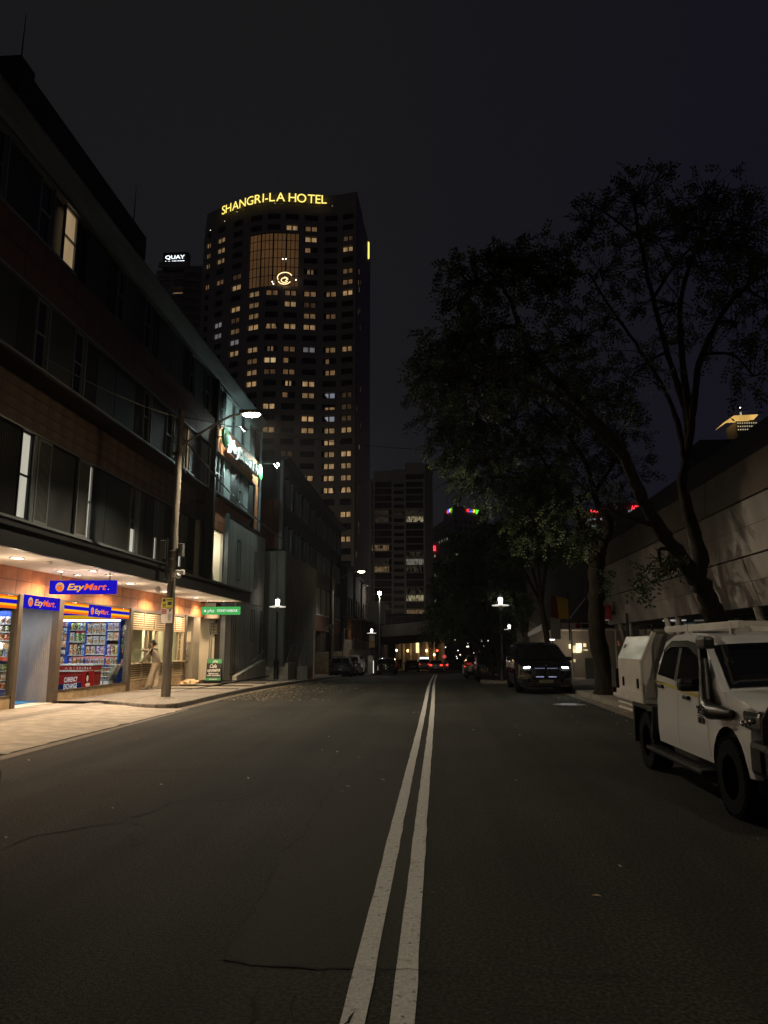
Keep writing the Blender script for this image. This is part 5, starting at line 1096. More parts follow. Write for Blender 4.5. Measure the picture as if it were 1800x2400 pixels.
# ---------------------------------------------------------------- hotel tower
ht = thing('hotel_tower', 'tall curved hotel tower with scattered lit rooms and yellow rooftop name', 'building', (-40, 185, 0))
plan = [(476, 200), (481, 186.5), (498, 185), (516, 183.5), (535, 182.1), (555, 180.8), (576, 179.6), (597, 178.7), (617, 178.2), (637, 178), (660, 178.2), (682, 178.6), (705, 179.1), (728, 179.6), (751, 180.0), (774, 180.2), (795, 180.0), (815, 179.6), (835, 178.9), (848, 189), (852, 194), (868, 208)]
pp = [Vector((atY(x, 620, Y).x, Y, 0)) for x, Y in plan]
cu = [0]
for a, b in zip(pp, pp[1:]): cu.append(cu[-1] + (b - a).length)
def U_of(px):                                  # distance along the front for a picture column
    for i in range(1, 18):
        if plan[i][0] <= px <= plan[i + 1][0]: t_ = (px - plan[i][0]) / (plan[i + 1][0] - plan[i][0]); return cu[i] + t_ * (cu[i + 1] - cu[i])
def at_u(u):
    for i in range(len(pp) - 1):
        if cu[i] <= u <= cu[i + 1] + 1e-6: t_ = (u - cu[i]) / (cu[i + 1] - cu[i]); p = pp[i].lerp(pp[i + 1], t_); d = (pp[i + 1] - pp[i]).normalized(); return p, d, Vector((d.y, -d.x, 0))
    return pp[-1], Vector((0, 1, 0)), Vector((1, 0, 0))
def PH(u, z, d): p, t_, n = at_u(u); q = p - n * d; return (q.x, q.y, z)
z6 = atY(597, 688, 178.6).z; dz = (z6 - atY(597, 899, 178.6).z) / 8
def ZR(r_): return z6 - (r_ - 6) * dz
ztop = atY(637, 452, 178).z
colx = [487, 516, 555, 597, 639, 682.5, 728, 775, 815]; CU_ = [U_of(x) for x in colx]
ww = [1.5, 2.6, 3.0, 3.1, 3.15, 3.15, 3.3, 3.2, 2.9]
hotelm = mat('hotel_concrete', (.42, .36, .31), .8, var=.06, vs=.2); winm = mat('hotel_dark_window', (.02, .021, .025), .2)
holes = []; cells = {}
at_r = (1, 5)
for r_ in range(-1, 30):
    for c in range(9):
        if 0 < r_ < 6 and 3 <= c <= 5: continue
        h = (CU_[c] - ww[c] / 2 - .12, CU_[c] + ww[c] / 2 + .12, ZR(r_) - .82, ZR(r_) + .78)
        holes.append(h); cells[c, r_] = h
A0, A1 = U_of(583), U_of(701); AZ0, AZ1 = ZR(5.45), ZR(.55)
holes.append((A0, A1, AZ0, AZ1))
tops = [(CU_[c] - 2.0 if c else CU_[0] - 1, CU_[c] + 2.0, ZR(-2.55), ZR(-1.45)) for c in range(9)]; holes += tops
m = MB(); m.wall(PH, [cu[i] for i in range(1, len(cu))] + [0], [-5, ztop], holes, .45)
m.add([(p.x, p.y, ztop - (0 if 1 <= i <= 18 else 6)) for i, p in enumerate(pp)] + [(-40, 210, ztop)], [tuple(range(len(pp) + 1))]); m.build('facade', hotelm, ht)
LIT = {0: '0w1w5w6d', 1: '1w6w0d', 2: '0w1w6l8w', 4: '0d1d6n8d', 5: '2w8d', 6: '3w4d5d6d7d8w', 7: '2w3w5w6e', 8: '1c2e3w6w7d', 9: '1c2w3w4t5w6w', 10: '2c0d', 11: '2w3w4n5d6c7w8w', 12: '3d4W5l7l', 13: '3w5d7d1w', 14: '3w6w2w5n', 15: '5l6w7g', 16: '4w7h8e', 17: '6w7g8e', 18: '4w6w7w8w', 19: '7w', 20: '5e7w8w', 21: '7w8w', 22: '6w7w8w', 23: '7t8t', 25: '7h8w', 27: '8w'}
lw = {'w': litwin('room_warm', (1, .62, .29), .33, .4, .8, .35), 'd': litwin('room_dim', (1, .56, .26), .15, .5, .7, .6), 'c': litwin('room_cool', (.8, .82, .8), .17, .5, .7, .7), 'g': litwin('room_grey', (.78, .8, .95), .24, .7, .5, .8), 'W': litwin('room_bright', (1, .7, .36), .5, .7, .7, .8), 'e': litwin('room_faint', (1, .6, .32), .05, .4, .7, .6)}
def paneshape(w, kind):
    m = MB(); hw = w / 2 * .88; z0, z1 = -.66, .56; g = .19
    L = [(-hw, z0), (-g, z0), (-g, z1), (-hw, z1)]; Rr = [(g, z0), (hw, z0), (hw, z1), (g, z1)]
    if kind == 'l': Q = [L]
    elif kind == 'n': Q = [[(-hw * .55, z0), (-g, z0), (-g, z1), (-hw * .55, z1)], [(g, z0), (hw * .5, z0), (hw * .5, z1), (g, z1)]]
    elif kind == 't': Q = [[(-hw, z0), (-g, z0), (-g, z1), (-hw * .75, z1)], [(g, z0), (hw, z0), (hw * .78, z1), (g, z1)]]
    elif kind == 'g': Q = [[(-g - .1, z0), (-g, z0), (-g, z1), (-hw, z1)], Rr]
    elif kind == 'h': Q = [[(-hw * .7, z0), (-g, z0), (-g, z0 + .6), (-hw, z0 + .6)], [(g, z0), (hw, z0), (hw, z0 + .6), (g, z0 + .6)]]
    else: Q = [L, Rr]
    for q in Q: m.add([(x, 0, z) for x, z in q], [(0, 1, 2, 3)])
    return m
shapes = {}
for (c, r_), h in cells.items():
    u = CU_[c]; p, t_, n = at_u(u); ang = atan2(t_.y, t_.x); s_ = LIT.get(r_, ''); kd = None
    for i in range(0, len(s_), 2):
        if s_[i] == str(c): kd = s_[i + 1]
    if RND.random() < .07 and kd is None: kd = 'e'
    key = (c, kd if kd in ('l', 'n', 't', 'g', 'h') else None)
    if key not in shapes: shapes[key] = paneshape(ww[c], key[1]).mesh('window', winm)
    q = p - n * .3; o = inst(shapes[key], 'window', ht, (q.x, q.y, ZR(r_)), (0, 0, ang))
    mt = winm if kd is None else lw.get({'l': 'd', 'n': 'w', 't': 'w', 'h': 'w'}.get(kd, kd))
    o.material_slots[0].link = 'OBJECT'; o.material_slots[0].material = mt
    if kd in ('l', 'n', 'h', 'g', 't') or kd is None: pass
bk = MB(); N = 40
for i in range(N): 
    a, b = cu[1] + (cu[18] - cu[1]) * i / N, cu[1] + (cu[18] - cu[1]) * (i + 1) / N; bk.quad(PH(a, -5, .44), PH(b, -5, .44), PH(b, ztop, .44), PH(a, ztop, .44))
bk.build('window_backing', winm, ht)
# the tall curved glass front of the upper lounge
at = MB(); N = 14
for i in range(N): a, b = A0 + (A1 - A0) * i / N, A0 + (A1 - A0) * (i + 1) / N; at.quad(PH(a, AZ0, .4), PH(b, AZ0, .4), PH(b, AZ1, .4), PH(a, AZ1, .4))
lg = at.build('lounge_glass', litwin('lounge_amber', (1, .5, .2), .085, .45, .12, 1), ht)
for i in range(13):
    u = A0 + (A1 - A0) * i / 12; mm = MB(); w_ = .1 if i % 3 else .2; mm.quad(PH(u - w_, AZ0, .3), PH(u + w_, AZ0, .3), PH(u + w_, AZ1, .3), PH(u - w_, AZ1, .3)); mm.build('mullion', blackmetal, lg)
for k in range(1, 6):
    z = AZ0 + (AZ1 - AZ0) * k / 6 + .4; mm = MB()
    for i in range(N): a, b = A0 + (A1 - A0) * i / N, A0 + (A1 - A0) * (i + 1) / N; mm.quad(PH(a, z, .28), PH(b, z, .28), PH(b, z + .2, .28), PH(a, z + .2, .28))
    mm.build('transom', blackmetal, lg)
cc = Vector(PH(U_of(668), 0, -.3)); zc = atY(668, 652, 178).z; ring = glow('chandelier', (1, .74, .36), 2.2)
for rr_, zz, a0, a1 in ((1.9, .3, .3, 3.6), (1.7, -.4, 3.4, 5.8), (.9, -.5, .2, 5.8), (.7, -.2, 5, 8)):
    MB().tube([cc + Vector((rr_ * cos(a0 + (a1 - a0) * i / 20), 0, zc + zz + rr_ * .72 * sin(a0 + (a1 - a0) * i / 20))) for i in range(21)], .11, 5).build('chandelier_ring', ring, lg)
for dx, z in ((-3.2, -.9), (3, -.6), (-2.9, -1.5), (.2, 5.4), (-.6, 5.4)): MB().sphere(cc + Vector((dx, -.1, zc + z)), .16, n=8, k=6).build('spot_lamp', glow('tower_spot', (1, .9, .72), 5), lg)
for i, h in enumerate(tops):
    m = MB(); m.quad(PH(h[0], h[2], .4), PH(h[1], h[2], .4), PH(h[1], h[3], .4), PH(h[0], h[3], .4)); w_ = m.build('restaurant_window', litwin('restaurant_dim', (1, .55, .3), .03, .4, .4, .7), ht)
    m = MB(); m.quad(PH((h[0] + h[1]) / 2 - .06, h[2], .33), PH((h[0] + h[1]) / 2 + .06, h[2], .33), PH((h[0] + h[1]) / 2 + .06, h[3], .33), PH((h[0] + h[1]) / 2 - .06, h[3], .33)); m.build('mullion', blackmetal, w_)
    for k in range(2): q = PH(RND.uniform(h[0] + .3, h[1] - .3), RND.uniform(h[2] + .3, h[3] - .2), .2); MB().sphere(q, RND.uniform(.16, .24), n=8, k=6).build('spot_lamp', MATS['tower_spot'], w_)
# a few narrow lit slots on the receding side
for k in range(16):
    u = cu[19] - RND.uniform(1, 8); z = RND.uniform(20, 100); m = MB(); m.quad(PH(u, z, -.05), PH(u + .5, z, -.05), PH(u + .5, z + 1.4, -.05), PH(u, z + 1.4, -.05)); m.build('side_slot', lw['e'] if k % 3 else lw['d'], ht)
# rooftop name
tx = 'SHANGRI-LA HOTEL'; vs, fs = textmesh(tx, 1., .0, 0, .0); wid = max(v.x for v in vs)
u0, u1 = U_of(519), U_of(774); capz = (atY(637, 452, 177.5).z - atY(637, 473, 177.5).z); zb = atY(637, 473, 177.5).z
hn = thing('rooftop_name', 'glowing yellow hotel name curving along the top of the tower', 'sign', (-40, 177, zb)); ylw = glow('name_yellow', (1, .78, .16), 1.5)
for i, ch in enumerate(tx):
    if ch == ' ': continue
    x0 = max((v.x for v in textmesh(tx[:i])[0]), default=0) if i else 0
    if i and tx[i - 1] == ' ': x0 = max(v.x for v in textmesh(tx[:i - 1] + '-')[0])
    v2, f2 = textmesh(ch, 1., 0, 0, .004); mn = min(v.x for v in v2); s = (u1 - u0) / wid * .97
    um = u0 + (x0 + .04) * s; m = MB(); P_ = []
    for v in v2:
        p, t_, n = at_u(um + (v.x - mn) * s); P_.append(p + n * .8 + Vector((0, 0, zb + v.y / .73 * capz)))
    m.add(P_, f2); lt = m.build('letter', ylw, hn); m = MB(); m.add([q + Vector((0, .12, 0)) for q in P_], f2); m.build('letter_back', blackmetal, lt)
m = MB()
for i in range(20): a, b = u0 + (u1 - u0) * i / 20, u0 + (u1 - u0) * (i + 1) / 20; m.quad(PH(a, zb - .35, -.5), PH(b, zb - .35, -.5), PH(b, zb - .1, -.5), PH(a, zb - .1, -.5))
m.build('rail', blackmetal, hn)
p = atY(862, 588, 203); o = MB().rbox(p.x - .35, p.x + .5, 202.6, 203.2, p.z - 2.6, p.z + 2.8, .3).build('side_emblem', ylw, hn)

# ---------------------------------------------------------------- other towers
def tower(name, label, px0, px1, pytop, Y, fl, nb, m, lit=None, glassm=None, side=None, depth=14, winw=.7, winh=.55, zlow=None, seed=1, litm=None, pfill=.0):
    a = atY(px0, pytop, Y).x; b = atY(px1, pytop, Y).x; zt = atY((px0 + px1) / 2, pytop, Y).z; r_ = random.Random(seed)
    o = thing(name, label, 'building', ((a + b) / 2, Y, 0)); P = lambda u, z, d: (u, Y + d, z)
    nf = int((zt - (zlow or 0) - fl * .6) / fl); bw = (b - a) / nb; hs = []
    for f in range(nf):
        for c in range(nb): x = a + bw * (c + .5); z = zt - fl * (f + 1.1); hs.append((x - bw * winw / 2, x + bw * winw / 2, z - fl * winh / 2, z + fl * winh / 2))
    mb = MB(); mb.wall(P, [a, b], [-5, zt], hs, .4); mb.quad((b, Y, -5), (b, Y + depth, -5), (b, Y + depth, zt), (b, Y, zt)); mb.quad((a, Y + depth, -5), (a, Y, -5), (a, Y, zt), (a, Y + depth, zt)); mb.quad((a, Y, zt), (b, Y, zt), (b, Y + depth, zt), (a, Y + depth, zt)); mb.build('facade', m, o)
    w_ = bw * winw; h_ = fl * winh; wm_ = MB().box(-w_ / 2, w_ / 2, 0, .05, -h_ / 2, h_ / 2).mesh('window', winm)
    for k, h in enumerate(hs):
        q = inst(wm_, 'window', o, ((h[0] + h[1]) / 2, Y + .35, (h[2] + h[3]) / 2)); f, c = divmod(k, nb); lm = None
        if lit and (f, c) in lit: lm = lit[f, c]
        elif r_.random() < pfill: lm = litm
        if lm: q.material_slots[0].link = 'OBJECT'; q.material_slots[0].material = lm
    return o, a, b, zt
quaym = mat('quay_concrete', (.5, .42, .35), .8); aptm = mat('apartment_concrete', (.5, .47, .43), .8); ebm = mat('office_concrete', (.33, .31, .26), .8); dim_m = mat('tower_dark', (.14, .13, .13), .7)
q, a, b, zt = tower('quay_tower', 'brown apartment tower with lit white rooftop name left of the hotel', 367, 440, 632, 250, 3.2, 2, quaym, {(2, 1): lw['w']}, winw=.75, winh=.5, zlow=60, depth=30)
m = MB()
for f in range(22):
    z = zt - 3.2 * (f + 1) - .9
    for c in range(2): x0 = a + (b - a) * c / 2; m.box(x0 + .7, x0 + (b - a) / 2 - .7, 248.8, 250, z - .5, z + .35)
m.build('balcony_fronts', quaym, q, kind='stuff')
o = MB().box(b, b + 6.5, 246, 262, 40, zt - 1).build('curved_wing', mat('wing_brown', (.28, .22, .19), .8), q)
for f in range(18): MB().tube([(b + .2, 245.8, zt - 4 - 3.2 * f), (b + 3.2, 244.4, zt - 4 - 3.2 * f), (b + 6.4, 245.8, zt - 4 - 3.2 * f)], .35, 6).build('balcony_band', mat('band_brown', (.4, .31, .25), .8), q)
sgn = thing('quay_sign', 'white two line rooftop name on the brown tower', 'sign', (a + 6, 249, zt)); p0 = atY(387, 607, 248.5); p1 = atY(433, 597, 248.5); p2 = atY(387, 616, 248.5)
MB().box(p0.x - 1, p1.x + 1, 249, 252, zt - 1, p1.z + 1.4).build('sign_box', blackmetal, sgn); gq = glow('quay_white', (.85, .92, 1), 2.2)
m = MB(); puttext(m, 'QUAY', (p1.z - p0.z) / .7, (p0.x, 248.6, p0.z), XS, ZS, width=p1.x - p0.x, off=.03); m.build('lettering', gq, sgn)
m = MB(); hq = (p1.z - p0.z); puttext(m, 'WEST', hq / .7, (p0.x, 248.6, p2.z - hq * .45), XS, ZS, width=p1.x - p0.x, off=.03); m.build('lettering', gq, sgn); MB().box(p0.x - 2, p1.x + 2, 247.6, 248.2, p2.z - hq * 1.6, p2.z).build('parapet', quaym, sgn)
# balcony apartment block in the middle
F1 = litwin('flat_warm', (1, .66, .32), .2, -.2, 1.2, .6); F2 = litwin('flat_white', (.95, .9, .72), .16, .0, 1.1, .7); F3 = litwin('flat_dim', (1, .75, .5), .03, -.3, 1.2, .6); F4 = litwin('flat_bright', (1, .86, .5), .28, -.3, 1.5, .8)
apt = thing('balcony_apartments', 'apartment slab with thin balcony lines behind the hotel tower', 'building', (-12, 290, 0))
Y = 290; lev = 17 * Y / 1750
edges = [atY(x, 1515, Y).x for x in (868, 875, 920.5, 950.5, 997)]; tp = [atY(x, y, Y).z for x, y in ((872, 1125), (897, 1103), (935, 1100), (974, 1084))]
MB().box(edges[0], edges[4], Y + 1.6, Y + 16, -5, min(tp) - 1).build('core', mat('apt_core', (.012, .012, .013), .3), apt)
for i in range(4): MB().box(edges[i] + .05, edges[i + 1] - .05, Y + .2, Y + 12, tp[i] - (4.3 if i else 1), tp[i] + .01 * i).build('parapet', aptm, apt)
for e in edges: MB().box(e - .35, e + .35, Y - .2, Y + 1.7, -5, max(tp) - 3.5 if e == edges[3] else tp[1] - 3.4).build('pier', aptm, apt)
MB().box(edges[4] + .35, edges[4] + 3.4, Y + .3, Y + 14, -5, tp[3] - .5).build('side_wall', mat('apt_side', (.2, .19, .18), .8), apt)
litA = {(4, 1): F3, (4, 2): F3, (5, 3): F4, (5, 1): F3, (9, 1): F1, (10, 3): F3, (11, 3): F2, (12, 3): F3, (12, 1): F1, (11, 1): F3, (16, 3): F4, (18, 3): F1, (4, 3): F3, (15, 3): F3, (9, 0): F1, (17, 1): F3}
zt0 = min(tp[1:]) - 4.2
for f in range(26):
    z = zt0 - lev * f
    for i in range(4):
        if z > tp[i] - 4: continue
        MB().box(edges[i] + .36, edges[i + 1] - .36, Y - .05, Y + 1.6, z - .16, z + .16).build('balcony_slab', aptm, apt)
        if i == 2: MB().box(edges[i] + .36, edges[i + 1] - .36, Y + .1, Y + .2, z - 1.25, z - .16).build('balcony_front', mat('balcony_front', (.4, .37, .33), .8), apt)
        g = MB().box(edges[i] + .4, edges[i + 1] - .4 if (f, i) not in litA or i == 3 else edges[i] + (edges[i + 1] - edges[i]) * .8, Y + 1.3, Y + 1.5, z - lev + .2, z - .3 if i != 2 else z - 1.3).build('window', litA.get((f, i), MATS['apt_core']), apt)
# office block with coloured name, seen at its corner
eb = thing('corner_office', 'pale office block with a multicolour lit name at the roof corner', 'building', (12, 450, 0)); Y = 450
c0 = atY(1068, 1515, 450); e0 = atY(1018, 1515, 500); e1 = atY(1150, 1515, 462); ztb = atY(1068, 1206, 450).z
def face(a, b, zt, n, name):
    d = (b - a); d.z = 0; L = d.length; d.normalize(); nr = Vector((d.y, -d.x, 0)); P = lambda u, z, k: tuple(a + d * u - nr * k + Vector((0, 0, z - a.z)))
    hs = [(L * (i + .2) / n, L * (i + .8) / n, zt - 4.2 * (f + 1) - 1, zt - 4.2 * (f + 1) + 1.3) for i in range(n) for f in range(9)]
    m = MB(); m.wall(P, [0, L], [-5, zt], hs, .5); m.build(name, ebm, eb)
    for k, h in enumerate(hs):
        m = MB(); m.quad(P(h[0], h[2], .4), P(h[1], h[2], .4), P(h[1], h[3], .4), P(h[0], h[3], .4)); f = k % 9
        m.build('window', (F2 if f == 2 and n == 8 and k // 9 < 7 else F4 if (f in (5,) and k % 5 == 0) else winm), eb)
    return P, L
e0.z = e1.z = c0.z
PL, LL = face(e0, c0, ztb, 8, 'facade'); PR, LR = face(c0, e1, ztb, 7, 'facade')
m = MB(); m.add([PL(LL * .55, ztb, 0), PL(LL, ztb, 0), PR(LR, ztb, 0), PR(LR, atY(1068, 1184, 450).z, 0), PL(LL, atY(1068, 1184, 450).z, 0), PL(LL * .55, atY(1060, 1190, 450).z, 0)], [(0, 1, 4, 5), (1, 2, 3, 4)]); m.build('plant_screen', ebm, eb)
en_ = thing('office_name', 'multicolour lit office name on the roof screen', 'sign', (20, 450, 80)); cols4 = [('e', (1, .03, .04)), ('b', (.03, .12, 1)), ('a', (1, .55, .02)), ('y', (.12, .8, .05))]
hh = atY(1110, 1188, 455).z - atY(1110, 1197, 455).z
for P, u0, u1, pyb in ((PR, LR * .37, LR * .74, 1197.5), (PL, LL * .74, LL * .97, 1196.5)):
    z0 = atY(1110 if P is PR else 1060, pyb, 452).z; s_ = (u1 - u0) / 2.02; x = u0
    for ch, c in cols4:
        v2, f2 = textmesh(ch, 1.0, 0, 0, .03); mn = min(v.x for v in v2); m = MB(); m.add([P(x + (v.x - mn) * s_, z0 + v.y * hh / .68, -.6) for v in v2], f2); m.build('letter', glow('name_' + ch, c, 2.2), en_); x += (max(v.x for v in v2) - mn + .02) * s_
# smaller lit towers behind
q, a, b, zt = tower('bank_tower', 'narrow dark tower with a red lit emblem behind the apartments', 1008, 1030, 1272, 420, 3.6, 3, dim_m, winw=.5, winh=.4, seed=4, litm=F4, pfill=.35)
sg2 = thing('bank_emblem', 'red lit emblem of three strokes on the narrow tower', 'sign', (-2, 419, 60)); p0 = atY(1012.5, 1291, 419); p1 = atY(1021.5, 1279, 419)
for k in range(3): w_ = (p1.x - p0.x); m = MB(); x = p0.x + w_ * (.02 + .34 * k); m.prism([(x, p0.z), (x + w_ * .28, p0.z), (x + w_ * .22, p1.z), (x - w_ * .02, p1.z)], 418.6, 419, 'y'); m.build('stroke', glow('emblem_red', (1, .03, .06), 2.6), sg2)
q, a, b, zt = tower('insurance_tower', 'dark tower with red lit name showing through the tree', 1420, 1520, 1178, 350, 3.6, 8, dim_m, winw=.8, winh=.3, seed=6, litm=litwin('office_cool', (.7, .85, 1), .35, .2, .5, .7), pfill=.12, zlow=30)
sg3 = thing('insurance_name', 'red lit letters on the tower behind the tree', 'sign', (92, 349, 64)); p0 = atY(1479, 1196, 349); p1 = atY(1500, 1185, 349); m = MB(); puttext(m, 'AON', (p1.z - p0.z) / .7, (p0.x, 348.5, p0.z), XS, ZS, width=p1.x - p0.x, off=.03); m.build('lettering', glow('name_red', (1, .03, .05), 3), sg3)
q, a, b, zt = tower('blue_lit_tower', 'dark glass tower with blue white lit floors behind the trees', 1366, 1415, 1198, 360, 3.6, 5, dim_m, winw=.9, winh=.3, seed=9, litm=MATS['office_cool'], pfill=.45, zlow=30); 
p = atY(1392, 1201, 359); m = MB(); puttext(m, 'PWC', 2.2, (p.x - 2, 358.5, p.z), XS, ZS, width=4.5) if False else m.box(p.x - 1.6, p.x + 2.2, 358.4, 358.8, p.z, p.z + 1.2); m.build('roof_beacon', glow('beacon_red', (1, .04, .05), 2.5), q)
# tower whose blade roof and mast glow in place of floodlighting
yt = thing('blade_roof_tower', 'distant tower crowned with a golden floodlit blade roof', 'building', (174, 420, 0)); pz = lambda x, y: atY(x, y, 420)
A_ = [pz(1700, 992), pz(1720, 974), pz(1778, 971), pz(1766, 984), pz(1727, 986)]
m = MB(); m.add([tuple(v) for v in A_] + [(v.x, v.y + 16, v.z + .5) for v in A_], [(0, 4, 1), (4, 3, 2, 1), (1, 2, 7, 6), (0, 1, 6, 5)]); m.build('blade_roof', litwin('roof_gold_glow', (1, .6, .16), .75, .6, .08, 1), yt)
MB().box(A_[4].x, A_[3].x + 2, 421, 436, 20, A_[4].z).build('shaft', dim_m, yt); m = MB()
for i in range(9):
    for k in range(3): x = A_[4].x + .6 + i * 1.25; z = A_[4].z - 1.2 - k * 1.9; m.box(x, x + .45, 420.8, 420.95, z - .3, z + .3)
m.build('lit_windows', glow('window_specks', (1, .8, .5), .8), yt, kind='stuff'); p = pz(1745, 971); m = MB(); m.tube([(p.x, 425, p.z - 1), (p.x, 425, p.z + 3)], .5, 6); m.build('mast', mat('mast_glow', (.7, .7, .68), .5, emit=(1, .9, .7), es=.35), yt); MB().sphere((p.x, 425, p.z + 5.5), .4).build('beacon', glow('beacon_white', (1, .9, .8), 4), yt)
q, a, b, zt = tower('dark_block', 'unlit dark block below the golden roofed tower', 1640, 1735, 1030, 400, 4, 6, mat('dark_wall', (.05, .05, .055), .9), seed=3, litm=F4, pfill=.01, zlow=20)  # plain dark wall colour
q, a, b, zt = tower('dark_block', 'unlit lower block behind the trees on the right', 1620, 1900, 1062, 300, 4, 8, MATS['dark_wall'], seed=5, litm=F4, pfill=.02, zlow=20)

# ---------------------------------------------------------------- faceted concrete building on the right
fb = thing('faceted_building', 'faceted pale concrete panelled building on slanted columns at the right', 'building', (10, 28, 0))
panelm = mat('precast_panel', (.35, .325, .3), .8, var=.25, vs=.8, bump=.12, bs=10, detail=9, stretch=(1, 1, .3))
paneld = mat('upper_panel_dark', (.16, .14, .12), .7, var=.2, vs=.8)  # darker tone for the upper panel rows
prof = [(9.85, 2.84), (9.36, 4.34), (9.2, 5.98), (9.3, 7.25), (10.6, 8.9), (14, 10.6)]
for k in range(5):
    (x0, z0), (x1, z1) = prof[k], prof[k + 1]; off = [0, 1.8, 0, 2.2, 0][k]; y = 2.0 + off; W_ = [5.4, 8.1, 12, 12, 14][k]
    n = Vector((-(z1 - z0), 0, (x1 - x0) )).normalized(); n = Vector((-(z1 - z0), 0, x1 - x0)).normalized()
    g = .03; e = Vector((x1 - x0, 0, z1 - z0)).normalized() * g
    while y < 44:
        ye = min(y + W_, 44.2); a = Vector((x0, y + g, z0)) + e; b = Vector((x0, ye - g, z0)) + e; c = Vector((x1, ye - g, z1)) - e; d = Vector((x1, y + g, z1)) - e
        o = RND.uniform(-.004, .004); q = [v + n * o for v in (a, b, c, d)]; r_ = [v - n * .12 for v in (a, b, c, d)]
        m = MB(); m.add(q + r_, [(0, 3, 2, 1), (4, 5, 6, 7), (0, 1, 5, 4), (1, 2, 6, 5), (2, 3, 7, 6), (3, 0, 4, 7)]); m.build('panel', panelm if k < 2 else paneld if k == 2 else MATS['dark_wall'], fb, fixn=True)
        if k < 2:
            mid = [a.lerp(d, .52) + n * .003, b.lerp(c, .52) + n * .003]; gm = MB(); dz_ = Vector((0, 0, .008)); gm.quad(mid[0] - dz_, mid[1] - dz_, mid[1] + dz_, mid[0] + dz_); gm.build('panel_groove', mat('groove_grey', (.13, .11, .095), .9), fb)
        y += W_
m = MB()
for k in range(5):
    (x0, z0), (x1, z1) = prof[k], prof[k + 1]; m.quad((x0 + .09, 2, z0), (x1 + .09, 2, z1), (x1 + .09, 44.1, z1), (x0 + .09, 44.1, z0))
m.quad((9.9, 44.1, 2.84), (9.3, 44.1, 6), (14, 44.1, 10.6), (20, 44.1, 2.84)); m.quad((9.9, 2, 2.86), (9.9, 44.1, 2.86), (20, 44.1, 2.86), (20, 2, 2.86)); m.quad((14, 2, 10.6), (14, 44, 10.6), (30, 44, 11), (30, 2, 11))
m.build('backing', grout, fb)
# glazed ground floor set back behind slanted columns
colm = mat('column_white', (.55, .52, .48), .6)
for y0, y1, lean in ((13.2, 14.4, 1), (22.2, 23.3, 1), (24.2, 23.6, 1), (32, 33.2, 1), (33.6, 32.8, 1), (40, 41, 1), (42, 41.2, 1)): MB().tube([(9.95, y0, 2.86), (10.35, y1, .0)], .13, 12).build('slanted_column', colm, fb, smooth=True)
for i in range(14):
    y = 6 + i * 2.7; w_ = MB().box(11.4, 11.46, y + .06, y + 2.64, .25, 2.8).build('shop_window', mat('shop_glass_dark', (.03, .036, .04), .08), fb); MB().box(11.34, 11.5, y, y + .06, .13, 2.84).build('mullion', galv, fb)
MB().box(11.5, 11.6, 6, 44, 0, 2.85).build('inner_wall', mat('inner_grey', (.16, .17, .18), .8), fb); MB().box(11.3, 11.6, 6, 44, .1, .25).build('plinth', concd, fb)
for y, z in ((16.2, 2.3), (20, 2.2)): MB().box(11.2, 11.3, y - .35, y + .35, z - .05, z + .04).build('window_light', glow('shop_spot', (1, .96, .86), 3.5), fb)
for y in (15.5, 17.5, 19): # wave graphic on the glass
    m = MB(); m.add([(11.385, y + .3 * i, 2.0 + .25 * sin(i * 1.1 + y) + (.28 if k else 0)) for i in range(8) for k in (0, 1)], [(2 * i, 2 * i + 2, 2 * i + 3, 2 * i + 1) for i in range(7)]); m.build('wave_graphic', mat('wave_blue', (.2, .25, .3), .5), fb)
light('AREA', (10.9, 17, 2.75), 22, (.85, .93, 1), 1.2, parent=fb); light('AREA', (10.7, 35, 2.75), 22, (1, .93, .85), 1.2, parent=fb)  # far area light added with its ceiling panel to brighten the slanted columns
MB().box(10.3, 11.1, 34.6, 35.4, 2.78, 2.83).build('ceiling_light', glow('added_ceiling_glow', (1, .93, .85), .35), fb); MB().box(10.5, 11.3, 16.6, 17.4, 2.78, 2.83).build('ceiling_light', glow('arcade_ceiling_cool', (.85, .93, 1), .35), fb)
# oval red sign, black plate on a pole
p = atX(1437, 1437, 9.55); o = thing('oval_sign', 'red rounded sign fixed to the concrete panels', 'sign', p); MB().rbox(p.x - .35, p.x - .2, p.y - .55, p.y + .55, p.z - .42, p.z + .42, .07).build('sign_body', mat('oval_red', (.42, .015, .012), .4), o); MB().box(p.x - .2, p.x + .15, p.y - .1, p.y + .1, p.z - .1, p.z + .1).build('bracket', galv, o); m = MB(); m.tube([(p.x - .36, p.y - .25, p.z - .1), (p.x - .36, p.y, p.z + .1), (p.x - .36, p.y + .25, p.z - .08)], .03, 5); m.build('mark', mat('oval_pale', (.5, .2, .18), .5), o)
p = atY(1471, 1475, 27); o = thing('plate_sign', 'grey plate on a black pole in front of the concrete panels', 'sign', (p.x, p.y, .13)); MB().tube([(p.x, p.y, .13), (p.x, p.y, 3.0)], .05, 8).build('pole', blackmetal, o); a = atY(1467, 1437, 26.95); b = atY(1477, 1415, 26.95); MB().box(a.x - .02, b.x, 26.93, 26.95, a.z, b.z).build('plate', mat('plate_grey2', (.26, .23, .2), .6), o)
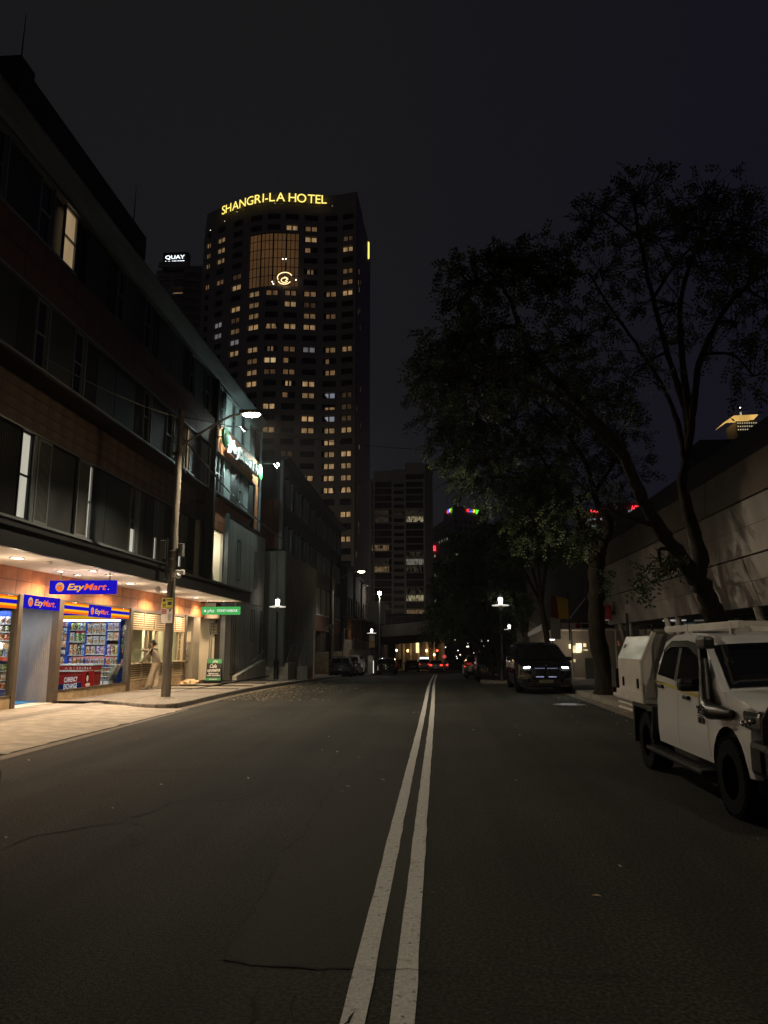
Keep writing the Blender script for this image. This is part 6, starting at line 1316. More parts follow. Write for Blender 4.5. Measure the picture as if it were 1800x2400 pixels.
# awning, banner and shopfront past the tree
aw = thing('street_awning', 'white edged street awning with struts behind the big tree trunk', 'awning', (6.5, 44, 2.5)); awm = mat('awning_white', (.72, .69, .65), .6); Y = 45.5
a = atY(1315, 1460, Y); b = atY(1440, 1472, Y)
MB().box(a.x, b.x + 2, Y, Y + .12, a.z - .38, a.z).build('fascia', awm, aw); MB().box(a.x + 1.2, b.x, Y - .03, Y, a.z - .3, a.z - .06).build('fascia_panel', blackmetal, aw)
MB().lathe([(0, 0), (.17, 0), (.17, .04), (0, .04)], (a.x + 1.0, Y - .06, a.z - .18), 16, axis='y').build('round_badge', mat('badge_red', (.3, .02, .03), .5), aw)
MB().box(a.x - .1, b.x + 2, Y + .12, Y + 7, a.z - .36, a.z - .3).build('soffit', mat('awning_soffit', (.28, .24, .2), .8), aw)
m = MB(); m.prism([(a.x - 1.5, a.z - .75), (a.x - .6, a.z - .35), (a.x - .6, a.z + .05), (a.x - 1.5, a.z - .5)], Y + 4, Y + 4.12, 'y'); m.build('side_fascia', awm, aw)
MB().box(a.x - .62, a.x - .05, Y - .02, Y + .12, a.z - .95, a.z + .35).build('end_post', awm, aw)
MB().tube([atY(1331, 1455, Y), atY(1372, 1402, Y + .5)], .06, 8).build('tie_strut', awm, aw)
for x in (a.x + .6, a.x + 3.2): MB().tube([(x, Y + .2, a.z - .3), (x, Y + .2, zr(Y) + .1)], .06, 8).build('column', awm, aw)
bn = thing('street_banner', 'red and yellow vertical street banner above the awning', 'banner', atY(1312, 1450, 43.5))
p0 = atY(1306, 1450, 43.5); p1 = atY(1331, 1398, 43.5); m = MB(); m.prism([(p0.x + .1, p0.z), (p1.x, p0.z), (p1.x, p1.z - .15), (p0.x, p1.z)], 43.45, 43.55, 'y'); m.build('yellow_panel', mat('banner_yellow', (.62, .38, .02), .6), bn)
m = MB(); m.prism([(p0.x - .3, p0.z + .1), (p0.x + .1, p0.z), (p0.x, p1.z), (p0.x - .25, p1.z + .05)], 43.6, 43.7, 'y'); m.build('red_panel', mat('banner_red', (.25, .015, .02), .6), bn); MB().tube([(p1.x + .02, 43.6, p1.z + .3), (p1.x + .02, 43.6, p0.z - 1.2)], .04, 6).build('pole', blackmetal, bn)
sb = thing('far_shop', 'dark shopfront under the awning with warm lights inside', 'shopfront', (8, 52, 0)); MB().box(6.2, 16, 52, 60, -1, 9).build('wall', mat('far_shop_wall', (.17, .15, .125), .8, var=.2, vs=1), sb)
for px0, px1, py0, py1, s in ((1334, 1338, 1510, 1520, 3), (1341, 1350, 1513, 1530, 1.2), (1351, 1363, 1508, 1530, 2.2), (1368, 1374, 1508, 1516, 1.5), (1368, 1378, 1522, 1525, 1), (1338, 1349, 1545, 1552, .5)):
    a = atY(px0, py1, 51.9); b = atY(px1, py0, 51.9); MB().box(a.x, b.x, 51.9, 51.98, a.z, b.z).build('lit_window', litwin('shop_warm_%s' % s, (1, .78, .42), s, .1, 3, .9), sb)
light('POINT', (8.6, 50.5, 1.7), 45, (1, .82, .6), .2); light('POINT', (7.0, 47.2, 1.9), 30, (1, .9, .78), .15, parent=aw); MB().rbox(6.85, 7.15, 47.0, 47.4, 2.02, 2.1, .02).build('added_awning_light', glow('added_awning_glow', (1, .92, .8), 3), aw)  # awning lamp and its fitting added to brighten the awning
MB().box(8.9, 9.9, 46.9, 47, -.3, .95).build('glass_screen', mat('screen_glass', (.16, .17, .17), .2), sb)
# ---------------------------------------------------------------- vehicles
tyrem = mat('tyre', (.009, .009, .009), .9, bump=.3, bs=60, spec=.08); rimm = mat('rim_dark', (.06, .06, .06), .35, .8); chrome = mat('chrome', (.6, .6, .6), .15, 1); carglass = mat('car_glass', (.008, .009, .01), .05, spec=.7); trim = mat('black_trim', (.013, .013, .013), .55, spec=.2); lensm = mat('lens_clear', (.14, .145, .15), .08, .7, coat=1); redlens = mat('red_lens', (.06, .005, .005), .2)
def wf_factory(hw, L, belt, roof, tumble=.17, ef=.7, er=.6, tf=.16, tr=.1):
    def wf(y, z):
        w = hw
        if z > belt: w *= 1 - tumble * min(1.15, (z - belt) / (roof - belt)) ** 1.1
        else: w *= 1 - .035 * max(0, (z - .62) / max(.1, belt - .62)) ** 2 - .04 * max(0, (.55 - z) / .4)
        t1 = max(0, (-L / 2 + ef - y) / ef); t2 = max(0, (y - L / 2 + er) / er)
        return w * (1 - tf * t1 ** 2) * (1 - tr * t2 ** 2)
    return wf
def arches(upper, zc, yf, yr, ra, zw):              # closes the upper outline with the sill and two wheel arches
    P = list(upper); arc = lambda yc: [(yc + ra * cos(a), max(zc, zw + ra * sin(a))) for a in [pi * i / 10 for i in range(11)]]
    bot = [(yr + ra + .001, zc)] + arc(yr) + [(yf + ra, zc)] + arc(yf)
    return P, [(upper[-1][0], zc)] + bot + [(upper[0][0], zc)]
def shell(upper, bot, wf, crown=.035, zbev=.6, bev=.08, nose=(.24, .42)):
    bm = bmesh.new(); poly = list(upper) + list(bot); nU = len(upper); n = len(poly)
    cl = [];
    for p in poly:
        if not cl or (abs(p[0] - cl[-1][0]) + abs(p[1] - cl[-1][1])) > 1e-3: cl.append(p)
    poly = cl; n = len(poly)
    A = [bm.verts.new((-1, y, z)) for y, z in poly]; B = [bm.verts.new((1, y, z)) for y, z in poly]
    f1 = bm.faces.new(A); f2 = bm.faces.new(B[::-1])
    for i in range(n):
        j = (i + 1) % n; f = bm.faces.new((A[j], A[i], B[i], B[j])); f.material_index = 0 if i < nU - 1 else 1
    f1.normal_update(); f2.normal_update(); bmesh.ops.triangulate(bm, faces=[f1, f2], ngon_method='EAR_CLIP')
    ys = [p[0] for p in poly]; zs = [p[1] for p in poly]
    y = min(ys) + .25
    while y < max(ys): bmesh.ops.bisect_plane(bm, geom=bm.verts[:] + bm.edges[:] + bm.faces[:], plane_co=(0, y, 0), plane_no=(0, 1, 0)); y += .3
    z = min(zs) + .15
    while z < max(zs): bmesh.ops.bisect_plane(bm, geom=bm.verts[:] + bm.edges[:] + bm.faces[:], plane_co=(0, 0, z), plane_no=(0, 0, 1)); z += .16
    for x in (-.5, 0, .5): bmesh.ops.bisect_plane(bm, geom=bm.verts[:] + bm.edges[:] + bm.faces[:], plane_co=(x, 0, 0), plane_no=(1, 0, 0))
    E = [e for e in bm.edges if all(abs(abs(v.co.x) - 1) < 1e-5 for v in e.verts) and len(e.link_faces) == 2 and e.calc_face_angle(0) > 1.2 and min(v.co.z for v in e.verts) > zbev and all(f.material_index == 0 for f in e.link_faces)]
    for v in bm.verts:
        x = v.co.x; v.co.x = x * wf(v.co.y, v.co.z)
        if v.co.z > .8: v.co.z += crown * (1 - x * x)
        if v.co.y < min(ys) + nose[1]: v.co.y += nose[0] * x * x * (1 - (v.co.y - min(ys)) / nose[1])       # the nose is rounded in plan
        if v.co.y > max(ys) - .3: v.co.y -= .12 * x * x * (1 - (max(ys) - v.co.y) / .3)
    bmesh.ops.bevel(bm, geom=E, offset=bev, segments=3, affect='EDGES', profile=.5, clamp_overlap=True)
    bmesh.ops.recalc_face_normals(bm, faces=bm.faces)
    mb = MB(); bm.verts.index_update()
    for k in (0, 1):
        fs = [f for f in bm.faces if (f.material_index == k)]
        if not fs: continue
    mb.v = [tuple(v.co) for v in bm.verts]; mb.f = [tuple(v.index for v in f.verts) for f in bm.faces]; mb.m = [f.material_index for f in bm.faces]; bm.free(); return mb
def sidepatch(poly, wf, off, both=True, th=0.):
    out = MB()
    for s in ((-1, 1) if both is True else (both,)):
        bm = bmesh.new(); f = bm.faces.new([bm.verts.new((0, y, z)) for y, z in poly]); bmesh.ops.triangulate(bm, faces=[f])
        for k in range(14): 
            y = min(p[0] for p in poly) + .2 * k; bmesh.ops.bisect_plane(bm, geom=bm.verts[:] + bm.edges[:] + bm.faces[:], plane_co=(0, y, 0), plane_no=(0, 1, 0))
        for k in range(6): bmesh.ops.bisect_plane(bm, geom=bm.verts[:] + bm.edges[:] + bm.faces[:], plane_co=(0, 0, min(p[1] for p in poly) + .12 * k), plane_no=(0, 0, 1))
        for v in bm.verts: v.co.x = s * (wf(v.co.y, v.co.z) + off)
        bmesh.ops.recalc_face_normals(bm, faces=bm.faces)
        if bm.faces and sum(f.normal.x for f in bm.faces) * s < 0: bmesh.ops.reverse_faces(bm, faces=bm.faces)
        out.bm(bm)
    return out
def screen(p0, p1, wf, frac, off, crown=.03):       # windscreen or rear screen between two outline points
    (y0, z0), (y1, z1) = p0, p1; d = Vector((0, y1 - y0, z1 - z0)).normalized(); n = Vector((0, -d.z, d.y)) if y1 > y0 else Vector((0, d.z, -d.y))
    if n.z < 0: n = -n
    m = MB(); vs = []; fs = []; nx, nz = 8, 4
    for k in range(nz + 1):
        t_ = k / nz; y = y0 + (y1 - y0) * t_; z = z0 + (z1 - z0) * t_; w = wf(y, z) * frac
        for i in range(nx + 1): x = -1 + 2 * i / nx; vs.append((x * w, y + n.y * off, z + n.z * off + crown * (1 - (x * frac) ** 2)))
    for k in range(nz):
        for i in range(nx): a = k * (nx + 1) + i; fs.append((a, a + 1, a + nx + 2, a + nx + 1))
    m.add(vs, fs); return m
WHEEL = {}
def wheel(root, x, y, r_, w, style='alloy', rim=None):
    s = -1 if x < 0 else 1
    t_ = MB(); ri = r_ * (.66 if style != 'steel' else .56)
    t_.lathe([(ri, -w / 2), (r_ * .93, -w / 2), (r_ * .985, -w * .4), (r_, -w * .3), (r_, w * .3), (r_ * .985, w * .4), (r_ * .93, w / 2), (ri, w / 2), (ri * .97, w * .3), (ri * .97, -w * .3), (ri, -w / 2)], n=32, axis='x')
    if style == 'steel':
        for i in range(36):
            a = 2 * pi * i / 36
            for q in (-1, 1): t_.box(q * w * .16, q * w * .5, -.018, .018, r_ - .01, r_ + .012, M=Matrix.Rotation(a + .05 * q, 4, 'X'))
    o = t_.build('wheel', tyrem, None, smooth=True); o.parent = root; o.location = (x, y, r_)
    m = MB(); f = s * w * .36
    if style == 'steel':
        m.lathe([(ri, s * w * .48), (ri * .95, s * w * .3), (ri * .86, s * w * .12), (ri * .7, s * w * .2), (ri * .35, s * w * .24), (ri * .3, s * w * .3), (0, s * w * .3)], n=24, axis='x')
        q = m.build('rim', rimm, None, smooth=True); q.parent = o; m = MB()
        for i in range(6): a = 2 * pi * i / 6; m.sphere((s * w * .25, ri * .5 * cos(a), ri * .5 * sin(a)), .022, n=8, k=5)
        m.lathe([(.06, s * w * .24), (.055, s * w * .38), (0, s * w * .39)], n=12, axis='x'); q = m.build('wheel_nuts', mat('brass_nut', (.5, .38, .1), .4, .8), None); q.parent = o
    else:
        m.lathe([(ri, s * w * .46), (ri * .93, s * w * .3), (ri * .9, s * w * .1), (0, s * w * .08)], n=24, axis='x')
        for i in range(5):
            M_ = Matrix.Rotation(2 * pi * i / 5, 4, 'X'); m.box(s * w * .2, s * w * .4, -.035, .035, .02, ri * .95, M=M_)
        m.lathe([(.07, s * w * .2), (.06, s * w * .42), (0, s * w * .42)], n=12, axis='x'); q = m.build('rim', rim or rimm, None, smooth=True); q.parent = o
def P_(mb, nm, m, root, smooth=False): o = mb.build(nm, m, None, smooth=smooth); o.parent = root; return o
def plate(root, y, z, s=-1, text=None, x=0.): 
    p = P_(MB().box(x - .26, x + .26, y, y + .012 * -s, z - .065, z + .065), 'number_plate', mat('plate_dull', (.07, .07, .065), .5), root)
    if text: m = MB(); puttext(m, text, .1, (x - .22 if s < 0 else x + .22, y + s * .004, z - .035), (1, 0, 0) if s < 0 else (-1, 0, 0), ZS, width=.44); P_(m, 'lettering', mat('plate_ink', (.3, .28, .15), .5), p)
def car(label, loc, paint, kind='suv', rz=0., group='cars along the street', cat='car', L=4.9, Wd=1.9, H=1.75, front=None, tail=None, drl=None, extra=None, name='parked_car', tailglow=False, ptext=None):
    o = thing(name, label, cat, loc, group, rz); h = L / 2; R_ = .36 if kind != 'sedan' else .32
    if kind == 'suv':
        up = [(-h + .04, .3), (-h, .5), (-h + .02, .85), (-h + .1, .97), (-h + .4, 1.05), (-h + 1.15, 1.14), (-h + 2.2, H - .12), (-h + 2.6, H - .03), (-h + 3.0, H), (h - 1.0, H - .05), (h - .33, H - .16), (h - .12, 1.2), (h - .02, .95), (h, .5), (h - .06, .3)]; belt = 1.1; ws = (up[5], up[6]); rs = (up[10], up[11])
        win = [[(-h + 1.5, 1.16), (-h + 2.25, H - .22), (-h + 2.55, H - .14), (-h + 2.58, 1.17)], [(-h + 2.66, 1.17), (-h + 2.6, H - .12), (h - 1.45, H - .14), (h - 1.3, 1.2)], [(h - 1.22, 1.2), (h - 1.35, H - .15), (h - .62, H - .22), (h - .42, 1.26)]]
        yf, yr = -h + .9, h - 1.12
    elif kind == 'hatch':
        up = [(-h + .02, .25), (-h, .45), (-h + .02, .75), (-h + .15, .83), (-h + 1.15, 1.0), (-h + 1.95, H - .08), (-h + 2.5, H), (h - 1.0, H - .04), (h - .5, H - .14), (h - .1, 1.02), (h - .02, .85), (h, .45), (h - .06, .25)]; belt = .96; ws = (up[4], up[5]); rs = (up[8], up[9])
        win = [[(-h + 1.35, 1.0), (-h + 1.98, H - .16), (-h + 2.35, H - .1), (-h + 2.4, 1.0)], [(-h + 2.48, 1.0), (-h + 2.45, H - .1), (h - 1.1, H - .13), (h - .75, 1.05)]]; yf, yr = -h + .82, h - .78
    else:
        up = [(-h + .02, .25), (-h, .45), (-h + .02, .7), (-h + .15, .78), (-h + 1.3, .95), (-h + 2.1, H - .07), (-h + 2.6, H), (h - 1.75, H - .03), (h - .85, 1.04), (h - .15, 1.0), (h - .02, .88), (h, .45), (h - .06, .25)]; belt = .92; ws = (up[4], up[5]); rs = (up[7], up[8])
        win = [[(-h + 1.5, .96), (-h + 2.12, H - .14), (-h + 2.5, H - .09), (-h + 2.5, .96)], [(-h + 2.57, .96), (-h + 2.57, H - .09), (h - 1.8, H - .11), (h - 1.2, 1.0)]]; yf, yr = -h + .85, h - .95
    wf = wf_factory(Wd / 2, L, belt, H, .25 if kind == 'suv' else .2); u2, bt = arches(up, .22, yf, yr, R_ + .07, R_)
    P_(shell(u2, bt, wf), 'body', [paint, trim], o, smooth=35)
    for w_ in win:
        for sd in (-1, 1): P_(sidepatch(w_, wf, .006, sd), 'side_window', carglass, o)
    lerp2 = lambda a, b, t_: (a[0] + (b[0] - a[0]) * t_, a[1] + (b[1] - a[1]) * t_)
    P_(screen(lerp2(*ws, .03), lerp2(*ws, .95), wf, .88, .012), 'windscreen', carglass, o); P_(screen(lerp2(*rs, .06), lerp2(*rs, .92), wf, .82, .012), 'rear_window', carglass, o)
    for x in (-1, 1):
        for y in (yf, yr): wheel(o, x * (Wd / 2 - .13), y, R_, .24)
        m = MB(); m.rbox(x * (Wd / 2 + .02), x * (Wd / 2 + .22), -h + 1.68, -h + 1.82, belt + .02, belt + .17, .035); P_(m, 'mirror', trim, o)
    nx = wf(-h + .12, .8)
    for s in (-1, 1):
        x0, x1 = sorted((s * nx * .56, s * nx * .99)); m = MB(); m.rbox(x0, x1, -h - .01, -h + .3, .78 if kind == 'suv' else .6, .95 if kind == 'suv' else .74, .03); hl = P_(m, 'headlight', lensm, o)
        if drl:
            xa, xb = (x0 + .07, x1 - .1) if s > 0 else (x0 + .1, x1 - .07); P_(MB().prism([(xa, .885 + .02 * (s > 0)), (xb, .885 + .02 * (s < 0)), (xb, .92 + .025 * (s < 0)), (xa, .92 + .025 * (s > 0))], -h - .04, -h - .015, 'y'), 'running_light', drl, hl)
        rx = wf(h - .1, .9); x0, x1 = sorted((s * rx * .6, s * rx * 1.0)); zt = .95 if kind == 'suv' else .8; m = MB(); m.rbox(x0, x1, h - .26, h + .012, zt, zt + .17, .03); P_(m, 'tail_light', tail or redlens, o)
    gz = .5 if kind != 'suv' else .55
    P_(MB().rbox(-.5, .5, -h - .015, -h + .08, gz, gz + .32, .03), 'grille', trim, o); P_(MB().rbox(-nx * .8, nx * .8, -h - .01, -h + .05, .26, .4, .02), 'lower_intake', trim, o); P_(MB().rbox(-.72, .72, h - .06, h + .012, .32, .48, .02), 'rear_bumper_insert', trim, o)
    plate(o, -h - .03, .43, -1, ptext); plate(o, h + .018, .74, 1, ptext)
    for s in (-1, 1): P_(MB().tube([(s * wf(0, H) * .88, -h + 2.5, H + .02), (s * wf(0, H) * .9, -h + 2.6, H + .06), (s * wf(0, H) * .9, h - 1.0, H + .03), (s * wf(0, H) * .88, h - .9, H - .02)], .018, 6), 'roof_rail', chrome if kind == 'suv' else trim, o)
    return o
blackp = mat('paint_black', (.008, .008, .009), .12, .0, coat=1, spec=.6); greyp = mat('paint_grey', (.17, .175, .18), .25, .6, coat=1); silverp = mat('paint_silver', (.4, .4, .4), .28, .6, coat=1); whitep = mat('paint_white', (.9, .9, .92), .25, 0, coat=.8)
drlg = glow('running_light_white', (.82, 1, .97), 32); tg = glow('tail_red', (1, .05, .03), 2.5)
x7 = car('large black wagon parked with white running lights on', (3.82, 30.0, 0), blackp, 'suv', L=5.15, Wd=2.0, H=1.78, drl=drlg, ptext='BM CL 53X', group='cars parked along the right kerb')
h = 2.575; gl = glow('grille_glow', (.55, .6, 1), .7)
k_ = MB(); k_.rbox(-.42, -.03, -h - .045, -h + .05, .56, .93, .05); k_.rbox(.03, .42, -h - .045, -h + .05, .56, .93, .05); P_(k_, 'kidney_grille', trim, x7)
for s in (-1, 1):
    for i in range(9): P_(MB().box(s * (.06 + i * .04) - .01, s * (.06 + i * .04) + .01, -h - .055, -h - .045, .875, .89), 'grille_light', gl, x7)
    for i in range(7): P_(MB().box(s * (.1 + i * .04) - .012, s * (.1 + i * .04) + .012, -h - .055, -h - .045, .575, .605), 'grille_light', gl, x7)
    P_(MB().rbox(s * .62, s * .86, -h - .0, -h + .14, .3, .52, .04), 'air_inlet', trim, x7); P_(MB().box(s * .5, s * .85, -h - .02, -h, .27, .285), 'chrome_strip', chrome, x7)
P_(MB().lathe([(0, -h - .05), (.04, -h - .05), (.04, -h - .03)], (0, 0, .985), 14, axis='y'), 'badge', chrome, x7)
for s in (-.68, .68): light('SPOT', (s, -h - .1, .9), 7, (.85, .98, 1), .06, target=(s, -h - 6, -.3), parent=None, spot=70, blend=.8).parent = x7
c2 = car('dark parked wagon with chrome ringed grille behind the post lamp', (3.2, 46.2, zr(45)), blackp, 'suv', L=4.95, Wd=1.93, H=1.73, group='cars parked along the right kerb')
m = MB(); pts = [(-.42, .6), (-.34, .55), (.34, .55), (.42, .6), (.36, .84), (.28, .88), (-.28, .88), (-.36, .84), (-.42, .6)]; m.tube([(x, -2.5, z) for x, z in pts], .016, 6); P_(m, 'grille_ring', chrome, c2)
car('black car parked tail on beyond the dark wagon', (2.85, 55.5, zr(55)), blackp, 'suv', rz=pi, L=4.6, Wd=1.85, H=1.66, tail=mat('tail_glint', (.5, .04, .03), .2, emit=(1, .06, .04), es=.15), group='cars parked along the right kerb')
car('grey hatchback parked behind the slim grey pole', (-7.62, 61.2, zr(61)), greyp, 'hatch', rz=pi, L=4.35, Wd=1.83, H=1.58, group='cars parked along the left kerb')
car('taller silver wagon parked ahead of the grey hatchback', (-7.45, 66.6, zr(66)), silverp, 'suv', rz=pi, L=4.7, Wd=1.88, H=1.78, group='cars parked along the left kerb')
car('black hatchback at the kerb by the ticket machine', (-4.85, 73.2, zr(73)), blackp, 'hatch', rz=pi, L=4.2, Wd=1.82, H=1.55, group='cars parked along the left kerb')
car('black saloon waiting near the overpass', (-3.3, 98, zr(98)), blackp, 'sedan', rz=pi, L=4.7, Wd=1.85, H=1.46, group='cars queueing at the overpass')
car('silver saloon with red brake lights under the overpass', (-.25, 99, zr(99)), silverp, 'sedan', rz=pi, L=4.7, Wd=1.84, H=1.46, tail=tg, group='cars queueing at the overpass', name='moving_car')
pc = car('pale patrol car with lit roof bar under the overpass', (-1.95, 109, zr(109)), silverp, 'suv', rz=pi, L=4.8, Wd=1.88, H=1.72, tail=tg, group='cars queueing at the overpass', name='moving_car'); P_(MB().rbox(-.6, .6, -.2, .1, 1.76, 1.9, .03), 'light_bar', glow('bar_blue_white', (.7, .82, 1), 5), pc)
car('small white car farther along with red tail lights', (.85, 128, zr(128)), whitep, 'hatch', rz=pi, L=4.2, Wd=1.8, H=1.5, tail=tg, group='cars queueing at the overpass', name='moving_car')
car('silver parked car whose corner just shows at the left edge', (-4.07, 3.35, 0), silverp, 'sedan', rz=pi, L=4.6, Wd=1.82, H=1.45, group='cars parked along the left kerb')

# ---------------------------------------------------------------- white utility truck
ut = thing('utility_truck', 'white crew cab utility truck with alloy canopy, snorkel and bull bar', 'truck', (3.82, 9.47, 0)); U = ut
up = [(-2.22, .5), (-2.3, .7), (-2.29, .95), (-2.2, 1.06), (-1.9, 1.13), (-1.42, 1.2), (-1.1, 1.43), (-.74, 1.66), (-.5, 1.76), (-.1, 1.8), (.4, 1.79), (.74, 1.7), (.92, 1.46), (1.02, 1.18), (1.04, .95), (1.0, .46)]
wfu = wf_factory(.94, 4.6, 1.2, 1.8, tumble=.15, ef=.36, er=.01, tf=.12, tr=0)
u2 = up; ra, zw, zc = .46, .4, .44
bt = [(1.0, zc), (-1.04, zc)] + [(-1.5 + ra * cos(a), max(zc, zw + ra * sin(a))) for a in [pi * i / 12 for i in range(13)]] + [(-2.22, zc)]
P_(shell(u2, bt, wfu, crown=.03, zbev=.7, bev=.07, nose=(.18, .26)), 'cab_body', [whitep, trim], U, smooth=35)
for w_, nm in (([(-1.22, 1.19), (-.95, 1.42), (-.66, 1.6), (-.4, 1.66), (.0, 1.68), (.0, 1.24)], 'side_window'), ([(.12, 1.245), (.12, 1.68), (.5, 1.67), (.7, 1.58), (.82, 1.29)], 'side_window')):
    for sd in (-1, 1): P_(sidepatch(w_, wfu, .011, sd), nm, carglass, U)
P_(sidepatch([(.005, 1.235), (.005, 1.69), (.115, 1.69), (.115, 1.24)], wfu, .009), 'door_pillar', trim, U)
P_(sidepatch([(-.8, 1.56), (-.5, 1.69), (-.2, 1.72), (.4, 1.72), (.7, 1.6), (.64, 1.57), (.4, 1.64), (-.3, 1.64), (-.74, 1.5)], wfu, .03), 'wind_deflector', mat('smoke_plastic', (.01, .01, .01), .2), U)
P_(screen((-1.4, 1.215), (-.76, 1.645), wfu, .9, .014, .04), 'windscreen', carglass, U); P_(screen((.78, 1.66), (1.0, 1.25), wfu, .8, .012, .03), 'rear_window', carglass, U)
def seam(poly, w=.006):   # door shut lines
    P_(sidepatch(poly, wfu, .004), 'door_gap', blackmetal, U)
for y0, y1 in ((-1.0, -.88), (.055, .06), (.93, .95)): seam([(y0, .5), (y0 + .008, .5), (y1 + .008, 1.22), (y1, 1.22)])
P_(sidepatch([(-1.0, 1.07), (-1.0, 1.11), (.98, 1.225), (.98, 1.185)], wfu, .024), 'reflective_stripe', mat('stripe_yellow', (.5, .42, .05), .5, var=.2, vs=30), U)
for y in (-.28, .72):
    m = MB()
    for s in (-1, 1): m.rbox(s * (wfu(y, 1.1) - .005), s * (wfu(y, 1.1) + .04), y - .1, y + .1, 1.04 + .08 * (y > 0), 1.085 + .08 * (y > 0), .018)
    P_(m, 'door_handle', trim, U)
m = MB()
for k, (y0, y1, z0, z1) in enumerate(((-.86, -.62, .97, 1.0), (-.82, -.66, .915, .935), (-.85, -.78, .82, .88), (-.74, -.67, .82, .88), (-.83, -.65, .89, .9))): m.box(-wfu(y0, z0) - .012, -wfu(y0, z0) - .004, y0, y1, z0, z1)
P_(m, 'door_decal', blackmetal, U)
for s in (-1, 1):
    m = MB(); m.rbox(s * .86, s * 1.06, -1.0, 1.15, .3, .36, .025); st = P_(m, 'side_step', trim, U); m = MB()
    for i in range(12): m.box(s * .93, s * 1.03, -.8 + i * .15, -.72 + i * .15, .36, .368)
    P_(m, 'step_tread', blackmetal, st)['kind'] = 'stuff'
    m = MB(); m.rbox(s * .93, s * 1.19, -.92, -.76, 1.165, 1.305, .045); mi_ = P_(m, 'mirror', trim, U); P_(MB().rbox(s * .98, s * 1.195, -.93, -.9, 1.22, 1.242, .008), 'indicator_strip', lensm, mi_)
    for y in (-1.5, 1.51): wheel(U, s * .815, y, .375, .26, 'steel')
    m = MB(); m.rbox(s * .62, s * .93, -2.26, -1.86, .86, 1.06, .05); hl = P_(m, 'headlight', lensm, U); P_(MB().sphere((s * .74, -2.24, .96), .07), 'projector', chrome, hl, True)
    for q in range(3): P_(MB().sphere((s * .935, -2.12 + .1 * q, .97 - .02 * q), .03, n=8, k=6), 'reflector', chrome, hl, True)
    ft = [( -1.5 + (ra + .0) * cos(a), zw + (ra + .0) * sin(a)) for a in [pi * i / 12 for i in range(13)]]; fo = [(-1.5 + (ra + .06) * cos(a), zw + (ra + .06) * sin(a)) for a in [pi * (12 - i) / 12 for i in range(13)]]
    m = MB(); vs = [(s * (wfu(y, z) + .005), y, z) for y, z in ft] + [(s * (wfu(y, z) + .012), y, z) for y, z in fo[::-1]] + [(s * (wfu(y, z) + .05), y, z) for y, z in ft]; fs = []
    for i in range(12): fs += [(i, i + 1, 26 + i + 1, 26 + i), (26 + i, 26 + i + 1, 13 + i + 1, 13 + i)]
P_(MB().box(-.85, .85, -2.0, -1.0, .3, .95), 'engine_bay', blackmetal, U); P_(MB().box(-.4, .4, -2.2, 3.1, .42, .6), 'chassis', blackmetal, U)
# bull bar
m = MB(); m.rbox(-.98, .98, -2.62, -2.3, .5, .78, .05); m.rbox(-.98, -.62, -2.5, -2.1, .5, .8, .05); m.rbox(.62, .98, -2.5, -2.1, .5, .8, .05); P_(m, 'bull_bar', trim, U)
for s in (-1, 1): P_(MB().tube([(s * .93, -2.38, .75), (s * .94, -2.42, 1.0), (s * .86, -2.43, 1.15), (s * .62, -2.44, 1.16), (s * .5, -2.45, 1.02), (s * .48, -2.46, .75)], .035, 10), 'bar_hoop', trim, U, True)
P_(MB().tube([(-.5, -2.45, 1.05), (.5, -2.45, 1.05)], .035, 10), 'bar_hoop', trim, U, True); P_(MB().rbox(-.55, .55, -2.3, -2.2, .72, 1.0, .03), 'grille', trim, U)
for s in (-1, 1): P_(MB().lathe([(0, -2.5), (.1, -2.5), (.11, -2.42), (0, -2.38)], (s * .66, 0, .93), 18, axis='y'), 'driving_lamp', lensm, U)
# snorkel up the windscreen pillar
m = MB(); m.tube([(-.96, -1.72, 1.0), (-1.0, -1.55, 1.0), (-1.02, -1.3, .99), (-1.0, -1.14, 1.06), (-.985, -1.1, 1.25), (-.95, -1.0, 1.45), (-.93, -.92, 1.64)], [.04, .07, .085, .08, .062, .052, .046], 12); sn = P_(m, 'snorkel', mat('snorkel_black', (.016, .016, .016), .42), U, True)
m = MB(); m.rbox(-.985, -.86, -1.13, -.86, 1.62, 1.755, .035); P_(m, 'snorkel_head', MATS['snorkel_black'], sn); m = MB(); m.tube([(-1.106, -1.28 + .09 * cos(a), 1.0 + .045 * sin(a)) for a in [2 * pi * i / 20 for i in range(21)]], .006, 5); m.tube([(-1.122, -1.33, .99), (-1.122, -1.3, 1.015), (-1.122, -1.28, .99), (-1.122, -1.25, 1.01), (-1.122, -1.23, .99)], .006, 5); P_(m, 'raised_mark', MATS['snorkel_black'], sn)
# tray, headboard, alloy canopy boxes and ladder rack
alloy = mat('brushed_alloy', (.42, .43, .42), .42, .75, var=.35, vs=2.5, stretch=(1, .4, 2.5), detail=7); canm = mat('canopy_white', (.66, .62, .57), .5, var=.08, vs=3)
P_(MB().box(-.95, .95, 1.5, 3.25, .84, .92), 'tray_floor', canm, U); P_(MB().box(-.97, -.93, 1.45, 3.3, .86, 1.0), 'tray_side', canm, U); P_(MB().box(.93, .97, 1.45, 3.3, .86, 1.0), 'tray_side', canm, U)
m = MB(); m.prism([(-.93, .93), (-.93, 1.46), (-.78, 1.8), (-.3, 1.8), (-.3, .93)], 1.56, 3.02, 'y'); cb_ = P_(m, 'canopy_box', canm, U); m = MB(); m.add([(-.935, 1.58, 1.468), (-.785, 1.58, 1.79), (-.785, 3.0, 1.79), (-.935, 3.0, 1.468)], [(0, 1, 2, 3)]); P_(m, 'canopy_lid', alloy, cb_)
m = MB()
for y in (1.85, 2.7): m.rbox(-.95, -.93, y - .035, y + .035, 1.05, 1.19, .01)
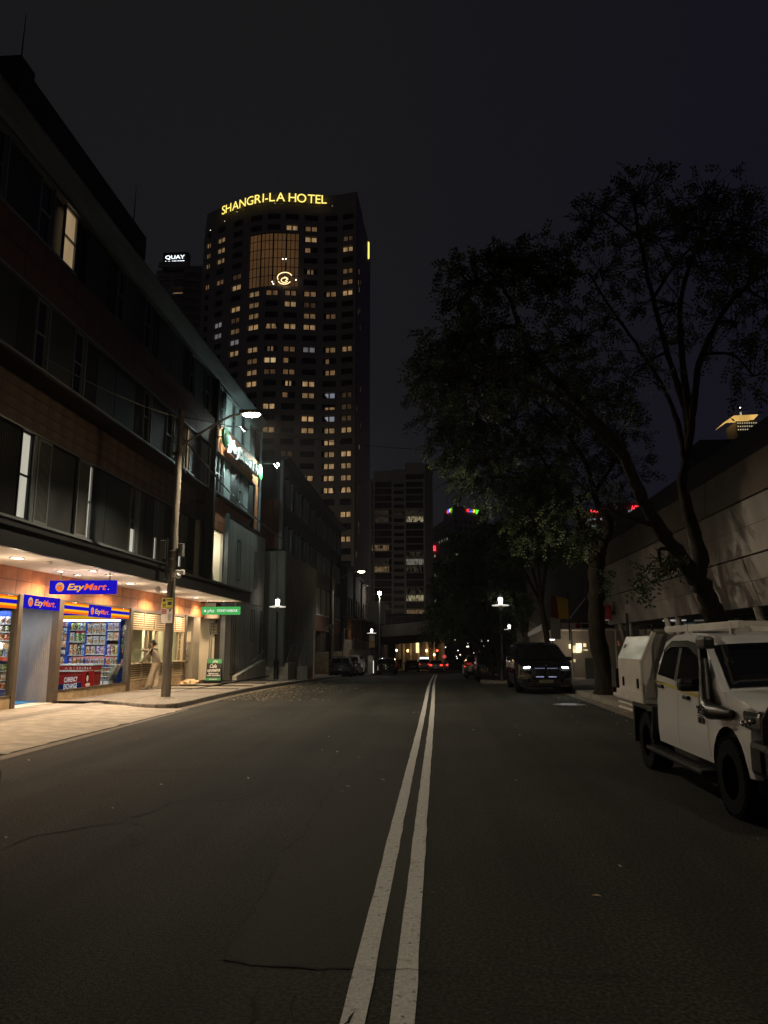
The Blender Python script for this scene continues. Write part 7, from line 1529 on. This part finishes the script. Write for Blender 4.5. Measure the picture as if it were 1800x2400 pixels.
P_(m, 'latch', blackmetal, cb_); m = MB(); m.box(-.932, -.9, 2.86, 2.98, 1.66, 1.74, M=Matrix.Identity(4)); P_(m, 'maker_plate', rustp, cb_)
m = MB(); m.prism([(.93, .93), (.93, 1.46), (.78, 1.8), (.3, 1.8), (.3, .93)], 1.56, 3.02, 'y'); P_(m, 'canopy_box', canm, U)
for s in (-1, 1):
    P_(MB().tube([(s * .95, 1.5, .86), (s * .95, 1.5, 1.45), (s * .76, 1.5, 1.85)], .032, 8), 'headboard_post', canm, U)
    P_(MB().rbox(s * .58 - .025, s * .58 + .025, -1.15, 1.5, 1.84, 1.925, .01), 'ladder_rack_bar', canm, U)
    for y in (-.9, .55): P_(MB().box(s * .58 - .03, s * .58 + .03, y - .03, y + .03, 1.78, 1.93), 'rack_foot', canm, U)
m = MB(); m.box(-.78, .78, 1.49, 1.51, .95, 1.82); P_(m, 'headboard', mat('headboard_grey', (.2, .19, .17), .6), U)
for y in (-1.1, 1.5): P_(MB().box(-.6, .6, y - .03, y + .03, 1.86, 1.92), 'rack_crossbar', canm, U)
for s in (-1, 1): P_(MB().prism([(1.98, .3), (2.02, .3), (2.05, .86), (1.0, .86), (1.08, .45), (1.12, .45), (1.05, .8), (1.95, .8)], s * .8, s * .98, 'x'), 'mud_guard', blackmetal, U)
P_(MB().box(-.9, -.72, 3.25, 3.4, .82, 1.25), 'rear_light_box', canm, U); P_(MB().box(-.97, -.9, 3.05, 3.35, .92, 1.3), 'water_tank', blackmetal, U); P_(MB().rbox(-.5, .5, 3.25, 3.3, .8, .95, .01), 'tail_board', canm, U)
for i in range(2): P_(MB().tube([(-.9, 2.1, .78 - .08 * i), (-.9, 3.2, .78 - .08 * i)], .018, 6), 'under_rail', canm, U)
m = MB(); m.tube([(.35, -.35, 1.83), (.33, .15, 2.05)], [.012, .005], 6); P_(m, 'aerial', blackmetal, U)
# ---------------------------------------------------------------- trees
bark = mat('bark_dark', (.022, .018, .014), .95, var=.4, vs=9, bump=.8, bs=22, stretch=(1, 1, .35), detail=7, spec=.1)
leafA = mat('leaf_dark', (.02, .035, .012), .7); leafB = mat('leaf_green', (.035, .06, .018), .65); leafC = mat('leaf_light', (.06, .085, .025), .65)
for m_ in (leafA, leafB, leafC):
    b_ = m_.node_tree.nodes['Principled BSDF']; b_.inputs['Subsurface Weight'].default_value = 0
TR = random.Random(31)
def smooth_path(P, k=5):
    P = [Vector(p) for p in P]; out = []
    for i in range(len(P) - 1):
        p0 = P[max(0, i - 1)]; p1 = P[i]; p2 = P[i + 1]; p3 = P[min(len(P) - 1, i + 2)]
        for j in range(k):
            t_ = j / k; out.append(.5 * ((2 * p1) + (p2 - p0) * t_ + (2 * p0 - 5 * p1 + 4 * p2 - p3) * t_ ** 2 + (3 * p1 - p0 - 3 * p2 + p3) * t_ ** 3))
    out.append(P[-1]); return out
def tree(label, limbs, clusters, twigs=3, leaf=.1, leaves=9, group='street trees on the right pavement', bare=0., seed=1, hang=.3, twl=.9):
    T = random.Random(seed); base = Vector(limbs[0][0][0]); o = thing('street_tree', label, 'tree', base, group)
    tr = MB(); pts = []
    for path, r0, r1 in limbs:
        S = smooth_path(path, 6); n = len(S); S = [p + Vector((T.gauss(0, r0 * .07), T.gauss(0, r0 * .07), 0)) for p in S]
        rad = [r0 + (r1 - r0) * (i / (n - 1)) ** .8 for i in range(n)]
        if path is limbs[0][0]: rad[0] *= 1.5; rad[1] *= 1.25; rad[2] *= 1.1
        rad = [r_ * (1 + .08 * T.gauss(0, 1)) for r_ in rad]
        tr.tube(S, rad, 10); pts += [(p, r_) for p, r_ in zip(S[2:], rad[2:])]
    tr.build('trunk', bark, o, smooth=60)
    tw = MB(); lf = MB(); ends = []
    for (c, rr, n) in clusters:
        c = Vector(c)
        src = sorted(pts, key=lambda q: (q[0] - c).length)[:8]
        root, r0 = min(src, key=lambda q: (q[0] - c).length - q[1] * 3)
        hub = c + Vector((T.gauss(0, rr[0] * .2), T.gauss(0, rr[1] * .2), -rr[2] * .25)); r1 = min(r0 * .6, .05)
        S = smooth_path([root, root.lerp(hub, .5) + Vector((T.gauss(0, .15), T.gauss(0, .15), .15)), hub], 4); tw.tube(S, [r1 + (.018 - r1) * i / (len(S) - 1) for i in range(len(S))], 6)
        for k in range(n):
            while True:
                v = Vector((T.uniform(-1, 1), T.uniform(-1, 1), T.uniform(-1, 1)))
                if .2 < v.length < 1: break
            e = c + Vector((v.x * rr[0], v.y * rr[1], v.z * rr[2])) * (1 + .12 * mnoise.noise(v * 3 + c))
            s0 = S[T.randrange(len(S) // 2, len(S))]; mid = s0.lerp(e, .55) + Vector((T.gauss(0, .12), T.gauss(0, .12), T.uniform(0, .2)))
            if k % twigs == 0: tw.tube([s0, mid, e], [.013, .009, .004], 3, cap=False)
            if T.random() < bare: continue
            d0 = (e - mid).normalized()
            for q in range(T.randint(2, 4)):             # sprays of paired leaflets
                d = (d0 + Vector((T.gauss(0, .6), T.gauss(0, .6), T.gauss(-hang, .45)))).normalized(); L = T.uniform(.22, .5) * twl; sd = d.cross(Vector((T.gauss(0, 1), T.gauss(0, 1), T.gauss(0, 1)))).normalized(); mi = T.choice((0, 0, 1, 1, 2))
                for j in range(leaves):
                    t_ = (j + .7) / leaves; p = e + d * L * t_ - Vector((0, 0, .18 * t_ * t_ * L)); s = 1 if j % 2 else -1; a = (sd * s + d * .6 + Vector((T.gauss(0, .2), T.gauss(0, .2), T.gauss(0, .25)))).normalized(); w = a.cross(d).cross(a).normalized() * leaf * .22; l_ = a * leaf * T.uniform(.7, 1.2)
                    lf.quad(p, p + l_ * .5 + w, p + l_, p + l_ * .5 - w, mi)
    tw.build('branches', bark, o, kind='stuff'); lf.build('crown', [leafA, leafB, leafC], o, kind='stuff')
    return o
A = atY
# nearest tree: forked trunk behind the truck, open airy crown
b0 = Vector((5.6, 14.4, .12))
L1 = [([b0, A(1690, 1480, 14.4), A(1655, 1395, 14.3), A(1628, 1345, 14.2)], .23, .17),
      ([A(1630, 1350, 14.2), A(1590, 1300, 14), A(1545, 1235, 13.8), A(1500, 1160, 13.6), A(1468, 1080, 13.5), A(1430, 1020, 13.5), A(1370, 960, 13.6), A(1300, 890, 13.8), A(1230, 800, 14), A(1195, 700, 14.2), A(1150, 640, 14.5)], .16, .03),
      ([A(1636, 1355, 14.2), A(1640, 1290, 14.4), A(1615, 1210, 14.6), A(1600, 1130, 14.8), A(1612, 1060, 15), A(1606, 960, 15), A(1570, 850, 15), A(1530, 700, 15), A(1500, 560, 14.8), A(1480, 450, 14.6)], .15, .025),
      ([A(1606, 1090, 14.9), A(1590, 1000, 15.2), A(1560, 920, 15.4), A(1500, 820, 15.5), A(1430, 720, 15.4), A(1380, 640, 15)], .07, .02),
      ([A(1612, 1060, 15), A(1625, 960, 14.6), A(1640, 850, 14.2), A(1690, 740, 13.8), A(1740, 680, 13.4), A(1800, 640, 13)], .09, .025),
      ([A(1620, 1000, 14.8), A(1600, 850, 14.4), A(1596, 700, 14.2), A(1640, 560, 14), A(1690, 440, 14)], .08, .02),
      ([A(1545, 1235, 13.8), A(1470, 1210, 13.6), A(1420, 1190, 13.8)], .06, .02), ([A(1468, 1080, 13.5), A(1400, 1010, 13.2), A(1300, 930, 13), A(1200, 880, 13)], .07, .02),
      ([A(1500, 560, 14.8), A(1420, 500, 14.8), A(1350, 460, 15)], .03, .012), ([A(1530, 700, 15), A(1600, 600, 15.4), A(1700, 520, 15.6), A(1770, 480, 15.5)], .04, .012)]
C1 = [(A(1180, 600, 14.6), (.75, .8, .5), 60), (A(1100, 660, 14.8), (.7, .8, .55), 70), (A(1260, 590, 14.6), (.8, .8, .55), 60), (A(1290, 680, 14.8), (.7, .8, .6), 45), (A(1060, 820, 14.2), (.75, .8, .6), 80), (A(1140, 780, 14.2), (.7, .8, .5), 60), (A(1030, 900, 14), (.5, .7, .5), 50), (A(1130, 900, 13.8), (.8, .8, .55), 70), (A(1240, 850, 13.6), (.8, .9, .6), 55), (A(1330, 800, 14), (.7, .8, .6), 35),
      (A(1480, 430, 14.6), (.9, .9, .5), 50), (A(1390, 490, 15), (.7, .8, .5), 40), (A(1440, 600, 15), (.8, .8, .6), 35), (A(1560, 520, 14.8), (.9, .9, .7), 45), (A(1680, 440, 14), (.8, .9, .6), 50), (A(1760, 500, 14), (.8, .9, .7), 50), (A(1650, 620, 14.4), (.9, .9, .7), 40), (A(1780, 700, 13.4), (.7, .9, .8), 40), (A(1700, 760, 14), (.8, .9, .7), 30), (A(1560, 720, 15), (.8, .9, .7), 30), (A(1420, 760, 15), (.8, .9, .7), 35), (A(1500, 860, 15), (.8, .9, .7), 25), (A(1760, 860, 13.8), (.6, .8, .7), 25), (A(1720, 580, 13.5), (.8, .8, .6), 40), (A(1400, 930, 14), (.8, .9, .6), 40), (A(1530, 1360, 13.6), (.25, .3, .2), 12), (A(1545, 1320, 13.6), (.2, .3, .2), 8), (A(1590, 500, 14), (.8, .8, .6), 40)]
C1 = [(c + Vector((0, 0, -.3 if c.z > 9.5 else 0)), r_, int(n * (.95 if c.x < 2.6 else .75))) for c, r_, n in C1]
tree('forked tree with sparse airy crown rising behind the white truck', L1, C1, 1, .1, 10, bare=.06, seed=3, hang=.2, twl=.85)
# second tree: thick trunk past the black wagon, dense low crown
b1 = Vector((5.42, 25.2, .1))
L2 = [([b1, A(1402, 1500, 25.2), A(1397, 1400, 25.2), A(1398, 1330, 25.2), A(1405, 1280, 25)], .3, .22),
      ([A(1402, 1300, 25), A(1430, 1230, 24.6), A(1400, 1180, 24.4), A(1370, 1080, 24.2), A(1300, 980, 24), A(1200, 900, 24)], .17, .03), ([A(1400, 1300, 25), A(1370, 1240, 25.4), A(1320, 1170, 25.8), A(1230, 1120, 26), A(1120, 1080, 26.2)], .14, .025),
      ([A(1320, 1170, 25.8), A(1260, 1060, 25.4), A(1160, 980, 25), A(1060, 930, 25)], .08, .02), ([A(1390, 1160, 24.4), A(1450, 1060, 24.6), A(1470, 960, 25)], .08, .02), ([A(1230, 1120, 26), A(1130, 1120, 26), A(1050, 1130, 26), A(1015, 1150, 26)], .05, .012)]
C2 = []
for px, py, n, rx in ((1030, 960, 70, 1.1), (1100, 980, 80, 1.3), (1200, 970, 80, 1.4), (1300, 960, 70, 1.4), (1060, 1050, 60, 1.0), (1150, 1060, 90, 1.3), (1250, 1060, 90, 1.4), (1350, 1050, 80, 1.4), (1430, 1010, 60, 1.3), (1180, 1150, 80, 1.2), (1270, 1160, 80, 1.3), (1350, 1160, 60, 1.2), (1120, 1130, 50, 1.0), (1460, 1100, 40, 1.0), (1310, 870, 50, 1.2), (1210, 880, 50, 1.2), (1400, 900, 50, 1.2), (1340, 1260, 40, .9), (1250, 1240, 60, 1.1), (1430, 1170, 25, .7)):
    C2.append((A(px, py, TR.uniform(23.4, 26.6)), (rx, 1.4, rx * .75), n))
C2.append((A(1415, 1360, 24.8), (.3, .3, .35), 8))
C2 = [(c, r_, int(n * .95)) for c, r_, n in C2]
tree('thick trunked tree with dense dark crown past the white truck', L2, C2, 2, .125, 9, seed=5, hang=.3, twl=1.05)
# trees farther along on the right, lit from below by the post lamps
def farther(label, bx, by, h, spread, n, seed, dens=70, trunk=.16, lean=0., lo=.4):
    z = zr(by) + .12; T = random.Random(seed); b = Vector((bx, by, z)); tpz = Vector((bx + lean * .5, by, z + h * .38))
    L = [([b, b + Vector((lean * .2, 0, h * .2)), tpz], trunk, trunk * .7)]; C = []
    for k in range(6):
        a = 2 * pi * k / 6 + T.random(); e = tpz + Vector((cos(a) * spread * .65 + lean, sin(a) * spread * .65, h * T.uniform(.25, .5))); L.append(([tpz, tpz.lerp(e, .5) + Vector((0, 0, h * .06)), e], trunk * .5, .02))
    for k in range(n):
        a = T.uniform(0, 2 * pi); r_ = spread * sqrt(T.uniform(.05, 1)); zz = T.uniform(lo, 1.0); f = sqrt(max(.1, 1 - ((zz - .62) / .45) ** 2)); C.append((b + Vector((lean + cos(a) * r_ * f, sin(a) * r_ * f, h * zz)), (spread * .3, spread * .3, spread * .24), dens))
    return tree(label, L, C, 4, .15, 7, seed=seed, hang=.2, twl=1.2)
farther('leafy tree on the kerb blister beside the post lamp', 3.4, 41.8, 8.2, 2.3, 22, 11, 60, .13, -1.0, lo=.5)
farther('leafy tree behind the black wagon near the banner', 5.2, 35.5, 9.4, 2.4, 22, 13, 60, .16, -.7, lo=.58)
farther('leafy tree farther down by the dark parked cars', 4.3, 55, 9.2, 3.6, 24, 17, 60, .16, -.6)
farther('bright leafed tree nearest the overpass', 3.4, 70, 8.5, 3.9, 22, 19, 60, .18, -1.2)
farther('dark tree behind the awning', 8.6, 64, 12, 4.5, 22, 23, 60, .2)
farther('dark tall tree filling the gap behind the banner', 7.2, 78, 14, 5.5, 22, 29, 60, .22)
# low spray of leaves lit from beneath near the overpass
l5 = [([Vector((3.0, 42.0, zr(42) + .1)), Vector((2.8, 42, 1.2)), A(1125, 1510, 41), A(1085, 1470, 40)], .1, .04)]
tree('slim leaning tree with pale lit leaves over the road near the overpass', l5, [(A(1052, 1450, 40), (.6, .6, .6), 70), (A(1050, 1475, 40), (.45, .6, .5), 55), (A(1018, 1430, 40), (.5, .6, .45), 35), (A(1075, 1420, 40), (.7, .7, .6), 50)], 3, .13, 7, seed=37, hang=.5)
# ---------------------------------------------------------------- humid night air
hz = bpy.data.materials.new('night_haze'); hz.use_nodes = True; t = hz.node_tree
t.nodes.remove(t.nodes['Principled BSDF']); pv = t.nodes.new('ShaderNodeVolumePrincipled'); pv.inputs['Color'].default_value = (.9, .92, .95, 1); pv.inputs['Density'].default_value = .00025; pv.inputs['Anisotropy'].default_value = .5
t.links.new(pv.outputs[0], t.nodes['Material Output'].inputs['Volume'])
o = MB().box(-750, 750, -75, 950, -6, 150).build('haze', hz, kind='stuff'); tag(o, 'thin humid night air over the whole street', 'haze')
SC.cycles.volume_bounces = 0
